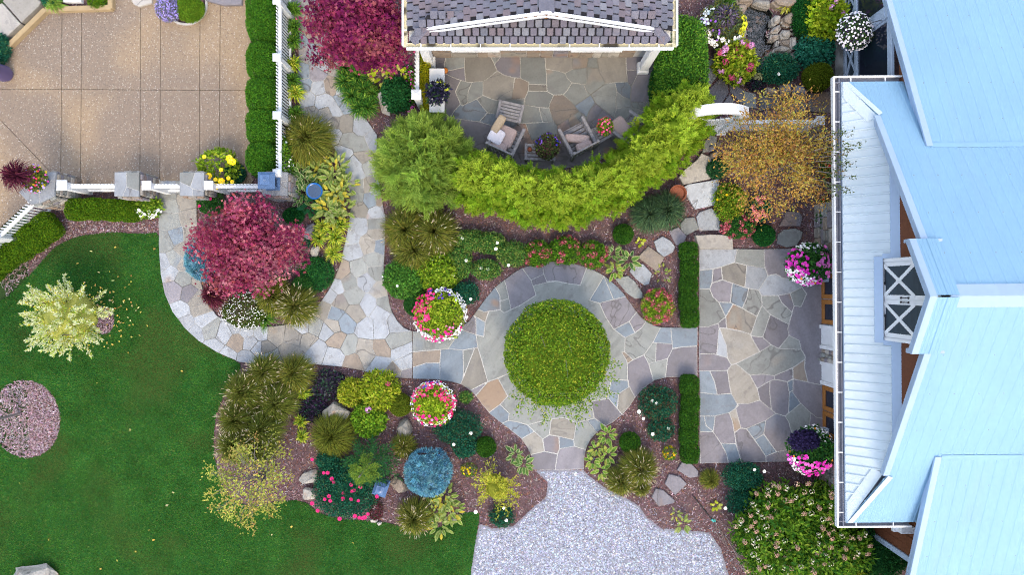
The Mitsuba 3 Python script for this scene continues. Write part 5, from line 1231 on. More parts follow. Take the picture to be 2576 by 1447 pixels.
# timber kerb and top left corner
kb = thing('timber_kerb', 'pale timber kerb framing the planting bed at the top left', 'kerb')
for a, b in (((16, 118), (113, 22)), ((113, 22), (279, 17)), ((277, 20), (277, -60))):
    A, B = W(*a, .16), W(*b, .16); put(kb, 'timber', PLY(bar((A[0], A[1], .09), (B[0], B[1], .09), .115, .16, .008), 'timber'))
D0 = lambda *p: [(CS * x, CS * y) for x, y in p]
E0 = lambda *p: [(.16725 * x, .16725 * y) for x, y in p]
stepping(E0((-60, 150), (90, 70), (370, 380), (100, 630), (-80, 640)), 'n', 'pale lichened stone tread at the left edge beside the timber kerb', .14, .95, name='stone_tread', cat_='stone step')
stepping(E0((110, 50), (180, -40), (500, -60), (680, 60), (650, 120), (385, 370)), 't', 'pinkish stone tread between the timber kerb and the top edge', .16, 1.1, name='stone_tread', cat_='stone step')
rk = D0((1000, 0), (1010, -40), (1160, -40), (1155, 30), (1060, 58), (1020, 40)); stepping(rk, 'n', 'pale flat stone at the top edge right of the timber kerb', .1, 1.0, name='flat_stone', cat_='stone')
stepping(D0((1570, -30), (1840, -30), (1830, 45), (1700, 50), (1560, 15)), 'p', 'long grey stone at the top edge beside the round bed', .12, 1.0, name='flat_stone', cat_='stone')
rb = thing('round_bed_edging', 'thin curved concrete edging round the lavender bed', 'edging')
c0 = W(470, 10)[:2]
put(rb, 'kerb', PLY(slab(Point(*c0).buffer(.53).difference(Point(*c0).buffer(.485)).intersection(sbox(-20, 5, 0, 6.92)), 0, .08, .006) if False else cat(*[bar((c0[0] + .51 * math.cos(a), c0[1] + .51 * math.sin(a), .04), (c0[0] + .51 * math.cos(a + .2), c0[1] + .51 * math.sin(a + .2), .04), .05, .09, .006) for a in np.arange(math.pi * .98, math.pi * 2.02, .19)]), 'mortar'))
pt = thing('glazed_pot', 'plum coloured glazed pot cut by the left edge of the picture', 'pot'); c_ = W(0, 181, .3)
put(pt, 'body', PLY(lathe([(.001, 0), (.16, 0), (.2, .1), (.17, .4), (.19, .5), (.17, .52), (.15, .5), (.001, .42)], 28), 'plum_glaze', 40), TR(c_[0] - .03, c_[1] + .02, .03))

# pond
pond = struct('pond', None, 'small dark garden pond between tan rocks')
pv = [slab(POND.buffer(.03), -.36, -.30, .002)]; pc = np.array(shapely.segmentize(POND, .1).exterior.coords)
for a, b in zip(pc[:-1], pc[1:]): pv.append((np.array([[*a, .0], [*b, .0], [*b, -.33], [*a, -.33]]), np.array([[0, 1, 2], [0, 2, 3]])))
scene[pond] = PLY(cat(*pv), 'pond_bed')
put(pond, 'water', PLY(flat(POND.buffer(-.002), -.06), 'water'))
pr = sample_in(POND, 120, rng0); r_ = np.random.default_rng(8)
ms = []
for p in pr:
    v, f = boulder(*(r_.uniform(.02, .06, 2)), .03, int(r_.integers(1e6)), 9, .16, 0); ms.append((v + [p[0], p[1], -.31], f))
k = put(pond, 'bed_pebbles', stone_ply(cat(*ms), 'd', .4, .6, 'rock'), stuff=True)
def rock(pts, tone, h, label, bright=1.0, name='pond_rock', cat_='rock', z0=-.08, seed=[200]):
    seed[0] += 1; s = seed[0]
    p = Polygon(wob(np.asarray(shapely.segmentize(Polygon(WP(pts, h * .7)), .05).exterior.coords), .014, 7, s)).buffer(0); p = polys(p)[0]
    rings = []; c = p.centroid
    v0 = [(slab(p, z0, h * .55, .03)), ]
    inner = polys(p.buffer(-.035))
    m = v0
    if inner: m = [slab(p, z0, h * .62, .03), slab(inner[0].simplify(.006), h * .5, h, .035, lambda x, y: (meshkit.fbm(np.column_stack([x * 5, y * 5, x * 0 + s]), 3) - .5) * h * .35)]
    return single(name, stone_ply(cat(*m), tone, (s * .293) % 1, bright, 'rock'), label, cat_)
for pts, tone, h, lb, br in [
    (((1185, 20), (1240, -30), (1500, -20), (1510, 40), (1470, 90), (1380, 110), (1250, 80)), 'o', .34, 'big pinkish rock above the pond, at the top edge', 1.15),
    (((740, 0), (760, -40), (960, -40), (950, 20), (890, 45), (760, 45)), 'o', .3, 'pinkish rock at the top edge left of the pond inlet', 1.1),
    (((730, 80), (780, 50), (880, 55), (880, 95), (840, 160), (760, 215), (735, 150)), 'o', .26, 'tan rock left of the pond below the top edge', 1.15),
    (((945, 45), (970, -10), (1160, -10), (1180, 60), (1150, 105), (1060, 90)), 't', .12, 'wet brown rock at the head of the pond', .7),
    (((740, 430), (790, 340), (870, 345), (880, 380), (855, 510), (790, 525), (740, 480)), 't', .2, 'flat tan rock on the left bank of the pond', 1.2),
    (((1310, 230), (1400, 150), (1490, 110), (1495, 180), (1470, 300), (1390, 320), (1320, 290)), 'o', .3, 'large pink tan rock right of the pond below the yellow tuft', 1.15),
    (((1190, 220), (1240, 175), (1305, 195), (1300, 260), (1215, 320), (1190, 290)), 'n', .26, 'cream grey rock left of the large pink tan one', 1.1),
    (((1180, 390), (1220, 330), (1290, 295), (1310, 350), (1260, 415), (1200, 415)), 'n', .26, 'buff rock in the middle of the pond bank', 1.0),
    (((1285, 420), (1330, 365), (1420, 370), (1435, 420), (1400, 475), (1310, 480)), 'n', .26, 'pale greyish rock beside the buff one on the pond bank', 1.0),
    (((1165, 490), (1180, 425), (1280, 420), (1280, 480), (1230, 500)), 'n', .22, 'squarish pale rock at the waterline of the pond', 1.0),
    (((1295, 490), (1415, 480), (1415, 590), (1330, 580), (1290, 540)), 'o', .18, 'brown flat rock below the pale greyish one', .8),
    (((1420, 460), (1500, 440), (1510, 590), (1450, 620), (1415, 580)), 'n', .2, 'grey mottled rock at the right of the brown flat one', .9),
    (((1235, 575), (1250, 500), (1290, 497), (1280, 570)), 'n', .22, 'small cream upright rock on the pond bank', 1.1),
    (((1185, 660), (1220, 600), (1310, 560), (1400, 590), (1450, 630), (1330, 670)), 't', .3, 'pointed tan rock at the lower end of the pond', 1.4),
    (((1075, 760), (1110, 680), (1190, 620), (1200, 660), (1330, 690), (1230, 720), (1120, 760)), 'o', .14, 'brown rock under the pointed tan one', .85),
    (((1345, 690), (1480, 640), (1510, 700), (1480, 790), (1420, 790)), 't', .12, 'dark brown flat rock above the blue green tufts', .75),
    (((930, 700), (970, 670), (1055, 750), (1000, 790), (940, 790)), 't', .24, 'grey brown rock right of the pink hydrangea', .85),
    (((970, 810), (1010, 770), (1100, 770), (1110, 830), (1060, 900), (990, 890)), 'p', .22, 'grey rock left of the teal rose with one white flower', .8),
    (((860, 560), (880, 505), (940, 480), (910, 560), (880, 590)), 't', .14, 'small brown rock by the lilac hydrangea flowers', .9),
    (((1110, 1095), (1160, 1085), (1280, 1120), (1275, 1180), (1180, 1190), (1110, 1160)), 'o', .24, 'orange brown rock under the teal rose', .95),
    (((1290, 1060), (1350, 1030), (1440, 1050), (1440, 1140), (1390, 1190), (1300, 1180)), 'p', .24, 'rounded grey rock right of the orange brown one', .9),
    (((1450, 1130), (1490, 1060), (1590, 1070), (1640, 1150), (1600, 1195), (1470, 1185)), 'p', .24, 'brownish lilac rock below the round olive ball', .85)]:
    rock(D1(*pts), tone, h, lb, br)
for k, (x, y) in enumerate([(1325, 330), (1370, 335), (1405, 325), (1450, 318), (1430, 370), (1435, 425), (1300, 290)]):
    c_ = W(*D1((x, y))[0], .1); v, f = boulder(.055, .045, .05, 60 + k); single('cobble', stone_ply((v + [c_[0], c_[1], .12], f), 'n', .1 * k, 1.0, 'rock'), ['leftmost cobble of the row', 'second cobble of the row from the left', 'third cobble of the row from the left', 'rightmost cobble of the row', 'cobble just below the row on its right', 'lowest cobble, beside the pale greyish rock', 'cobble above the buff rock'][k] + ' between the pond rocks', 'cobble', group='cobbles between the pond rocks')

# boulders in the beds
def bould(dx, dy, rx, ry, rz, rot, tone, bright, label, seed, z=0):
    c = W(dx, dy, rz * .6); v, f = boulder(rx, ry, rz, seed); single('boulder', stone_ply(tf((v, f), np.array(TR(c[0], c[1], z, rot).matrix)), tone, (seed * .41) % 1, bright, 'rock'), label, 'boulder')
bould(843, 1032, .44, .36, .34, -12, 't', 1.3, 'big tan and pink boulder above the plain grass clump', 31)
bould(1018, 1082, .20, .30, .26, 10, 't', 1.4, 'upright tan boulder below the olive box ball', 32)
bould(776, 1205, .30, .20, .2, 35, 'n', 1.25, 'white boulder left of the pink roses, the upper of two', 33)
bould(776, 1244, .24, .22, .2, 10, 'n', 1.5, 'white boulder at the edge of the lawn, the lower of two', 34)
bould(1003, 1222, .30, .26, .14, -40, 'o', 1.3, 'flat pinkish boulder between the small lantern and the blue globe', 35)
bould(940, 1310, .12, .08, .1, 0, 'n', 1.4, 'small white rock under the roses at the lawn edge', 36)
bould(955, 1318, .09, .06, .08, 20, 'n', 1.4, 'tiny white rock right of the small white one by the roses', 37)
bould(1142, 1312, .14, .09, .1, 30, 'n', 1.3, 'small pale rock under the big hosta clump at the lawn edge', 38)
bould(777, 583, .25, .16, .26, 70, 'p', 1.1, 'dark grey jagged boulder right of the red maple', 39)
bould(796, 634, .17, .20, .2, 0, 'n', 1.25, 'pinkish white boulder left of the lowest yellow tuft', 40)
bould(964, 258, .16, .36, .34, 22, 'n', 1.0, 'tall grey and white boulder among the path side shrubs', 41)
bould(85, 1450, .62, .34, .34, -8, 'n', 1.25, 'large pale boulder cut by the bottom edge on the lawn', 42)
bould(1797, 390, .18, .1, .2, 40, 'o', 1.0, 'elongated lichened boulder at the left foot of the orange tree', 43)
bould(1790, 375, .12, .09, .16, 30, 'p', .9, 'smaller boulder above the elongated lichened one', 44)
bould(1808, 362, .07, .06, .12, 0, 'o', .9, 'small reddish boulder near the arched gate', 45)
tp = thing('terracotta_pot', 'reddish terracotta pot half hidden by the blue green grass', 'pot'); c_ = W(1703, 488, .2)
put(tp, 'body', PLY(lathe([(.001, 0), (.14, 0), (.19, .28), (.21, .28), (.21, .33), (.18, .33), (.16, .26), (.001, .24)], 28), 'terracotta', 40), TR(c_[0], c_[1], 0))
tw = thing('dead_branches', 'grey bare fallen branches on the mulch beside the hydrangea', 'branches')
r_ = np.random.default_rng(3)
for k in range(9):
    a = np.array(W(1790 + 8 * k, 1300 + 12 * k, 0)); ang = -1.05 + r_.normal(0, .25); L = r_.uniform(.4, .9); d = np.array([math.cos(ang), math.sin(ang), 0])
    put(tw, 'branch', PLY(tube([a + [0, 0, .03], a + d * L * .5 + [r_.normal(0, .04), r_.normal(0, .04), .08], a + d * L + [0, 0, .05]], [.010, .007, .003], 5), 'pale_bark'))
hs = thing('garden_hose', 'dark thin garden hose with teal end lying on the mulch', 'hose')
put(hs, 'hose', PLY(tube([W(*q, .03) for q in Q(2, 2, (1350, 850), (1390, 900), (1430, 950), (1470, 1000), (1510, 1045))], .014, 8), 'black_iron', 40))
put(hs, 'nozzle', PLY(cat(tube([W(*q, .04) for q in Q(2, 2, (1495, 1030), (1510, 1050))], [.03, .02], 8), tube([W(*q, .04) for q in Q(2, 2, (1515, 1030), (1522, 1050))], [.02, .015], 8)), 'teal_plastic', 40))
mat('teal_plastic', (.05, .35, .33), .4, .4)
# ---- plants -------------------------------------------------------------------------------------
BOX = [(.050, .16, .018, 3), (.085, .21, .022, 2), (.030, .10, .022, 2)]
BOXY = [(.10, .22, .012, 3), (.17, .27, .018, 2), (.05, .13, .015, 2)]
BOXD = [(.018, .12, .030, 3), (.035, .17, .03, 2), (.012, .075, .026, 2)]
OLIVE = [(.215, .225, .035, 3), (.15, .175, .03, 3), (.30, .29, .07, 1.4), (.09, .12, .025, 2)]
OLIVEG = [(.10, .15, .03, 3), (.15, .19, .04, 2), (.06, .10, .028, 2)]
BLUEG = [(.085, .16, .075, 3), (.13, .21, .10, 2), (.05, .10, .055, 2)]
CREAM = [(.50, .44, .30, 3), (.42, .34, .22, 2), (.60, .54, .42, 1)]
LILY = [(.42, .50, .04, 3), (.62, .66, .10, 2.4), (.16, .30, .04, 2)]
LILYG = [(.10, .24, .03, 3), (.17, .33, .04, 2), (.06, .15, .03, 2)]
TEAL = [(.020, .13, .075, 3), (.04, .19, .11, 2), (.012, .08, .05, 2), (.10, .21, .08, .7)]
GREEN = [(.045, .17, .035, 3), (.085, .24, .045, 2), (.025, .10, .03, 2)]
LEAFY = [(.11, .26, .022, 3), (.19, .36, .03, 2), (.05, .15, .02, 2)]
HYD = [(.24, .38, .025, 3), (.36, .48, .05, 2), (.11, .22, .02, 2)]
LIMEG = [(.42, .52, .035, 3), (.55, .62, .10, 1.5), (.25, .36, .02, 2)]
ARBOR = [(.21, .40, .022, 4), (.30, .48, .03, 2), (.12, .28, .022, 2.5), (.36, .36, .04, .6)]
JUNI = [(.23, .39, .045, 3), (.34, .49, .08, 2), (.13, .27, .04, 2.5)]
MAPLE = [(.33, .048, .115, 3), (.46, .115, .18, 2), (.20, .022, .085, 2.4), (.60, .27, .30, 1.3), (.40, .09, .08, 1)]
MAPLE2 = [(.27, .036, .10, 3), (.38, .08, .15, 2), (.17, .018, .09, 3), (.44, .16, .13, 1.0)]
BLUE = [(.16, .37, .46, 3), (.25, .48, .56, 2), (.09, .25, .34, 2)]
PINKF = [(.80, .035, .26, 3), (.72, .02, .18, 2), (.85, .20, .42, 1)]
WHITEF = [(.86, .86, .88, 1)]
MAGEN = [(.72, .05, .46, 3), (.80, .16, .56, 2), (.55, .02, .38, 1)]
REDP = [(.62, .03, .12, 3), (.74, .07, .22, 2)]
PLUM = [(.045, .03, .065, 3), (.075, .05, .10, 2), (.022, .03, .035, 2)]
sd = [1000]
def nxt(): sd[0] += 1; return sd[0]

def shrub(name, label, cat_, dx, dy, rx, ry, h, leaf, wd, pal, rz=0, group=None, flowers=None, stem=None, bsdf='leaf', part_='foliage', zref=.5, **kw):
    c = W(dx, dy, h * zref); s = nxt(); t = thing(name, label, cat_, group); M = TR(c[0], c[1], 0, rz)
    put(t, part_, cply(mound(rx, ry, h, leaf, wd, pal, s, **kw), bsdf), M, stuff=True)
    if stem: put(t, 'stem', PLY(tube([[0, 0, -.02], [.01, 0, stem]], [.03, .02], 6), 'bark'), M)
    for fl in flowers or []:
        fl = dict(fl); nm = fl.pop('name', 'flowers'); m = bloom_mound(fl.pop('rx', rx), fl.pop('ry', ry), fl.pop('h', h), fl.pop('n'), fl.pop('rad'), fl.pop('pal'), s + 7000 + len(nm) + int(fl.get('jit', .35) * 10), **fl)
        if len(m[0]): put(t, nm, cply(m, 'petal'), M, stuff=True)
    return t, M

def heads(t, M, rx, ry, h, shapes, n, seed, zmin=.1, zc=.4, lift=1.03, name='flower_head', pts=None):
    """flower heads big enough to be told apart: a part each"""
    rng = np.random.default_rng(seed); base = np.array(M.matrix)
    u = sphere_dirs(n, rng, zmin) if pts is None else None
    P = u * np.array([rx, ry, h * (1 - zc)]) * lift + [0, 0, h * zc] if pts is None else np.asarray(pts, float)
    for k, p in enumerate(P):
        q = base @ np.r_[p, 1]
        put(t, name, shapes[k % len(shapes)], TR(q[0], q[1], q[2], rng.uniform(0, 360), rng.uniform(.8, 1.2)))

# clipped box balls
def ball(label, dx, dy, r, pal=BOX, h=None, name='box_ball', cat_='clipped shrub', **kw):
    h = h or r * 1.7
    shrub(name, label, cat_, dx, dy, r, r * kw.pop('asp', 1), h, .034, .02, pal, cover=2.6, rough=.03, jit=.55, out=.6, k_core=.86, depth=.12, cap=9000, **kw)
ball('round clipped box ball below the golden hedge arc', 1568, 589, .235)
ball('round clipped dark green ball right of the red sedum, near the barn', 1922, 592, .255, BOXD)
ball('dark green ball half behind the pink and white flower pot', 1045, 766, .27, [(.03, .12, .03, 3), (.05, .16, .03, 2)])
ball('round clipped ball above the big tufted grass, right of the gravel path', 1585, 1114, .245)
ball('round clipped ball left of the round patio outlet, in the lower bed', 1222, 1125, .235)
ball('olive yellow clipped ball left of the lower flower pot', 1007, 1019, .265, [(.13, .19, .02, 3), (.19, .24, .025, 2)])
ball('large smooth olive ball at the barn corner above the gutter end', 2057, 192, .345, [(.11, .16, .012, 3), (.16, .20, .018, 2), (.07, .11, .012, 2)])
ball('dark clipped ball beside the green plant under the bird bath', 738, 543, .24, BOXD, asp=.8)
ball('small green ball shrub behind the lower seeded grass of the maple bed', 762, 722, .26, GREEN)
ball('blue green ball at the foot of the yellow flowered shrub', 592, 436, .24, TEAL)
# scalloped hedge along the fence: five clipped shrubs
for k, (y0, y1) in enumerate(((-30, 102), (104, 196), (194, 278), (274, 360), (358, 438))):
    z = .75; c = W(656, (y0 + y1) / 2, z); s = nxt(); hy = (y1 - y0) / 2 / PX * (17 - z) / 17
    t = thing('hedge_shrub', ['clipped hedge shrub at the top edge beside the long fence', 'second clipped hedge shrub from the top along the fence', 'middle one of the five clipped hedge shrubs', 'fourth clipped hedge shrub from the top, beside the olive grass', 'lowest clipped hedge shrub, just above the lantern pillar'][k], 'hedge', 'clipped shrubs of the scalloped hedge')
    put(t, 'foliage', cply(mound(.36, hy * 1.06, .95, .036, .022, [(.07, .22, .02, 3), (.12, .28, .025, 2), (.035, .13, .02, 2)], s, cover=2.5, rough=.09, freq=3.5, sq=3.2, jit=.6, out=.5, k_core=.86, depth=.14, cap=14000)), TR(c[0], c[1], 0), stuff=True)
def hedge_strip(label, A, B, w, h, pal, lumps, z=None, rough=.05):
    z = h if z is None else z; a, b = W(*A, z * .9), W(*B, z * .9); d = b - a; L = np.linalg.norm(d); rot = math.degrees(math.atan2(d[1], d[0]))
    t = thing('clipped_hedge', label, 'hedge'); ms = []
    for k in range(lumps):
        m = mound(L / lumps / 2 * 1.12, w / 2, h * (1 + .04 * math.sin(k * 2.3)), .036, .021, pal, nxt(), cover=2.5, rough=rough, sq=4.2, jit=.6, out=.5, k_core=.88, depth=.12, cap=9000)
        ms.append((m[0] + [L * (k + .5) / lumps, .02 * math.sin(k * 1.7), 0], m[1], m[2]))
    put(t, 'foliage', cply(mcat(*ms)), TR(a[0], a[1], 0, rot), stuff=True)
hedge_strip('narrow clipped hedge at the left edge of the terrace, above its entrance', (1735, 612), (1738, 822), .40, .45, BOX, 5, None, .10)
hedge_strip('narrow clipped hedge at the left edge of the terrace, below its entrance', (1738, 950), (1738, 1166), .40, .45, BOX, 5, None, .10)
hedge_strip('low clipped hedge in front of the white fence, above the mulch strip', (163, 525), (338, 527), .50, .5, BOXY, 4)
hedge_strip('slanting clipped hedge along the diagonal fence at the left edge', (128, 556), (-60, 690), .66, .5, BOXY, 5)

# golden arborvitae arc
ARC = [(1206, 455, .66), (1262, 474, .64), (1330, 492, .66), (1402, 497, .66), (1474, 487, .66), (1544, 458, .68), (1608, 412, .68), (1672, 350, .78), (1716, 292, .80)]
for k, (x, y, r) in enumerate(ARC):
    h = 1.9 + .1 * math.sin(k * 2.1); c = W(x, y, .9); s = nxt()
    t = thing('arborvitae', f'golden green arborvitae, ' + ['first of the arc, beside the feathery juniper', 'second of the arc from the left', 'third of the arc, below the slatted table', 'fourth of the arc, nearest the rose row', 'fifth of the arc, at its lowest bulge', 'sixth of the arc, below the seated chairs', 'seventh of the arc, near the small flower table', 'eighth of the arc, left of the white slabs', 'last of the arc, beside the arched gate'][k], 'conifer', 'golden arborvitae hedge in an arc')
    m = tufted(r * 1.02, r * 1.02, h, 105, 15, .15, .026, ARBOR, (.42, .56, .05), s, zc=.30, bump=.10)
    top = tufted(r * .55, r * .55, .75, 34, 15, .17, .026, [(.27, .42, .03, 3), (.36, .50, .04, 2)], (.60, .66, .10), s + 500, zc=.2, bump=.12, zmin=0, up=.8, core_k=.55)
    top = (top[0] + [0, 0, h - .5], top[1], top[2])
    put(t, 'foliage', cply(mcat(m, top)), TR(c[0], c[1], 0, 37 * k), stuff=True)
    put(t, 'trunk', PLY(tube([[0, 0, -.03], [0, 0, h * .7]], [.05, .02], 6), 'bark'), TR(c[0], c[1], 0))
# feathery juniper
c = W(1066, 405, .8); t = thing('juniper', 'wide feathery golden green juniper left of the arborvitae arc', 'conifer'); s = nxt()
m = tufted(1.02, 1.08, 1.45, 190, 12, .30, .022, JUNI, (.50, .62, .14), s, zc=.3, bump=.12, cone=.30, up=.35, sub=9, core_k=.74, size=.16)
put(t, 'foliage', cply(m), TR(c[0], c[1], 0), stuff=True); put(t, 'trunk', PLY(tube([[0, 0, -.03], [.03, 0, 1.0]], [.07, .03], 6), 'bark'), TR(c[0], c[1], 0))

# ornamental grasses
def fgrass(label, dx, dy, R, h, pal=OLIVE, n=620, seeds=0, name='fountain_grass', w=.0095, gn=1.7, tip=None, spal=CREAM, zref=.55, group=None, rin=.25, upright=.2):
    c = W(dx, dy, h * zref); s = nxt(); t = thing(name, label, 'ornamental grass', group); M = TR(c[0], c[1], 0)
    ms = [grass_clump(R, h, int(n * gn), pal, s, w, tip=tip, upright=upright), grass_clump(R * .66, h * .95, int(n * gn) // 2, pal, s + 3, w, upright=.03)]
    if gn > 1: ms.append(grass_clump(R * .95, h * .62, int(n * .6), pal, s + 4, w * 1.2, upright=.1))
    put(t, 'blades', cply(mcat(*ms)), M, stuff=True)
    if seeds: put(t, 'seed_heads', cply(plumes(R * .97, h, seeds, spal, s + 1, rin=rin), 'petal'), M, stuff=True)
fgrass('olive fountain grass clump between the long fence and the path', 775, 352, .66, .85, n=1000, seeds=14)
fgrass('fountain grass left of the upper pair by the path, without plumes', 1022, 580, .60, .75, n=800, seeds=12)
fgrass('fountain grass full of pale plumes below the golden hedge, left end', 1094, 584, .58, .8, n=800, seeds=80)
fgrass('lowest of the three fountain grasses below the juniper', 1044, 630, .60, .7, n=750, seeds=10)
fgrass('plume topped fountain grass nearest the path at the foot of the maple bed', 748, 772, .52, .75, n=750, seeds=110, rin=.05)
fgrass('fountain grass just under the red maple, left of the plumed one', 690, 745, .50, .6, n=600, seeds=26)
fgrass('blue green grass clump below the right arm of the golden hedge, left one', 1632, 540, .46, .6, BLUEG, n=650)
fgrass('blue green grass clump touching the stepping stones, right one', 1676, 530, .48, .65, BLUEG, n=700)
for i, (x, y, R, h, n_, sds, lb) in enumerate([(668, 935, .46, .7, 520, 55, 'fountain grass at the path edge, left of the two by the bottom bed'), (744, 938, .46, .75, 620, 26, 'golden olive fountain grass touching the path, right of the two'),
        (618, 985, .52, .85, 620, 60, 'upper left fountain grass of the big mass beside the lawn'), (700, 1012, .50, .8, 620, 34, 'fountain grass in the middle right of the big mass'), (600, 1052, .52, .85, 600, 70, 'fountain grass at the lawn edge in the big mass'),
        (664, 1078, .52, .8, 600, 46, 'fountain grass right below the middle of the big mass'), (596, 1118, .54, .8, 600, 70, 'lower left fountain grass of the big mass, over the lawn'), (650, 1125, .5, .7, 520, 24, 'lowest fountain grass of the big mass, by the pale sparse tree')]):
    fgrass(lb, x, y, R, h, [(.165, .19, .03, 3), (.115, .15, .027, 3), (.25, .265, .06, 1.4)] if i != 1 else OLIVE, n_, sds, group='fountain grasses of the big lawn side mass' if i > 1 else None)
fgrass('plain rounded grass clump under the big tan boulder', 838, 1094, .56, .65, [(.17, .20, .03, 3), (.22, .25, .04, 2), (.10, .12, .025, 2)], n=950)
fgrass('small grass tuft between upright boulder and blue globe spruce', 1016, 1122, .33, .5, OLIVE, n=330, seeds=14)
fgrass('fountain grass at the lawn edge with plumes hanging over the grass', 1044, 1300, .46, .65, n=620, seeds=60)
fgrass('largest plumed grass right of the gravel path', 1608, 1176, .47, .75, n=700, seeds=90, rin=.05)
fgrass('plumed grass left of the largest one by the gravel', 1560, 1210, .38, .6, n=480, seeds=36)
fgrass('small plumed grass under the largest one by the gravel', 1612, 1225, .26, .45, n=280, seeds=16)
fgrass('small round grass tuft alone on the mulch below the terrace hedge', 1786, 1207, .25, .35, n=420)
fgrass('purple fountain grass with tan plumes at the edge of the left path', 541, 742, .36, .7, [(.13, .022, .05, 3), (.20, .05, .07, 2), (.07, .015, .03, 2)], 330, 16, 'purple_grass', spal=[(.45, .24, .13, 2), (.36, .17, .1, 1)], rin=.3)
# lily tufts
def tuft(label, dx, dy, R, h, pal, n=75, w=.02, group=None, name='lily_tuft', tip=None):
    fgrass(label, dx, dy, R, h, pal, n, 0, name, w, 1.0, tip, group=group, upright=.15)
for (x, y, R, lb) in [(812, 570, .27, 'upper left yellow tuft of the five beside the path'), (856, 566, .27, 'upper right yellow tuft of the five beside the path'), (803, 600, .25, 'left yellow tuft in the middle of the five, beside the dark boulder'), (845, 597, .28, 'right yellow tuft in the middle of the five'), (839, 637, .27, 'lowest yellow tuft of the five')]:
    tuft(lb, x, y, R, .38, LILY, 110, .019, 'yellow tufts beside the path')
for (x, y, p, lb) in [(740, 66, LILYG, 'topmost dark green tuft along the fence'), (738, 104, LILYG, 'second dark green tuft along the fence'), (740, 160, LILY, 'upper bright yellow tuft along the fence'), (737, 200, LILYG, 'green tuft between the two bright yellow fence tufts'), (744, 233, LILY, 'lower bright yellow tuft along the fence'), (744, 284, LILYG, 'lowest green tuft along the fence, above the olive grass'), (738, 22, LILYG, 'green tuft cut by the top edge beside the fence')]:
    tuft(lb, x, y, .25, .34, p, 105, .019, 'tufts along the fence')
for (x, y, R, lb) in [(763, 990, .22, 'yellow green tuft at the head of the dark leaved patch'), (757, 1060, .21, 'yellow green tuft left of the big tan boulder'), (761, 1098, .19, 'yellow green tuft left of the plain grass clump')]: tuft(lb, x, y, R, .34, LILY, 85, .02)
for (x, y, R, p, lb) in [(1975, 18, .2, [(.5, .5, .06, 2), (.6, .6, .2, 1)], 'yellow tuft growing from the rocks above the pond'), (1934, 190, .22, TEAL, 'blue green tuft left of the teal rose by the pond'), (1998, 178, .2, TEAL, 'blue green tuft left of the large olive ball'), (2022, 140, .22, TEAL, 'blue green tuft under the teal leafy plant by the barn'), (1880, 185, .18, TEAL, 'small blue green tuft right of the pink hydrangea'), (1908, 192, .13, [(.55, .55, .3, 1)], 'small cream striped tuft beside the blue green one')]: tuft(lb, x, y, R, .3, p, 60, .022)
# dark liriope crescent beside the upper path, one mass of many tufts
t = thing('mondo_grass', 'dense dark green grass like crescent between the path and the tall rock', 'ground cover'); ms = []
for (x, y, R) in [(872, 170, .3), (868, 205, .32), (885, 240, .32), (905, 270, .30), (898, 190, .3), (915, 225, .32), (925, 270, .3), (935, 235, .26), (890, 155, .24)]:
    c = W(x, y, .25); m = grass_clump(R, .38, 260, [(.05, .16, .03, 3), (.10, .25, .035, 2), (.28, .42, .06, 1.2)], nxt(), .014, upright=.15); ms.append((m[0] + [c[0], c[1], 0], m[1], m[2]))
put(t, 'blades', cply(mcat(*ms)), stuff=True)

# red maples, sparse trees
def tree(name, label, dx, dy, zc_, trunk='bark', fl=None, base=None, tname='crown', **kw):
    c = W(dx, dy, zc_) if base is None else base; t = thing(name, label, 'tree'); m, tr = cloud_tree(seed=nxt(), **kw)
    put(t, tname, cply(m), TR(c[0], c[1], 0), stuff=True); put(t, 'trunk', PLY(tr, trunk, 40), TR(c[0], c[1], 0)); return t, c
tree('red_maple', 'spreading crimson japanese maple in the bed left of the main path', 622, 618, 1.4, rx=1.22, ry=1.06, h=2.1, trunk_h=.6, n_cl=125, per=82, cl_r=.125, pal=MAPLE, kind='star', leaf=.074, shell=.35, zmin=-.1, r0=.06, flat_=.45)
tree('red_maple', 'dark crimson japanese maple at the top edge beside the small house', 905, 62, 1.6, rx=1.16, ry=1.0, h=2.4, trunk_h=.7, n_cl=125, per=86, cl_r=.125, pal=MAPLE2, kind='star', leaf=.080, shell=.35, zmin=-.1, r0=.06, flat_=.45)
# round tree in the middle of the round patio
RT = [(.16, .29, .022, 3), (.24, .36, .03, 2), (.08, .18, .02, 2.4), (.44, .46, .05, .7)]
c = W(1401, 888, 1.2); t = thing('round_tree', 'dense round headed green tree in the middle of the round patio', 'tree'); s = nxt()
m = mound(1.17, 1.19, .9, .055, .028, RT, s, cover=2.6, rough=.07, freq=4.5, jit=.75, out=.25, zc=.35, k_core=.80, depth=.25, vsq=3.6, cap=24000)
m = (m[0] + [0, 0, .8], m[1], m[2]); rr = np.random.default_rng(s); ms = [m]
for (x, y, k) in [(1310, 1020, 9), (1340, 1025, 9), (1372, 1045, 12), (1402, 1035, 9), (1430, 1040, 10), (1455, 1048, 12), (1470, 1025, 12), (1500, 990, 12), (1528, 985, 12), (1540, 915, 12), (1536, 950, 10), (1300, 990, 8), (1360, 1010, 12), (1450, 1010, 12), (1480, 1000, 10)]:
    e = W(x, y, .9) - [c[0], c[1], 0]
    n = k * 7; q = np.clip(rr.normal(.95, .10, (n, 1)), .75, 1.12); P_ = e * [1, 1, 0] * q + rr.normal(0, .05, (n, 3)) * [1.3, 1.3, .6] + [0, 0, 1.1] - [0, 0, 1] * (q - .8) * .8
    ms.append(leafs(P_, unit(rr.normal(0, .6, (n, 3)) + unit(e * [1, 1, 0]) * .8), unit(rr.normal(0, .5, (n, 3)) + [0, 0, 1]), .06, .03, pal_pick(RT, n, rr, .15)))
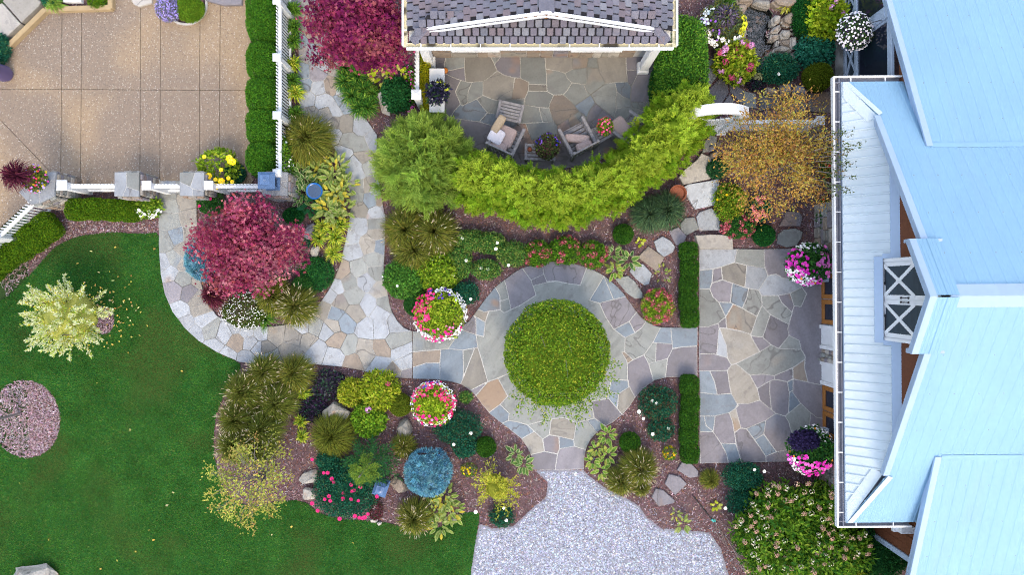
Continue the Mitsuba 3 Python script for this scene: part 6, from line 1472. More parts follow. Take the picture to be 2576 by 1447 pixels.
put(t, 'crown', cply(mcat(*ms)), TR(c[0], c[1], 0), stuff=True)
put(t, 'trunk', PLY(limbs([u * .8 + [0, 0, 1.2] for u in sphere_dirs(14, rr, 0) * [1, 1, .6]], 0, .7, .07, 5), 'bark', 40), TR(c[0], c[1], 0))
put(t, 'planting_ring', PLY(slab(Point(0, 0).buffer(.5, 24), .03, .062, .01), 'mulch_soil'), TR(c[0], c[1], 0))
# twigs above the crown
put(t, 'twig', PLY(cat(*[tube([[a, b, 1.9], [a + dx_, b + dy_, 2.2]], [.004, .002], 4) for a, b, dx_, dy_ in ((.15, -.1, .02, -.35), (-.3, .2, -.1, .25), (.2, .3, .05, -.2))]), 'pale_bark'), TR(c[0], c[1], 0), stuff=True)
# orange brown tree by the barn
OR = [(.50, .30, .05, 3), (.42, .22, .07, 2.5), (.36, .36, .07, 2.5), (.28, .14, .07, 1.6), (.62, .44, .12, 1.2)]
tree('autumn_tree', 'airy orange and bronze tree leaning against the barn gutter', 1955, 392, 1.9, rx=1.42, ry=1.30, h=3.0, trunk_h=.7, n_cl=210, per=44, cl_r=.12, pal=OR, leaf=.066, wd=.030, shell=.30, r0=.05, zmin=-.1, trunk='pale_bark')
c = W(1955, 392, 1.9); rr = np.random.default_rng(77); ms = []; tw = []
for (x, y) in [(2118, 325), (2145, 330), (2105, 365), (2140, 372), (2165, 362), (2110, 405), (2145, 412), (2110, 440), (2140, 445), (2105, 470), (2140, 478), (2125, 390), (2122, 425), (2112, 490)]:
    e = W(x, y, 3.3) - [c[0], c[1], 0]; b = e * [.72, .72, 1] - [0, 0, .6]; tw.append(tube([b, (b + e) / 2 + [0, 0, .06], e], [.008, .005, .002], 4)); n = 26; q = rr.random((n, 1))
    P_ = b + (e - b) * (.45 + .6 * q) + rr.normal(0, .045, (n, 3)); ms.append(leafs(P_, unit(unit(e - b) + rr.normal(0, .7, (n, 3))), unit(rr.normal(0, .4, (n, 3)) + [0, 0, 1]), .07, .028, pal_pick([(.10, .14, .05, 2), (.16, .12, .05, 1), (.07, .10, .05, 2)], n, rr, .15)))
put('autumn_tree', 'overhanging_leaves', cply(mcat(*ms)), TR(c[0], c[1], 0), stuff=True); put('autumn_tree', 'twig', PLY(cat(*tw), 'pale_bark'), TR(c[0], c[1], 0), stuff=True)
# pale yellow sparse tree at the lawn
PY = [(.46, .47, .09, 3), (.55, .52, .12, 2), (.30, .38, .08, 2.5), (.52, .26, .12, .9)]
tree('sparse_tree', 'sparse pale yellow tree with bare twigs at the lower left corner of the bed', 628, 1222, 1.6, rx=.88, ry=1.05, h=2.3, trunk_h=.6, n_cl=105, per=26, cl_r=.08, pal=PY, leaf=.060, wd=.034, shell=.5, r0=.032, zmin=-.3, trunk='pale_bark')
# white variegated tree on the lawn
VT = [(.55, .62, .14, 3), (.70, .72, .30, 2), (.34, .46, .06, 2.5), (.62, .50, .05, .8)]
c = np.array([(205 - 1288) / PX * 1.0, (723.4 - 796) / PX, 0]); t = thing('variegated_tree', 'bushy pale yellow and cream tree standing on the lawn', 'tree'); s = nxt(); rr = np.random.default_rng(s); ms = []; tips = []
cc = W(160, 798, 1.05)
for k in range(96):
    u = sphere_dirs(1, rr, -.2)[0]; L = .80 + .30 * rr.random(); e = u * [1.0, .98, .85] * L + [cc[0] - c[0], cc[1] - c[1], .95]; b = np.array([cc[0] - c[0], cc[1] - c[1], .75]) + u * .2; tips.append(e)
    n = 95; q = rr.random(n) ** .75; P_ = b + (e - b) * q[:, None] + rr.normal(0, .055, (n, 3)) * (1.25 - q)[:, None]
    C = pal_pick(VT, n, rr, .14); wt = (q > .62)[:, None]; C = np.where(wt & (rr.random((n, 1)) < .62), C * .3 + np.array([.78, .80, .60]) * .7, C)
    ms.append(leafs(P_, unit(unit(e - b) * .9 + rr.normal(0, .5, (n, 3))), unit(rr.normal(0, .4, (n, 3)) + [0, 0, 1]), .062 * rr.uniform(.7, 1.2, n), .032, C))
m = mcat(*ms, tuple(np.array(x) if i else np.array(x) + [cc[0] - c[0], cc[1] - c[1], .35] for i, x in enumerate(core(.72, .72, 1.1, VT, s, .8, .2))))
put(t, 'crown', cply(m), TR(c[0], c[1], 0), stuff=True); put(t, 'trunk', PLY(limbs(tips[:24], 0, .5, .045, 9), 'bark', 40), TR(c[0], c[1], 0))
# young tree at the left edge: trunk in its mulch ring, crown beyond the frame
c = W(50, 1041, 0); t = thing('young_tree', 'slim grey trunk in the round mulch ring at the left edge', 'tree'); m, tr = cloud_tree(rx=1.1, ry=1.0, h=4.0, trunk_h=2.3, n_cl=70, per=30, cl_r=.14, pal=[(.5, .05, .04, 3), (.4, .1, .03, 2)], seed=nxt(), leaf=.06, wd=.03, r0=.028)
put(t, 'crown', cply(m), TR(c[0] - .25, c[1] + .25, 0), stuff=True); put(t, 'trunk', PLY(tr, 'pale_bark', 40), TR(c[0], c[1], 0))

# blue globe spruces and the dwarf spruce
def globe(label, dx, dy, r, h, n):
    c = W(dx, dy, h * .5); t = thing('blue_spruce', label, 'conifer'); s = nxt(); rr = np.random.default_rng(s); u = sphere_dirs(n, rr, -.2)
    P_ = u * [r * .86, r * .86, h * .5] * (1 + (clump_noise(u, 3, s) - .5)[:, None] * .16) + [0, 0, h * .45]; ms = []
    C = pal_pick(BLUE, n, rr, .15)
    lum = rr.uniform(.8, 1.2, (n, 1))
    for k in range(15):
        D = unit(u * .9 + rr.normal(0, .55, (n, 3)) + [0, 0, .15]); ms.append(leafs(P_ + D * .01, D, unit(rr.normal(0, 1, (n, 3)) + u), .095 * rr.uniform(.7, 1.2, n), .019, C * lum * rr.uniform(.85, 1.15, (n, 1)), .1, tipc=C * lum * 1.25))
    ms.append(core(r, r, h, BLUE, s, .70, .06)); put(t, 'foliage', cply(mcat(*ms)), TR(c[0], c[1], 0), stuff=True)
globe('round blue globe spruce beside the small lantern', 1077, 1188, .58, .95, 470)
globe('blue dwarf spruce peeping out under the left side of the red maple', 518, 655, .50, .6, 520)
c = W(935, 1160, .3); t = thing('dwarf_spruce', 'young green spruce with yellow green shoots above the small lantern', 'conifer'); s = nxt(); rr = np.random.default_rng(s); ms = []; br = []
for w_ in range(9):
    z = .2 + w_ * .17; R = (.80 - w_ * .075); nb = 8 if w_ < 6 else 5
    for b in range(nb):
        a = b * 2 * math.pi / nb + w_ * .7 + rr.normal(0, .15); d = np.array([math.cos(a), math.sin(a), .12]); o = np.array([.0, 0, z]); e = o + d * R * rr.uniform(.8, 1.1)
        shoots = [(o, e)]
        for q in (.35, .55, .75):
            for sg in (-1, 1):
                p = o + (e - o) * q; dd = unit(d + sg * np.array([-d[1], d[0], 0]) * .9 + [0, 0, .1]); shoots.append((p, p + dd * R * .36 * (1.15 - q)))
        for (p, q_) in shoots:
            L = np.linalg.norm(q_ - p); n = int(26 * L / .2) + 8; tq = rr.random(n); Pp = p + (q_ - p) * tq[:, None]
            D = unit(unit(q_ - p) * .8 + rr.normal(0, .5, (n, 3)) + [0, 0, .15]); young = w_ > 4
            C = pal_pick([(.26, .36, .05, 2), (.14, .26, .05, 2)] if young else [(.035, .15, .06, 3), (.06, .20, .06, 2), (.10, .22, .05, 1)], n, rr, .15)
            ms.append(leafs(Pp, D, unit(rr.normal(0, 1, (n, 3)) + [0, 0, .5]), .055, .012, C, .05))
put(t, 'foliage', cply(mcat(*ms)), TR(c[0], c[1], 0), stuff=True); put(t, 'trunk', PLY(tube([[0, 0, -.02], [.01, 0, 1.75]], [.04, .012], 6), 'pale_bark'), TR(c[0], c[1], 0))

# hostas: every leaf a part
rh = np.random.default_rng(41)
HV = [PLY(m_[:2], 'leaf', False, color=m_[2]) for m_ in [ovate(.20 * q, .10 * q, ci, ce, rh) for q in (.85, 1.0, 1.15) for ci, ce in (((.10, .21, .06), (.62, .66, .36)), ((.13, .25, .06), (.52, .58, .25)))]]
HY = [PLY(m_[:2], 'leaf', False, color=m_[2]) for m_ in [ovate(.19 * q, .095 * q, ci, ce, rh) for q in (.85, 1.0, 1.15) for ci, ce in (((.15, .30, .05), (.50, .56, .18)), ((.40, .42, .10), (.16, .28, .05)), ((.20, .34, .05), (.60, .62, .24)))]]
HO = [PLY(m_[:2], 'leaf', False, color=m_[2]) for m_ in [ovate(.20 * q, .085 * q, ci, ce, rh) for q in (.85, 1.05) for ci, ce in (((.30, .38, .10), (.16, .27, .06)), ((.42, .46, .18), (.26, .36, .09)), ((.20, .31, .06), (.50, .54, .22)), ((.24, .34, .08), (.46, .50, .18)), ((.34, .40, .12), (.18, .28, .06)), ((.58, .50, .07), (.46, .42, .07)))]]
HG = [PLY(m_[:2], 'leaf', False, color=m_[2]) for m_ in [ovate(.19 * q, .10 * q, ci, ci, rh) for q in (.85, 1.1) for ci in ((.03, .15, .055), (.05, .20, .06))]]
HL = [PLY(m_[:2], 'leaf', False, color=m_[2]) for m_ in [ovate(.17 * q, .13 * q, ci, ci, rh, .1) for q in (.85, 1.1) for ci in ((.50, .58, .05), (.60, .64, .14), (.38, .48, .03))]]
def hosta(label, dx, dy, n, sc, shapes, name='hosta', cat_='hosta', h=.3, group=None, spread=.0, rz0=0):
    c = W(dx, dy, h * .6); t = thing(name, label, cat_, group); s = nxt(); rr = np.random.default_rng(s)
    for k in range(n):
        q = (k + .5) / n; az = k * 137.5 + rr.normal(0, 14); r = (.02 + .10 * math.sqrt(q)) * sc + spread * math.sqrt(q) * rr.uniform(.3, 1)
        el = 52 * (1 - q) ** .8 - 6 + rr.normal(0, 7); a = math.radians(az)
        put(t, 'leaf', shapes[rr.integers(len(shapes))], TR(c[0] + math.cos(a) * r, c[1] + math.sin(a) * r, (h * (.95 - .55 * q)) * sc + rr.uniform(-.02, .02), az, sc * rr.uniform(.8, 1.15), -el, rr.normal(0, 10)))
for (x, y, n, sc, sh, lb) in [(1543, 637, 15, .85, HV, 'white edged hosta, uppermost of the three left of the stepping stones'), (1583, 655, 16, .95, HV, 'white edged hosta, right one of the three by the stepping stones'), (1546, 680, 16, .95, HY, 'yellow green hosta, lowest of the three by the stepping stones'),
        (1527, 1095, 18, 1.0, HY, 'uppermost yellow green hosta beside the lower end of the round patio'), (1500, 1130, 15, .85, HY, 'left upper hosta of the lower patio group'), (1492, 1160, 16, .9, HY, 'leftmost hosta of the lower patio group'), (1527, 1146, 18, .95, HY, 'right hosta of the lower patio group'), (1511, 1185, 16, .9, HY, 'lowest hosta of the lower patio group, by the gravel'),
        (1297, 1145, 15, .95, HV, 'upper white edged hosta left of the patio outlet'), (1318, 1168, 16, .95, HV, 'lower white edged hosta left of the patio outlet'), (1718, 1320, 13, .9, HO, 'yellowish hosta at the gravel edge, the larger of two'), (1700, 1295, 9, .75, HO, 'browning small hosta at the gravel edge, the upper of two')]:
    hosta(lb, x, y, n, sc, sh)
for (x, y, n, sc, sh, lb) in [(812, 408, 22, 1.0, HO, 'pale hosta tucked under the olive grass'), (770, 462, 20, 1.0, HV, 'white edged hosta touching the left rim of the bird bath'), (832, 486, 26, 1.0, HO, 'pale hosta touching the right rim of the bird bath'), (845, 422, 20, 1.0, HO, 'pale hosta at the path edge above the bird bath'), (868, 462, 20, .95, HO, 'hosta at the widest bulge of the bed, right of the bird bath'), (845, 545, 18, .95, HO, 'hosta just above the five yellow tufts'), (760, 438, 20, 1.0, HV, 'white edged hosta above the bird bath on its left'), (800, 432, 24, 1.1, HO, 'pale hosta directly above the bird bath'), (838, 448, 26, 1.1, HO, 'yellowing hosta between bird bath and path'), (760, 492, 18, 1.0, HV, 'white edged hosta left of the bird bath'), (852, 490, 26, 1.1, HO, 'pale hosta right of the bird bath, at the path edge'), (828, 525, 28, 1.15, HO, 'pale hosta below the bird bath on its right'), (860, 525, 20, 1.0, HO, 'yellow leaved hosta lowest at the path edge')]:
    hosta(lb, x, y, n + 10, sc * 1.02, sh, h=.40, spread=.16)
for (x, y, n, lb) in [(1118, 1255, 26, 'upper yellow leaved hosta under the blue globe spruce'), (1090, 1290, 24, 'left yellow leaved hosta beside the hanging plumes'), (1132, 1288, 28, 'lower right yellow leaved hosta at the lawn edge'), (1108, 1322, 20, 'lowest yellow leaved hosta over the lawn edge')]:
    hosta(lb, x, y, n + 10, 1.0, HO, h=.38, spread=.15)
hosta('dark green broad leaved plant with small yellow flowers below the bird bath', 785, 517, 30, .95, HG, 'bergenia', 'plant', .3, spread=.12)
hosta('chartreuse heart leaved plant under the dark red maple, left part', 958, 192, 26, .95, HL, 'lime_leaf_plant', 'plant', .35, spread=.16)
hosta('chartreuse heart leaved plant under the dark red maple, right part', 1005, 192, 20, .95, HL, 'lime_leaf_plant', 'plant', .35, spread=.12)
hosta('small bright green leafy plant alone below the clipped box ball', 1610, 609, 9, .55, HL, 'seedling', 'plant', .15)
hosta('pale leaved trailing plant left of the terrace hedge', 1668, 690, 12, .6, HY, 'trailing_plant', 'plant', .12, spread=.2)
hosta('bright green seedling on the mulch left of the teal rose, near the hose', 1802, 1274, 10, .55, HL, 'seedling', 'plant', .15)

# hydrangeas and other broad leaved shrubs
MOP = [flower_head(.075, p, 300 + k) for k, p in enumerate(([(.62, .27, .52, 2), (.72, .42, .66, 1)], [(.66, .32, .55, 2), (.55, .25, .48, 1)]))]
MOPR = [flower_head(.075, [(.42, .06, .13, 2), (.50, .12, .20, 1)], 310 + k) for k in range(2)]
CONE = [flower_head(.058, p, 320 + k, 26, .015, 1.15) for k, p in enumerate(([(.50, .32, .24, 2), (.62, .46, .36, 1), (.2, .22, .06, 1)], [(.44, .25, .19, 2), (.58, .40, .30, 1), (.2, .2, .06, 1)], [(.62, .58, .46, 2), (.50, .40, .30, 1), (.25, .3, .1, 1)]))]
SED = [flower_head(.055, [(.40, .08, .11, 2), (.52, .20, .21, 1), (.30, .04, .08, 1)], 330 + k, 30, .014, .6) for k in range(2)]
SALM = [flower_head(.085, [(.72, .24, .22, 2), (.80, .36, .32, 1)], 340 + k, 60, .02, .5) for k in range(2)]
ROSEP = [rose_head(.042, [(.66, .03, .17, 3), (.72, .08, .26, 1)], 350 + k) for k in range(2)]
ROSEW = [rose_head(.040, [(.88, .87, .82, 1)], 360 + k) for k in range(2)]
HIB = [rose_head(.08, [(.85, .58, .02, 2), (.8, .66, .1, 1)], 370)]
def at(t, dx, dy, z, shapes, name='flower_head', s=1.0, k=0):
    p = W(dx, dy, z); put(t, name, shapes[k % len(shapes)], TR(p[0], p[1], p[2], 40 * k, s))
t, M = shrub('hydrangea', 'yellow green hydrangea with pink and dark red flower heads beside the pond', 'hydrangea', 1850, 155, .46, .50, .75, .12, .065, [(.34, .42, .03, 3), (.46, .52, .06, 2), (.16, .27, .02, 2)], cover=2.2, rough=.12, k_core=.7)
for k, (x, y) in enumerate([(585, 655), (605, 605), (820, 535), (930, 565), (555, 885), (770, 930), (770, 1000)]): at(t, *D1((x, y))[0], .68 if k < 4 else .5, MOP, k=k, s=1.0)
for k, (x, y) in enumerate([(740, 625), (780, 705), (695, 720), (540, 655), (605, 770), (920, 815), (905, 860), (870, 580), (685, 965)]): at(t, *D1((x, y))[0], .66, MOPR, k=k, s=.95)
t, M = shrub('hydrangea', 'large lime green hydrangea at the barn windows by the top edge', 'hydrangea', 2072, 42, .52, .55, .8, .13, .07, [(.36, .48, .025, 3), (.48, .58, .05, 2), (.18, .30, .02, 2)], cover=2.3, rough=.12, k_core=.7)
at(t, 2092, 17, .8, MOP, s=.9); at(t, 2119, 31, .7, MOP, s=.8, k=1); at(t, 2104, 2, .8, MOP, s=.7)
shrub('hydrangea', 'light green broad leaved hydrangea above the upper flower pot', 'hydrangea', 1100, 685, .52, .45, .6, .085, .05, HYD, cover=2.3, rough=.14, k_core=.7)
shrub('leafy_shrub', 'mid green leafy shrub at the path below the fountain grasses', 'shrub', 1018, 702, .50, .48, .6, .06, .034, [(.09, .26, .04, 3), (.15, .34, .05, 2), (.05, .15, .03, 2)], cover=2.2, rough=.14, k_core=.72, flowers=[dict(n=4, rad=.03, pal=WHITEF)])
shrub('hydrangea', 'yellow green hydrangea right of the dark leaved patch, smaller of two', 'hydrangea', 884, 987, .30, .33, .5, .085, .042, [(.36, .42, .03, 3), (.5, .5, .07, 2), (.18, .26, .02, 2)], cover=2.2, rough=.12, k_core=.7)
t, M = shrub('hydrangea', 'larger yellow green hydrangea at the path edge in the lower bed', 'hydrangea', 956, 982, .46, .46, .65, .10, .05, [(.36, .44, .03, 3), (.48, .52, .06, 2), (.16, .26, .02, 2)], cover=2.2, rough=.14, k_core=.7); at(t, 976, 966, .65, MOPR, s=.7)
t, M = shrub('hydrangea', 'green hydrangea with a single lilac flower right of the big tan boulder', 'hydrangea', 928, 1055, .38, .42, .6, .095, .05, [(.20, .38, .03, 3), (.30, .46, .04, 2), (.09, .2, .02, 2)], cover=2.2, rough=.14, k_core=.7); at(t, 926, 1031, .6, MOP, s=.9)
BIGH = [(.11, .24, .022, 3), (.22, .36, .04, 2.2), (.045, .14, .022, 2.5)]
c = W(2010, 1335, .8); t = thing('hydrangea', 'huge hydrangea covered in cream and blush flower cones at the bottom right', 'hydrangea'); ms = []; s = nxt()
for (x, y, r) in [(1960, 1300, .75), (2050, 1310, .8), (1945, 1390, .75), (2060, 1395, .8), (2130, 1380, .6), (1900, 1345, .5), (2090, 1270, .45)]:
    e = W(x, y, .7); m = mound(r, r, 1.35 - .25 * (len(ms) % 3 == 1), .13, .055, BIGH, nxt(), cover=1.7, rough=.30, freq=3.0, k_core=.66, depth=.5, cap=4200); ms.append((m[0] + [e[0] - c[0], e[1] - c[1], 0], m[1], m[2]))
put(t, 'foliage', cply(mcat(*ms)), TR(c[0], c[1], 0), stuff=True)
Z3 = lambda x, y: ((2700 + x * .3494) * .6453, (1750 + y * .3494) * .6453)
for k, (x, y) in enumerate([(900, 410), (960, 430), (1040, 440), (1165, 395), (1290, 385), (1330, 480), (1245, 485), (940, 500), (850, 460), (835, 520), (710, 505), (1145, 540), (1040, 580), (1100, 578), (1315, 600), (845, 610), (830, 650), (680, 620), (1215, 640), (1410, 665), (720, 700), (920, 700), (1240, 720), (1325, 725), (545, 800), (690, 815), (780, 760), (830, 770), (875, 770), (525, 830), (480, 870), (655, 860), (820, 870), (905, 880), (700, 920), (605, 910), (990, 905), (1450, 890), (820, 960), (870, 960), (930, 950), (740, 1000), (815, 1000), (1510, 940), (1415, 965), (1565, 910), (580, 1045), (665, 1040), (860, 1045), (940, 1040), (1030, 1030), (1120, 1035), (1545, 1000), (1670, 975), (1775, 1000), (1860, 1000), (1920, 960), (1720, 1030), (1980, 1080), (710, 1085), (790, 1115), (920, 1090), (960, 1110), (1065, 1125), (1165, 1110), (1400, 1060), (1480, 1080), (1540, 1095), (1390, 1140), (1440, 1150), (1380, 1175), (1500, 1195), (1590, 1155), (1705, 1120), (1835, 1170), (1800, 1210), (1955, 1170), (680, 1185), (800, 1190), (930, 1185), (740, 1240), (1020, 1210), (1690, 1220), (1330, 1260), (1395, 1290), (1470, 1285), (1540, 1290), (1580, 1250), (800, 1310), (860, 1320), (600, 1370), (740, 1340), (1010, 1325), (1060, 1330), (1100, 1335), (1205, 1320), (1330, 1350), (1350, 1385), (1045, 1385), (1545, 500), (1545, 545), (1530, 640), (1535, 715), (1520, 775), (1455, 790), (1545, 825), (640, 745)]):
    at(t, *Z3(x, y), 1.27 - .2 * (k % 3 == 0), CONE, 'flower_cone', .95 + .25 * ((k * 7) % 5) / 5, k)
shrub('dark_conifer', 'dark green conifer under the barn corner board at the bottom edge', 'conifer', 2215, 1392, .62, .60, .7, .09, .03, [(.02, .10, .03, 3), (.04, .15, .035, 2)], cover=1.8, rough=.2, spray=3, cap=2200)
shrub('euonymus', 'yellow tinted evergreen shrub at the bottom edge right of the huge hydrangea', 'shrub', 2150, 1438, .50, .40, .5, .06, .035, [(.12, .26, .03, 3), (.42, .44, .04, 2)], cover=2.0, rough=.16)
shrub('pond_conifer', 'dark green fine needled shrub between pond rocks and lime hydrangea', 'conifer', 2020, 42, .26, .45, .6, .06, .02, BOXD, cover=2.2, rough=.12)
shrub('leafy_hedge', 'tall loose leafy hedge right of the small house', 'hedge', 1722, 150, .58, 1.05, 1.2, .062, .034, [(.10, .26, .03, 3), (.18, .36, .04, 2), (.045, .15, .025, 2.5)], cover=2.2, rough=.12, sq=3, k_core=.82, zref=.8)
shrub('low_shrub', 'low dark grassy shrub in the gap between leafy hedge and patio', 'shrub', 1664, 225, .30, .62, .45, .06, .02, [(.03, .14, .03, 3), (.06, .2, .03, 2), (.3, .38, .05, .4)], cover=2.2, rough=.12)
shrub('camellia', 'glossy dark green shrub right of the tall grey rock', 'shrub', 998, 238, .36, .40, .6, .085, .045, [(.02, .11, .035, 3), (.04, .16, .045, 2)], cover=2.3, rough=.12)
shrub('impatiens', 'low strip of pink and magenta flowers beside the porch railing', 'flowers', 1030, 222, .16, .52, .3, .05, .03, LEAFY, cover=2, flowers=[dict(n=70, rad=.026, pal=MAGEN), dict(n=26, rad=.022, pal=WHITEF, name='white_flowers', jit=.5)])
shrub('euonymus', 'narrow yellow green hedge between porch railing and white bench', 'hedge', 1068, 205, .13, .85, .55, .04, .024, [(.42, .40, .02, 3), (.26, .32, .02, 2)], cover=2.4, sq=3, rough=.08, zref=.7)
shrub('white_vinca', 'leafy plant with white flowers below the clipped hedge at the path corner', 'flowers', 367, 520, .34, .28, .4, .10, .05, [(.20, .36, .03, 3), (.32, .46, .05, 2), (.09, .2, .02, 2)], cover=2.2, flowers=[dict(n=34, rad=.042, pal=WHITEF, patch=(190, 350, .05, .95))])
shrub('climbing_rose', 'white flowered climber on the long fence just above the lantern pillar', 'climber', 712, 392, .17, .52, .9, .055, .03, LEAFY, cover=1.4, rough=.3, k_core=0, zref=.8, flowers=[dict(n=40, rad=.03, pal=WHITEF)])
t, M = shrub('hibiscus', 'bright green shrub with large yellow flowers behind the fence', 'shrub', 548, 418, .48, .42, .75, .10, .06, [(.26, .40, .025, 3), (.38, .50, .05, 2), (.12, .22, .02, 2)], cover=1.3, rough=.3, freq=3, k_core=0, zref=.6, stem=.5)
for k, (x, y) in enumerate([(265, 30), (535, 45), (535, 85), (572, 85), (445, 170), (312, 238), (385, 275), (450, 295), (565, 300), (388, 350), (525, 260)]): at(t, *E6((x, y))[0], .8, HIB, 'flower', .55 + .35 * (k % 2), k)
shrub('ground_cover', 'dark green small leaved ground cover right of the red maple', 'ground cover', 795, 690, .42, .40, .3, .05, .026, [(.03, .16, .045, 3), (.06, .23, .05, 2), (.02, .1, .03, 2)], cover=2.2, rough=.22, k_core=.6)
shrub('ground_cover', 'small teal creeping plant under the dark grey boulder', 'ground cover', 765, 612, .15, .14, .14, .035, .018, TEAL, cover=1.6, k_core=0)
t, M = shrub('rose_bush', 'small rose bush with red flowers at the pillar left of the red maple', 'rose bush', 530, 510, .32, .28, .5, .045, .026, GREEN, cover=1.7, rough=.25, k_core=.5)
for k, (x, y) in enumerate([(213, 560), (330, 482), (558, 475)]): at(t, *E6((x, y))[0], .55, ROSEP, 'flower', .8, k)
shrub('gaura', 'airy plant with a cloud of tiny white flowers at the foot of the maple bed', 'flowers', 612, 782, .52, .42, .45, .045, .018, [(.12, .17, .03, 3), (.07, .12, .03, 2)], cover=1.3, rough=.25, k_core=0, flowers=[dict(n=420, rad=.012, pal=WHITEF, lift=1.12)])
tuft('green grassy strip at the bottom edge of the maple bed', 665, 800, .38, .25, LILYG, 150, .014, name='sedge')
shrub('coneflower', 'yellow daisies beside the lower terrace hedge', 'flowers', 1684, 1140, .16, .17, .3, .05, .02, LEAFY, cover=.6, k_core=0, flowers=[dict(n=15, rad=.03, pal=[(.82, .52, .01, 1)], eye=(.1, .03, .01), lift=1.0)])
shrub('coneflower', 'yellow flowers right of the blue globe spruce', 'flowers', 1180, 1183, .20, .15, .25, .05, .02, LEAFY, cover=.6, k_core=0, flowers=[dict(n=22, rad=.025, pal=[(.82, .55, .02, 1)], lift=1.0)])
# roses
def rose(label, dx, dy, rx, ry, h, pal, pts=(), shapes=None, extra=None, rough=.26, cover=1.8, **kw):
    t, M = shrub('rose_bush', label, 'rose bush', dx, dy, rx, ry, h, .044, .026, pal, cover=cover, rough=rough, freq=2.8, k_core=.55, depth=.4, **kw)
    for k, (x, y) in enumerate(pts): at(t, x, y, h * .92, shapes, 'flower', .85 + .1 * (k % 3), k)
    return t, M
PK = [(505, 680), (535, 680), (567, 725), (580, 750), (712, 770), (780, 785), (735, 812), (715, 818), (545, 855), (513, 880), (555, 890), (650, 875), (765, 890), (905, 858), (740, 1005), (772, 1018), (795, 1022), (815, 1015), (838, 990), (460, 965), (625, 1027), (648, 833), (712, 878), (418, 910), (418, 580)]
rose('large blue green rose bush dotted with hot pink flowers at the lawn edge', 868, 1232, .74, .68, .7, TEAL, [Q(2, 1, p)[0] for p in PK], ROSEP)
rose('small upper rose bush between plain grass clump and the pink roses', 826, 1158, .28, .26, .5, TEAL)
RG = [(.09, .24, .05, 3), (.24, .36, .07, 2), (.04, .14, .035, 2), (.4, .44, .14, .7)]
for (x, y, rx, ry, pts, lb) in [(1180, 605, .38, .26, [(1548, 345)], 'leftmost pale rose bush under the golden hedge'), (1232, 612, .38, .26, [(1810, 380)], 'second pale rose bush under the golden hedge'), (1290, 640, .40, .30, [(1895, 548), (1800, 425)], 'pale rose bush with white blooms next to the round patio, right end of the row'),
        (1155, 660, .32, .42, [(1577, 512), (1478, 622)], 'pale rose bush above the upper flower pot'), (1222, 678, .36, .24, [(1690, 572), (1740, 577)], 'pale rose bush with two white blooms at the rim of the round patio')]:
    rose(lb, x, y, rx, ry, .5, RG, [Q(1, 1, p)[0] for p in pts], ROSEW)
rose('dark teal rose bush right of the upper flower pot', 1172, 738, .32, .27, .45, TEAL, [Q(1, 1, (1610, 803))[0]], ROSEW)
rose('wide green rose bush right of the lower flower pot', 1152, 1078, .56, .42, .55, TEAL + [(.14, .07, .05, .8)], [Q(2, 1, (1483, 467))[0], Q(2, 1, (1610, 382))[0]], ROSEW)
rose('lower lobe of the rose bushes left of the clipped ball', 1170, 1125, .30, .26, .45, TEAL)
rose('bronze tipped rose bush in the bed right of the round patio', 1655, 1015, .46, .42, .55, TEAL + [(.16, .08, .05, 1.6)], [Q(2, 2, p)[0] for p in ((1047, 138), (1077, 155), (947, 220), (980, 272))], ROSEW)
rose('lower rose bush in the bed right of the round patio', 1662, 1080, .32, .28, .45, TEAL + [(.16, .08, .05, 1.4)], [Q(2, 2, p)[0] for p in ((1168, 343), (1050, 388))], ROSEW)
rose('big teal green rose bush under the lower edge of the terrace', 1868, 1198, .46, .34, .6, TEAL, [Q(2, 2, (1815, 657))[0], Q(2, 2, (1890, 670))[0]], ROSEW)
rose('lower teal green rose bush left of the huge hydrangea', 1868, 1262, .38, .34, .5, TEAL, [Q(2, 2, (1750, 963))[0], Q(2, 2, (1597, 947))[0]], ROSEW)
rose('small dark rose bush at the lawn and gravel corner', 1262, 1300, .30, .24, .4, TEAL + [(.1, .06, .04, 1)], [Q(2, 1, (1860, 945))[0], Q(2, 1, (1878, 1038))[0], Q(2, 1, (1648, 975))[0]], ROSEW)
rose('teal rose with one large white bloom beside the pond', 1958, 172, .46, .36, .55, TEAL, [D1((1272, 925))[0]], ROSEW)
rose('small sprig of rose left of the round patio outlet', 1172, 1000, .16, .14, .25, RG)
# sedum and reddish flowered shrubs
def sedum(label, dx, dy, rx, ry, h, n, shapes=SED, pal=GREEN):
    t, M = shrub('sedum', label, 'flowering shrub', dx, dy, rx, ry, h, .055, .03, pal, cover=2.0, rough=.2, k_core=.6); heads(t, M, rx, ry, h, shapes, n, nxt(), .15)
sedum('dusky red flowered shrub, left of the three above the round patio', 1352, 638, .34, .30, .45, 16, pal=LEAFY)
sedum('dusky red flowered shrub, middle of the three above the round patio', 1422, 630, .36, .34, .45, 20, pal=LEAFY)
sedum('dusky red flowered shrub, right of the three above the round patio', 1492, 640, .34, .32, .45, 20, pal=LEAFY)
sedum('rounded shrub thick with dark red heads beside the terrace entrance', 1654, 770, .36, .42, .5, 44, pal=HYD)
sedum('loose rose red sedum at the barn side of the granite step', 1856, 568, .40, .30, .4, 40)
t, M = shrub('chrysanthemum', 'salmon pink flower cluster below the orange tree', 'flowers', 1908, 525, .26, .32, .4, .05, .028, TEAL, cover=1.8, k_core=.6)
for k, (x, y) in enumerate([(955, 345), (1053, 296), (970, 395), (990, 420), (1030, 430), (1060, 400), (1070, 425), (1020, 470), (960, 440), (1110, 450), (1010, 495), (1080, 225), (1010, 235)]): at(t, *D3((x, y))[0], .42, SALM, k=k, s=.75)
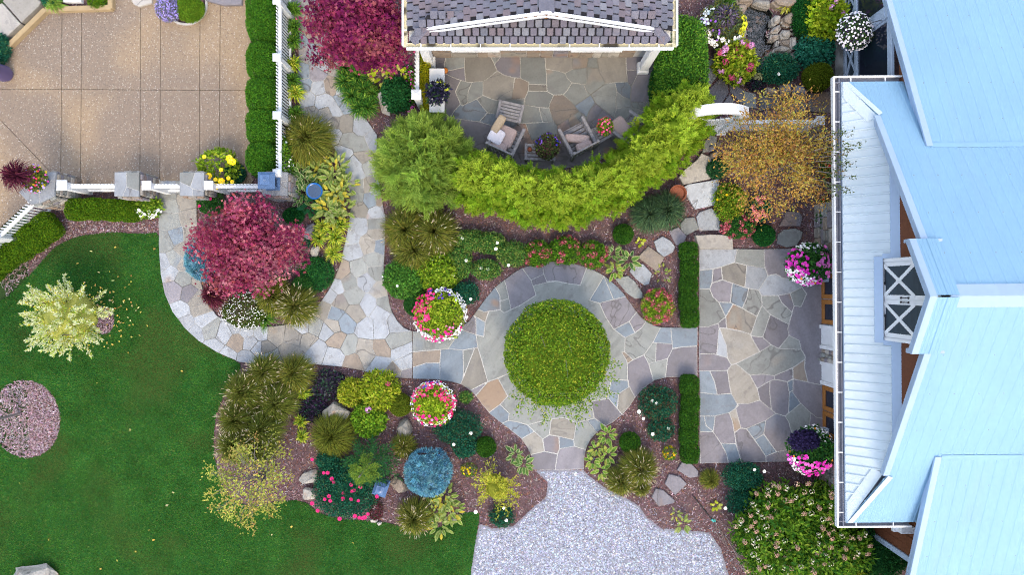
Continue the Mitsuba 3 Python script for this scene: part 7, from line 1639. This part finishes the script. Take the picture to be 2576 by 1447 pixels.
shrub('coreopsis', 'yellow green perennial below the orange tree on its left', 'flowers', 1834, 512, .34, .46, .5, .075, .035, [(.20, .36, .03, 3), (.36, .36, .04, 2), (.09, .2, .02, 2)], cover=2.0, rough=.25, k_core=.6, flowers=[dict(n=5, rad=.035, pal=[(.85, .62, .02, 1)])])
shrub('fern_clump', 'dark feathery green plant below the lichened boulder', 'plant', 1805, 425, .26, .22, .35, .06, .02, [(.03, .12, .05, 3), (.05, .17, .06, 2)], cover=2.0, k_core=.5)
shrub('begonia', 'red and orange flowers against the barn wall right of the orange tree', 'flowers', 2078, 545, .20, .40, .4, .06, .035, GREEN, cover=2.0, flowers=[dict(n=18, rad=.034, pal=[(.75, .04, .03, 2), (.8, .2, .02, 1)]), dict(n=10, rad=.03, pal=[(.75, .2, .4, 1), (.85, .8, .82, 1)], name='pale_flowers', jit=.5)])
shrub('begonia', 'small red flowers behind the orange tree near the gutter', 'flowers', 2082, 425, .16, .2, .5, .05, .03, GREEN, cover=1.6, flowers=[dict(n=12, rad=.03, pal=[(.7, .03, .04, 1)])])
shrub('teal_perennial', 'blue green broad leaved perennial between pond and barn windows', 'plant', 2050, 130, .44, .42, .55, .085, .05, [(.03, .19, .12, 3), (.06, .27, .17, 2), (.015, .11, .07, 2)], cover=2.1, rough=.2, k_core=.65)
shrub('heuchera', 'dark purple green leafy patch at the path edge', 'plant', 828, 968, .42, .36, .3, .075, .04, PLUM + [(.05, .13, .07, 2), (.16, .2, .16, .8)], cover=2.0, rough=.18, k_core=.6)
shrub('heuchera', 'dark purple leafy patch left of the big tan boulder', 'plant', 786, 1030, .34, .30, .28, .075, .04, PLUM + [(.04, .11, .06, 1.4)], cover=2.0, rough=.18, k_core=.6)
shrub('heuchera', 'small burgundy plant below the small lantern', 'plant', 945, 1285, .16, .22, .2, .045, .025, [(.13, .03, .05, 2), (.22, .06, .07, 1), (.07, .10, .04, 1)], cover=1.2, k_core=0)
shrub('heuchera', 'dark leaf patch above the dark pond side stones', 'plant', 1902, 213, .22, .14, .2, .06, .035, PLUM + [(.03, .09, .06, 2)], cover=1.8, k_core=.5)
# yellow conifer like shrub left of the gravel
c = W(1248, 1232, .6); t = thing('barberry', 'golden yellow feathery shrub left of the gravel', 'shrub'); s = nxt(); rr = np.random.default_rng(s); ms = []
for k in range(46):
    u = sphere_dirs(1, rr, -.1)[0]; e = u * [.52, .66, .55] * rr.uniform(.7, 1.1) + [0, 0, .5]; b = np.array([0, 0, .3]) + u * .08; n = 60; q = rr.random(n) ** .8
    ms.append(leafs(b + (e - b) * q[:, None] + rr.normal(0, .03, (n, 3)), unit(unit(e - b) + rr.normal(0, .6, (n, 3))), unit(rr.normal(0, .5, (n, 3)) + [0, 0, 1]), .045, .026, pal_pick([(.52, .52, .06, 3), (.62, .58, .10, 2), (.30, .36, .04, 2)], n, rr, .14)))
put(t, 'foliage', cply(mcat(*ms, core(.42, .5, .8, [(.3, .33, .04)], s, .6, .2))), TR(c[0], c[1], 0, 20), stuff=True)
# potted flower mixtures
def flower_pot(label, dx, dy, r, h, layers, pal=LEAFY, pot='cobalt_glaze', name='flower_pot', potr=.26, poth=.4, foliage=None, z0=0, leaf=.06, wd=.035, ry=None, with_pot=True, cover=1.9, rough=.16, cat_='planter'):
    ry = ry or r; c = W(dx, dy, z0 + h * .6); t = thing(name, label, cat_); s = nxt(); M = TR(c[0], c[1], z0)
    if with_pot: put(t, 'pot', PLY(lathe([(.001, 0), (potr * .7, 0), (potr, poth * .85), (potr * 1.08, poth), (potr * .95, poth), (.001, poth * .9)], 28), pot, 40), M)
    b = poth * .55 if with_pot else 0; Mf = TR(c[0], c[1], z0 + b)
    put(t, 'foliage', cply(mound(r * .95, ry * .95, h - b, leaf, wd, pal, s, cover=cover, rough=rough + .12, freq=3, k_core=.6, depth=.4)), Mf, stuff=True)
    for i, (nm, n, rad, fp, patch, kw) in enumerate(layers): put(t, nm, cply(bloom_mound(r, ry, h - b, n, rad, fp, s + 50 + i, patch=patch, clump=.47 if n > 90 else .3, **kw), 'petal'), Mf, stuff=True)
    return t, c
flower_pot('overflowing pot of crimson and white petunias beside the upper end of the patio ring', 1107, 792, .60, .75, [('crimson_flowers', 260, .034, [(.70, .03, .17, 3), (.78, .10, .27, 2)], (95, 262, -.1, .93), {}), ('white_flowers', 420, .024, WHITEF, (195, 460, -.1, .5), {}), ('crimson_top_flowers', 26, .034, PINKF, (250, 330, .2, .9), {}), ('violet_flowers', 26, .026, [(.12, .05, .45, 1)], (60, 120, .2, .8), {})], [(.33, .45, .03, 3), (.45, .55, .06, 2), (.12, .24, .02, 2)])
flower_pot('smaller overflowing pot of red, white and violet petunias in the lower bed', 1090, 1016, .50, .7, [('white_flowers', 420, .022, WHITEF, (0, 360, -.1, .55), {}), ('red_flowers', 230, .034, [(.68, .03, .14, 3), (.75, .10, .25, 2)], (-40, 200, -.05, .88), {}), ('crimson_flowers', 40, .034, PINKF, (200, 330, .0, .9), {}), ('violet_flowers', 30, .024, [(.10, .05, .5, 1)], (80, 190, 0, .6), {})], [(.36, .50, .03, 3), (.50, .60, .06, 2), (.14, .26, .02, 2)])
# pot near the pond with purple foliage
t, c = flower_pot('mixed pot of purple striped leaves and white flowers above the pond', 1817, 62, .52, .75, [('white_flowers', 220, .028, WHITEF, (195, 330, -.1, .7), {}), ('white_side_flowers', 50, .03, [(.75, .82, .9, 1)], (130, 190, 0, .7), {}), ('yellow_leaves', 60, .04, [(.58, .60, .04, 1)], (320, 380, .0, .7), {}), ('violet_flowers', 18, .03, [(.30, .12, .6, 1)], (170, 250, .3, .9), {}), ('red_flowers', 6, .035, [(.75, .03, .03, 1)], (190, 215, 0, .4), {})], [(.12, .18, .08, 2), (.2, .2, .04, 1)], leaf=.08)
put('flower_pot_002', 'purple_leaves', cply((lambda m: (m[0] + [.02, .08, .45], m[1], m[2]))(grass_clump(.36, .35, 230, [(.10, .075, .13, 3), (.22, .19, .26, 2), (.06, .05, .09, 2)], nxt(), .035))), TR(c[0], c[1], 0), stuff=True)
# hanging basket and window boxes on the barn
hb = W(2148, 80, 1.5); t = thing('hanging_basket', 'hanging basket smothered in small white flowers before the barn windows', 'hanging basket'); s = nxt(); M = TR(hb[0], hb[1], 1.2)
put(t, 'basket', PLY(lathe([(.001, 0), (.15, .02), (.2, .2), (.18, .2), (.001, .18)], 20), 'black_iron', 40), M)
put(t, 'foliage', cply(mound(.34, .38, .55, .05, .028, [(.05, .12, .05, 2), (.10, .2, .05, 2), (.10, .06, .16, 1.5)], s, cover=1.8, rough=.15, zc=.5)), M, stuff=True)
put(t, 'flowers', cply(bloom_mound(.36, .41, .6, 250, .022, WHITEF, s + 1, zc=.5, zmin=-.1, eye=(.35, .33, .45)), 'petal'), M, stuff=True)
put(t, 'bracket', PLY(tube([[0, 0, .5], [.2, .05, .75], [8.05 - hb[0], .1, .8]], [.008, .008, .008], 6), 'black_iron'), M)
def winbox(label, dx, dy, rx, ry, layers, pal, extra=None):
    c = W(dx, dy, .85); t = thing('window_box', label, 'window box'); s = nxt(); M = TR(c[0], c[1], .45)
    put(t, 'box', PLY(bx(7.20 - c[0], 7.44 - c[0], -ry * .9, ry * .9, 0, .22), 'blue_white_paint'), M)
    put(t, 'foliage', cply(mound(rx, ry, .62, .075, .042, pal, s, cover=1.9, rough=.18, k_core=.6)), M, stuff=True)
    for i, (nm, n, rad, fp, patch) in enumerate(layers): put(t, nm, cply(bloom_mound(rx * 1.02, ry * 1.02, .64, n, rad, fp, s + 9 + i, patch=patch), 'petal'), M, stuff=True)
winbox('window box of magenta and white flowers at the upper barn door', 2040, 664, .50, .46, [('magenta_flowers', 110, .038, MAGEN, (120, 300, 0, .95)), ('white_flowers', 130, .026, WHITEF, (195, 280, -.1, .8)), ('white_top_flowers', 45, .026, WHITEF, (60, 130, 0, .7)), ('pink_flowers', 34, .055, [(.78, .20, .55, 1)], (-40, 60, .2, 1)), ('orange_flowers', 8, .03, [(.8, .3, .03, 1)], (230, 300, 0, .6))], GREEN)
t0 = winbox('window box of dark purple leaves, magenta and white flowers at the lower barn door', 2044, 1136, .50, .54, [('magenta_flowers', 120, .04, MAGEN, (190, 330, 0, .95)), ('white_flowers', 80, .026, WHITEF, (195, 250, -.1, .6)), ('white_top_flowers', 70, .024, WHITEF, (20, 110, 0, .8)), ('orange_flowers', 12, .03, [(.8, .3, .03, 1)], (0, 360, 0, .7))], GREEN)
c = W(2022, 1108, .9); put('window_box_001', 'purple_leaves', cply(mound(.34, .24, .45, .06, .045, [(.045, .035, .10, 3), (.07, .05, .14, 2)], nxt(), cover=2.3)), TR(c[0], c[1], .72), stuff=True)
# small pots on tables and bench
c = W(*Z4(1530, 1110), .75); t = thing('coleus_pot', 'pot of purple green coleus with blue flowers on the slatted table', 'potted plant'); s = nxt(); M = TR(c[0], c[1], .49)
put(t, 'pot', PLY(lathe([(.001, 0), (.09, 0), (.13, .16), (.001, .15)], 20), 'navy_glaze', 40), M)
put(t, 'foliage', cply(mound(.27, .28, .42, .05, .035, [(.05, .09, .03, 2), (.13, .17, .05, 2), (.10, .035, .06, 2)], s, cover=2.0, rough=.15)), M, stuff=True)
put(t, 'flowers', cply(bloom_mound(.28, .29, .43, 26, .026, [(.05, .04, .45, 2), (.2, .1, .5, 1)], s + 1, patch=(0, 180, .1, .9)), 'petal'), M, stuff=True)
c = W(*Z4(2175, 885), .7); t = thing('flower_basket', 'small pot of pink and yellow flowers on the askew table', 'potted plant'); s = nxt(); M = TR(c[0], c[1], .49)
put(t, 'pot', PLY(lathe([(.001, 0), (.08, 0), (.11, .14), (.001, .13)], 20), 'terracotta', 40), M)
put(t, 'foliage', cply(mound(.17, .20, .3, .05, .025, [(.40, .45, .04, 2), (.12, .24, .04, 2)], s, cover=1.8)), M, stuff=True); put(t, 'flowers', cply(bloom_mound(.18, .21, .32, 36, .024, [(.8, .12, .3, 2), (.7, .04, .12, 1)], s + 1), 'petal'), M, stuff=True)
t, c = flower_pot('dark black purple leaved plant on the end of the white bench', 1100, 232, .27, .55, [('leaf_tips', 10, .03, [(.4, .45, .04, 1)], (0, 90, 0, .8), {})], [(.025, .025, .06, 3), (.05, .05, .10, 2), (.05, .12, .04, 1)], 'navy_glaze', 'dark_leaf_pot', .13, .2, z0=.5, leaf=.10, wd=.045, cat_='potted plant')
# purple grass pot on the corner pillar
c = W(97, 452, 1.15); t = thing('purple_grass_pot', 'cobalt pot of purple grass and mixed flowers on the corner pillar', 'planter'); s = nxt(); M = TR(c[0], c[1], .95)
put(t, 'pot', PLY(lathe([(.001, 0), (.12, 0), (.20, .24), (.22, .28), (.19, .28), (.001, .25)], 28), 'navy_glaze', 40), M)
put(t, 'blades', cply((lambda m: (m[0] + [-.22, .03, .25], m[1], m[2]))(grass_clump(.38, .6, 380, [(.10, .02, .045, 3), (.17, .04, .06, 2), (.06, .012, .03, 2)], s, .012))), M, stuff=True)
put(t, 'foliage', cply(mound(.27, .27, .35, .04, .025, [(.20, .24, .03, 2), (.10, .17, .03, 2)], s + 1, cover=1.6, k_core=.5)), TR(c[0], c[1], 1.12), stuff=True)
put(t, 'flowers', cply(bloom_mound(.29, .30, .36, 90, .022, [(.62, .46, .02, 2), (.55, .08, .35, 2), (.4, .3, .7, 1.6), (.6, .04, .08, 1)], s + 2), 'petal'), TR(c[0], c[1], 1.12), stuff=True)
# top left plants
shrub('box_mound', 'clipped green crescent shrub in the round edged bed at the top edge', 'clipped shrub', 478, 22, .34, .30, .4, .035, .021, [(.12, .25, .02, 3), (.18, .3, .025, 2)], cover=2.4, rough=.06, k_core=.85)
shrub('lavender', 'lavender coloured flower spikes at the top edge beside the green crescent', 'flowers', 424, 22, .28, .28, .45, .045, .018, [(.20, .24, .17, 2), (.3, .26, .55, 2)], cover=1.6, k_core=.5, out=.9, flowers=[dict(n=330, rad=.014, pal=[(.32, .26, .68, 2), (.45, .38, .75, 1)], lift=1.1)])
shrub('perennial', 'teal green plant at the left edge above the plum pot', 'plant', 2, 122, .22, .36, .3, .05, .03, TEAL, cover=2)
for (x, y, p, lb) in [(130, 2, TEAL, 'blue green leafy plant inside the timber kerb, left'), (245, 4, BOXY, 'small olive plant inside the timber kerb, right')]: shrub('bed_plant', lb, 'plant', x, y, .22, .18, .25, .05, .025, p, cover=1.8, k_core=.5)
tuft('yellow green grassy tuft hanging over the timber kerb', 138, 10, .28, .3, [(.20, .34, .05, 3), (.34, .42, .1, 1)], 110, .02, name='sedge')
t = thing('utility_cover', 'small white rectangular cover in the kerbed bed at the top edge', 'cover'); c = W(282 * .6453 * .675, 0, .1); put(t, 'lid', PLY(bx(-.22, .22, -.0, .3, 0, .12), 'white_paint'), TR(W(182, 5, .1)[0], W(182, 5, .1)[1], 0))
tuft('green tuft at the top edge left of the pond rocks', 1826, 8, .3, .4, LILYG, 130, .014, name='sedge')
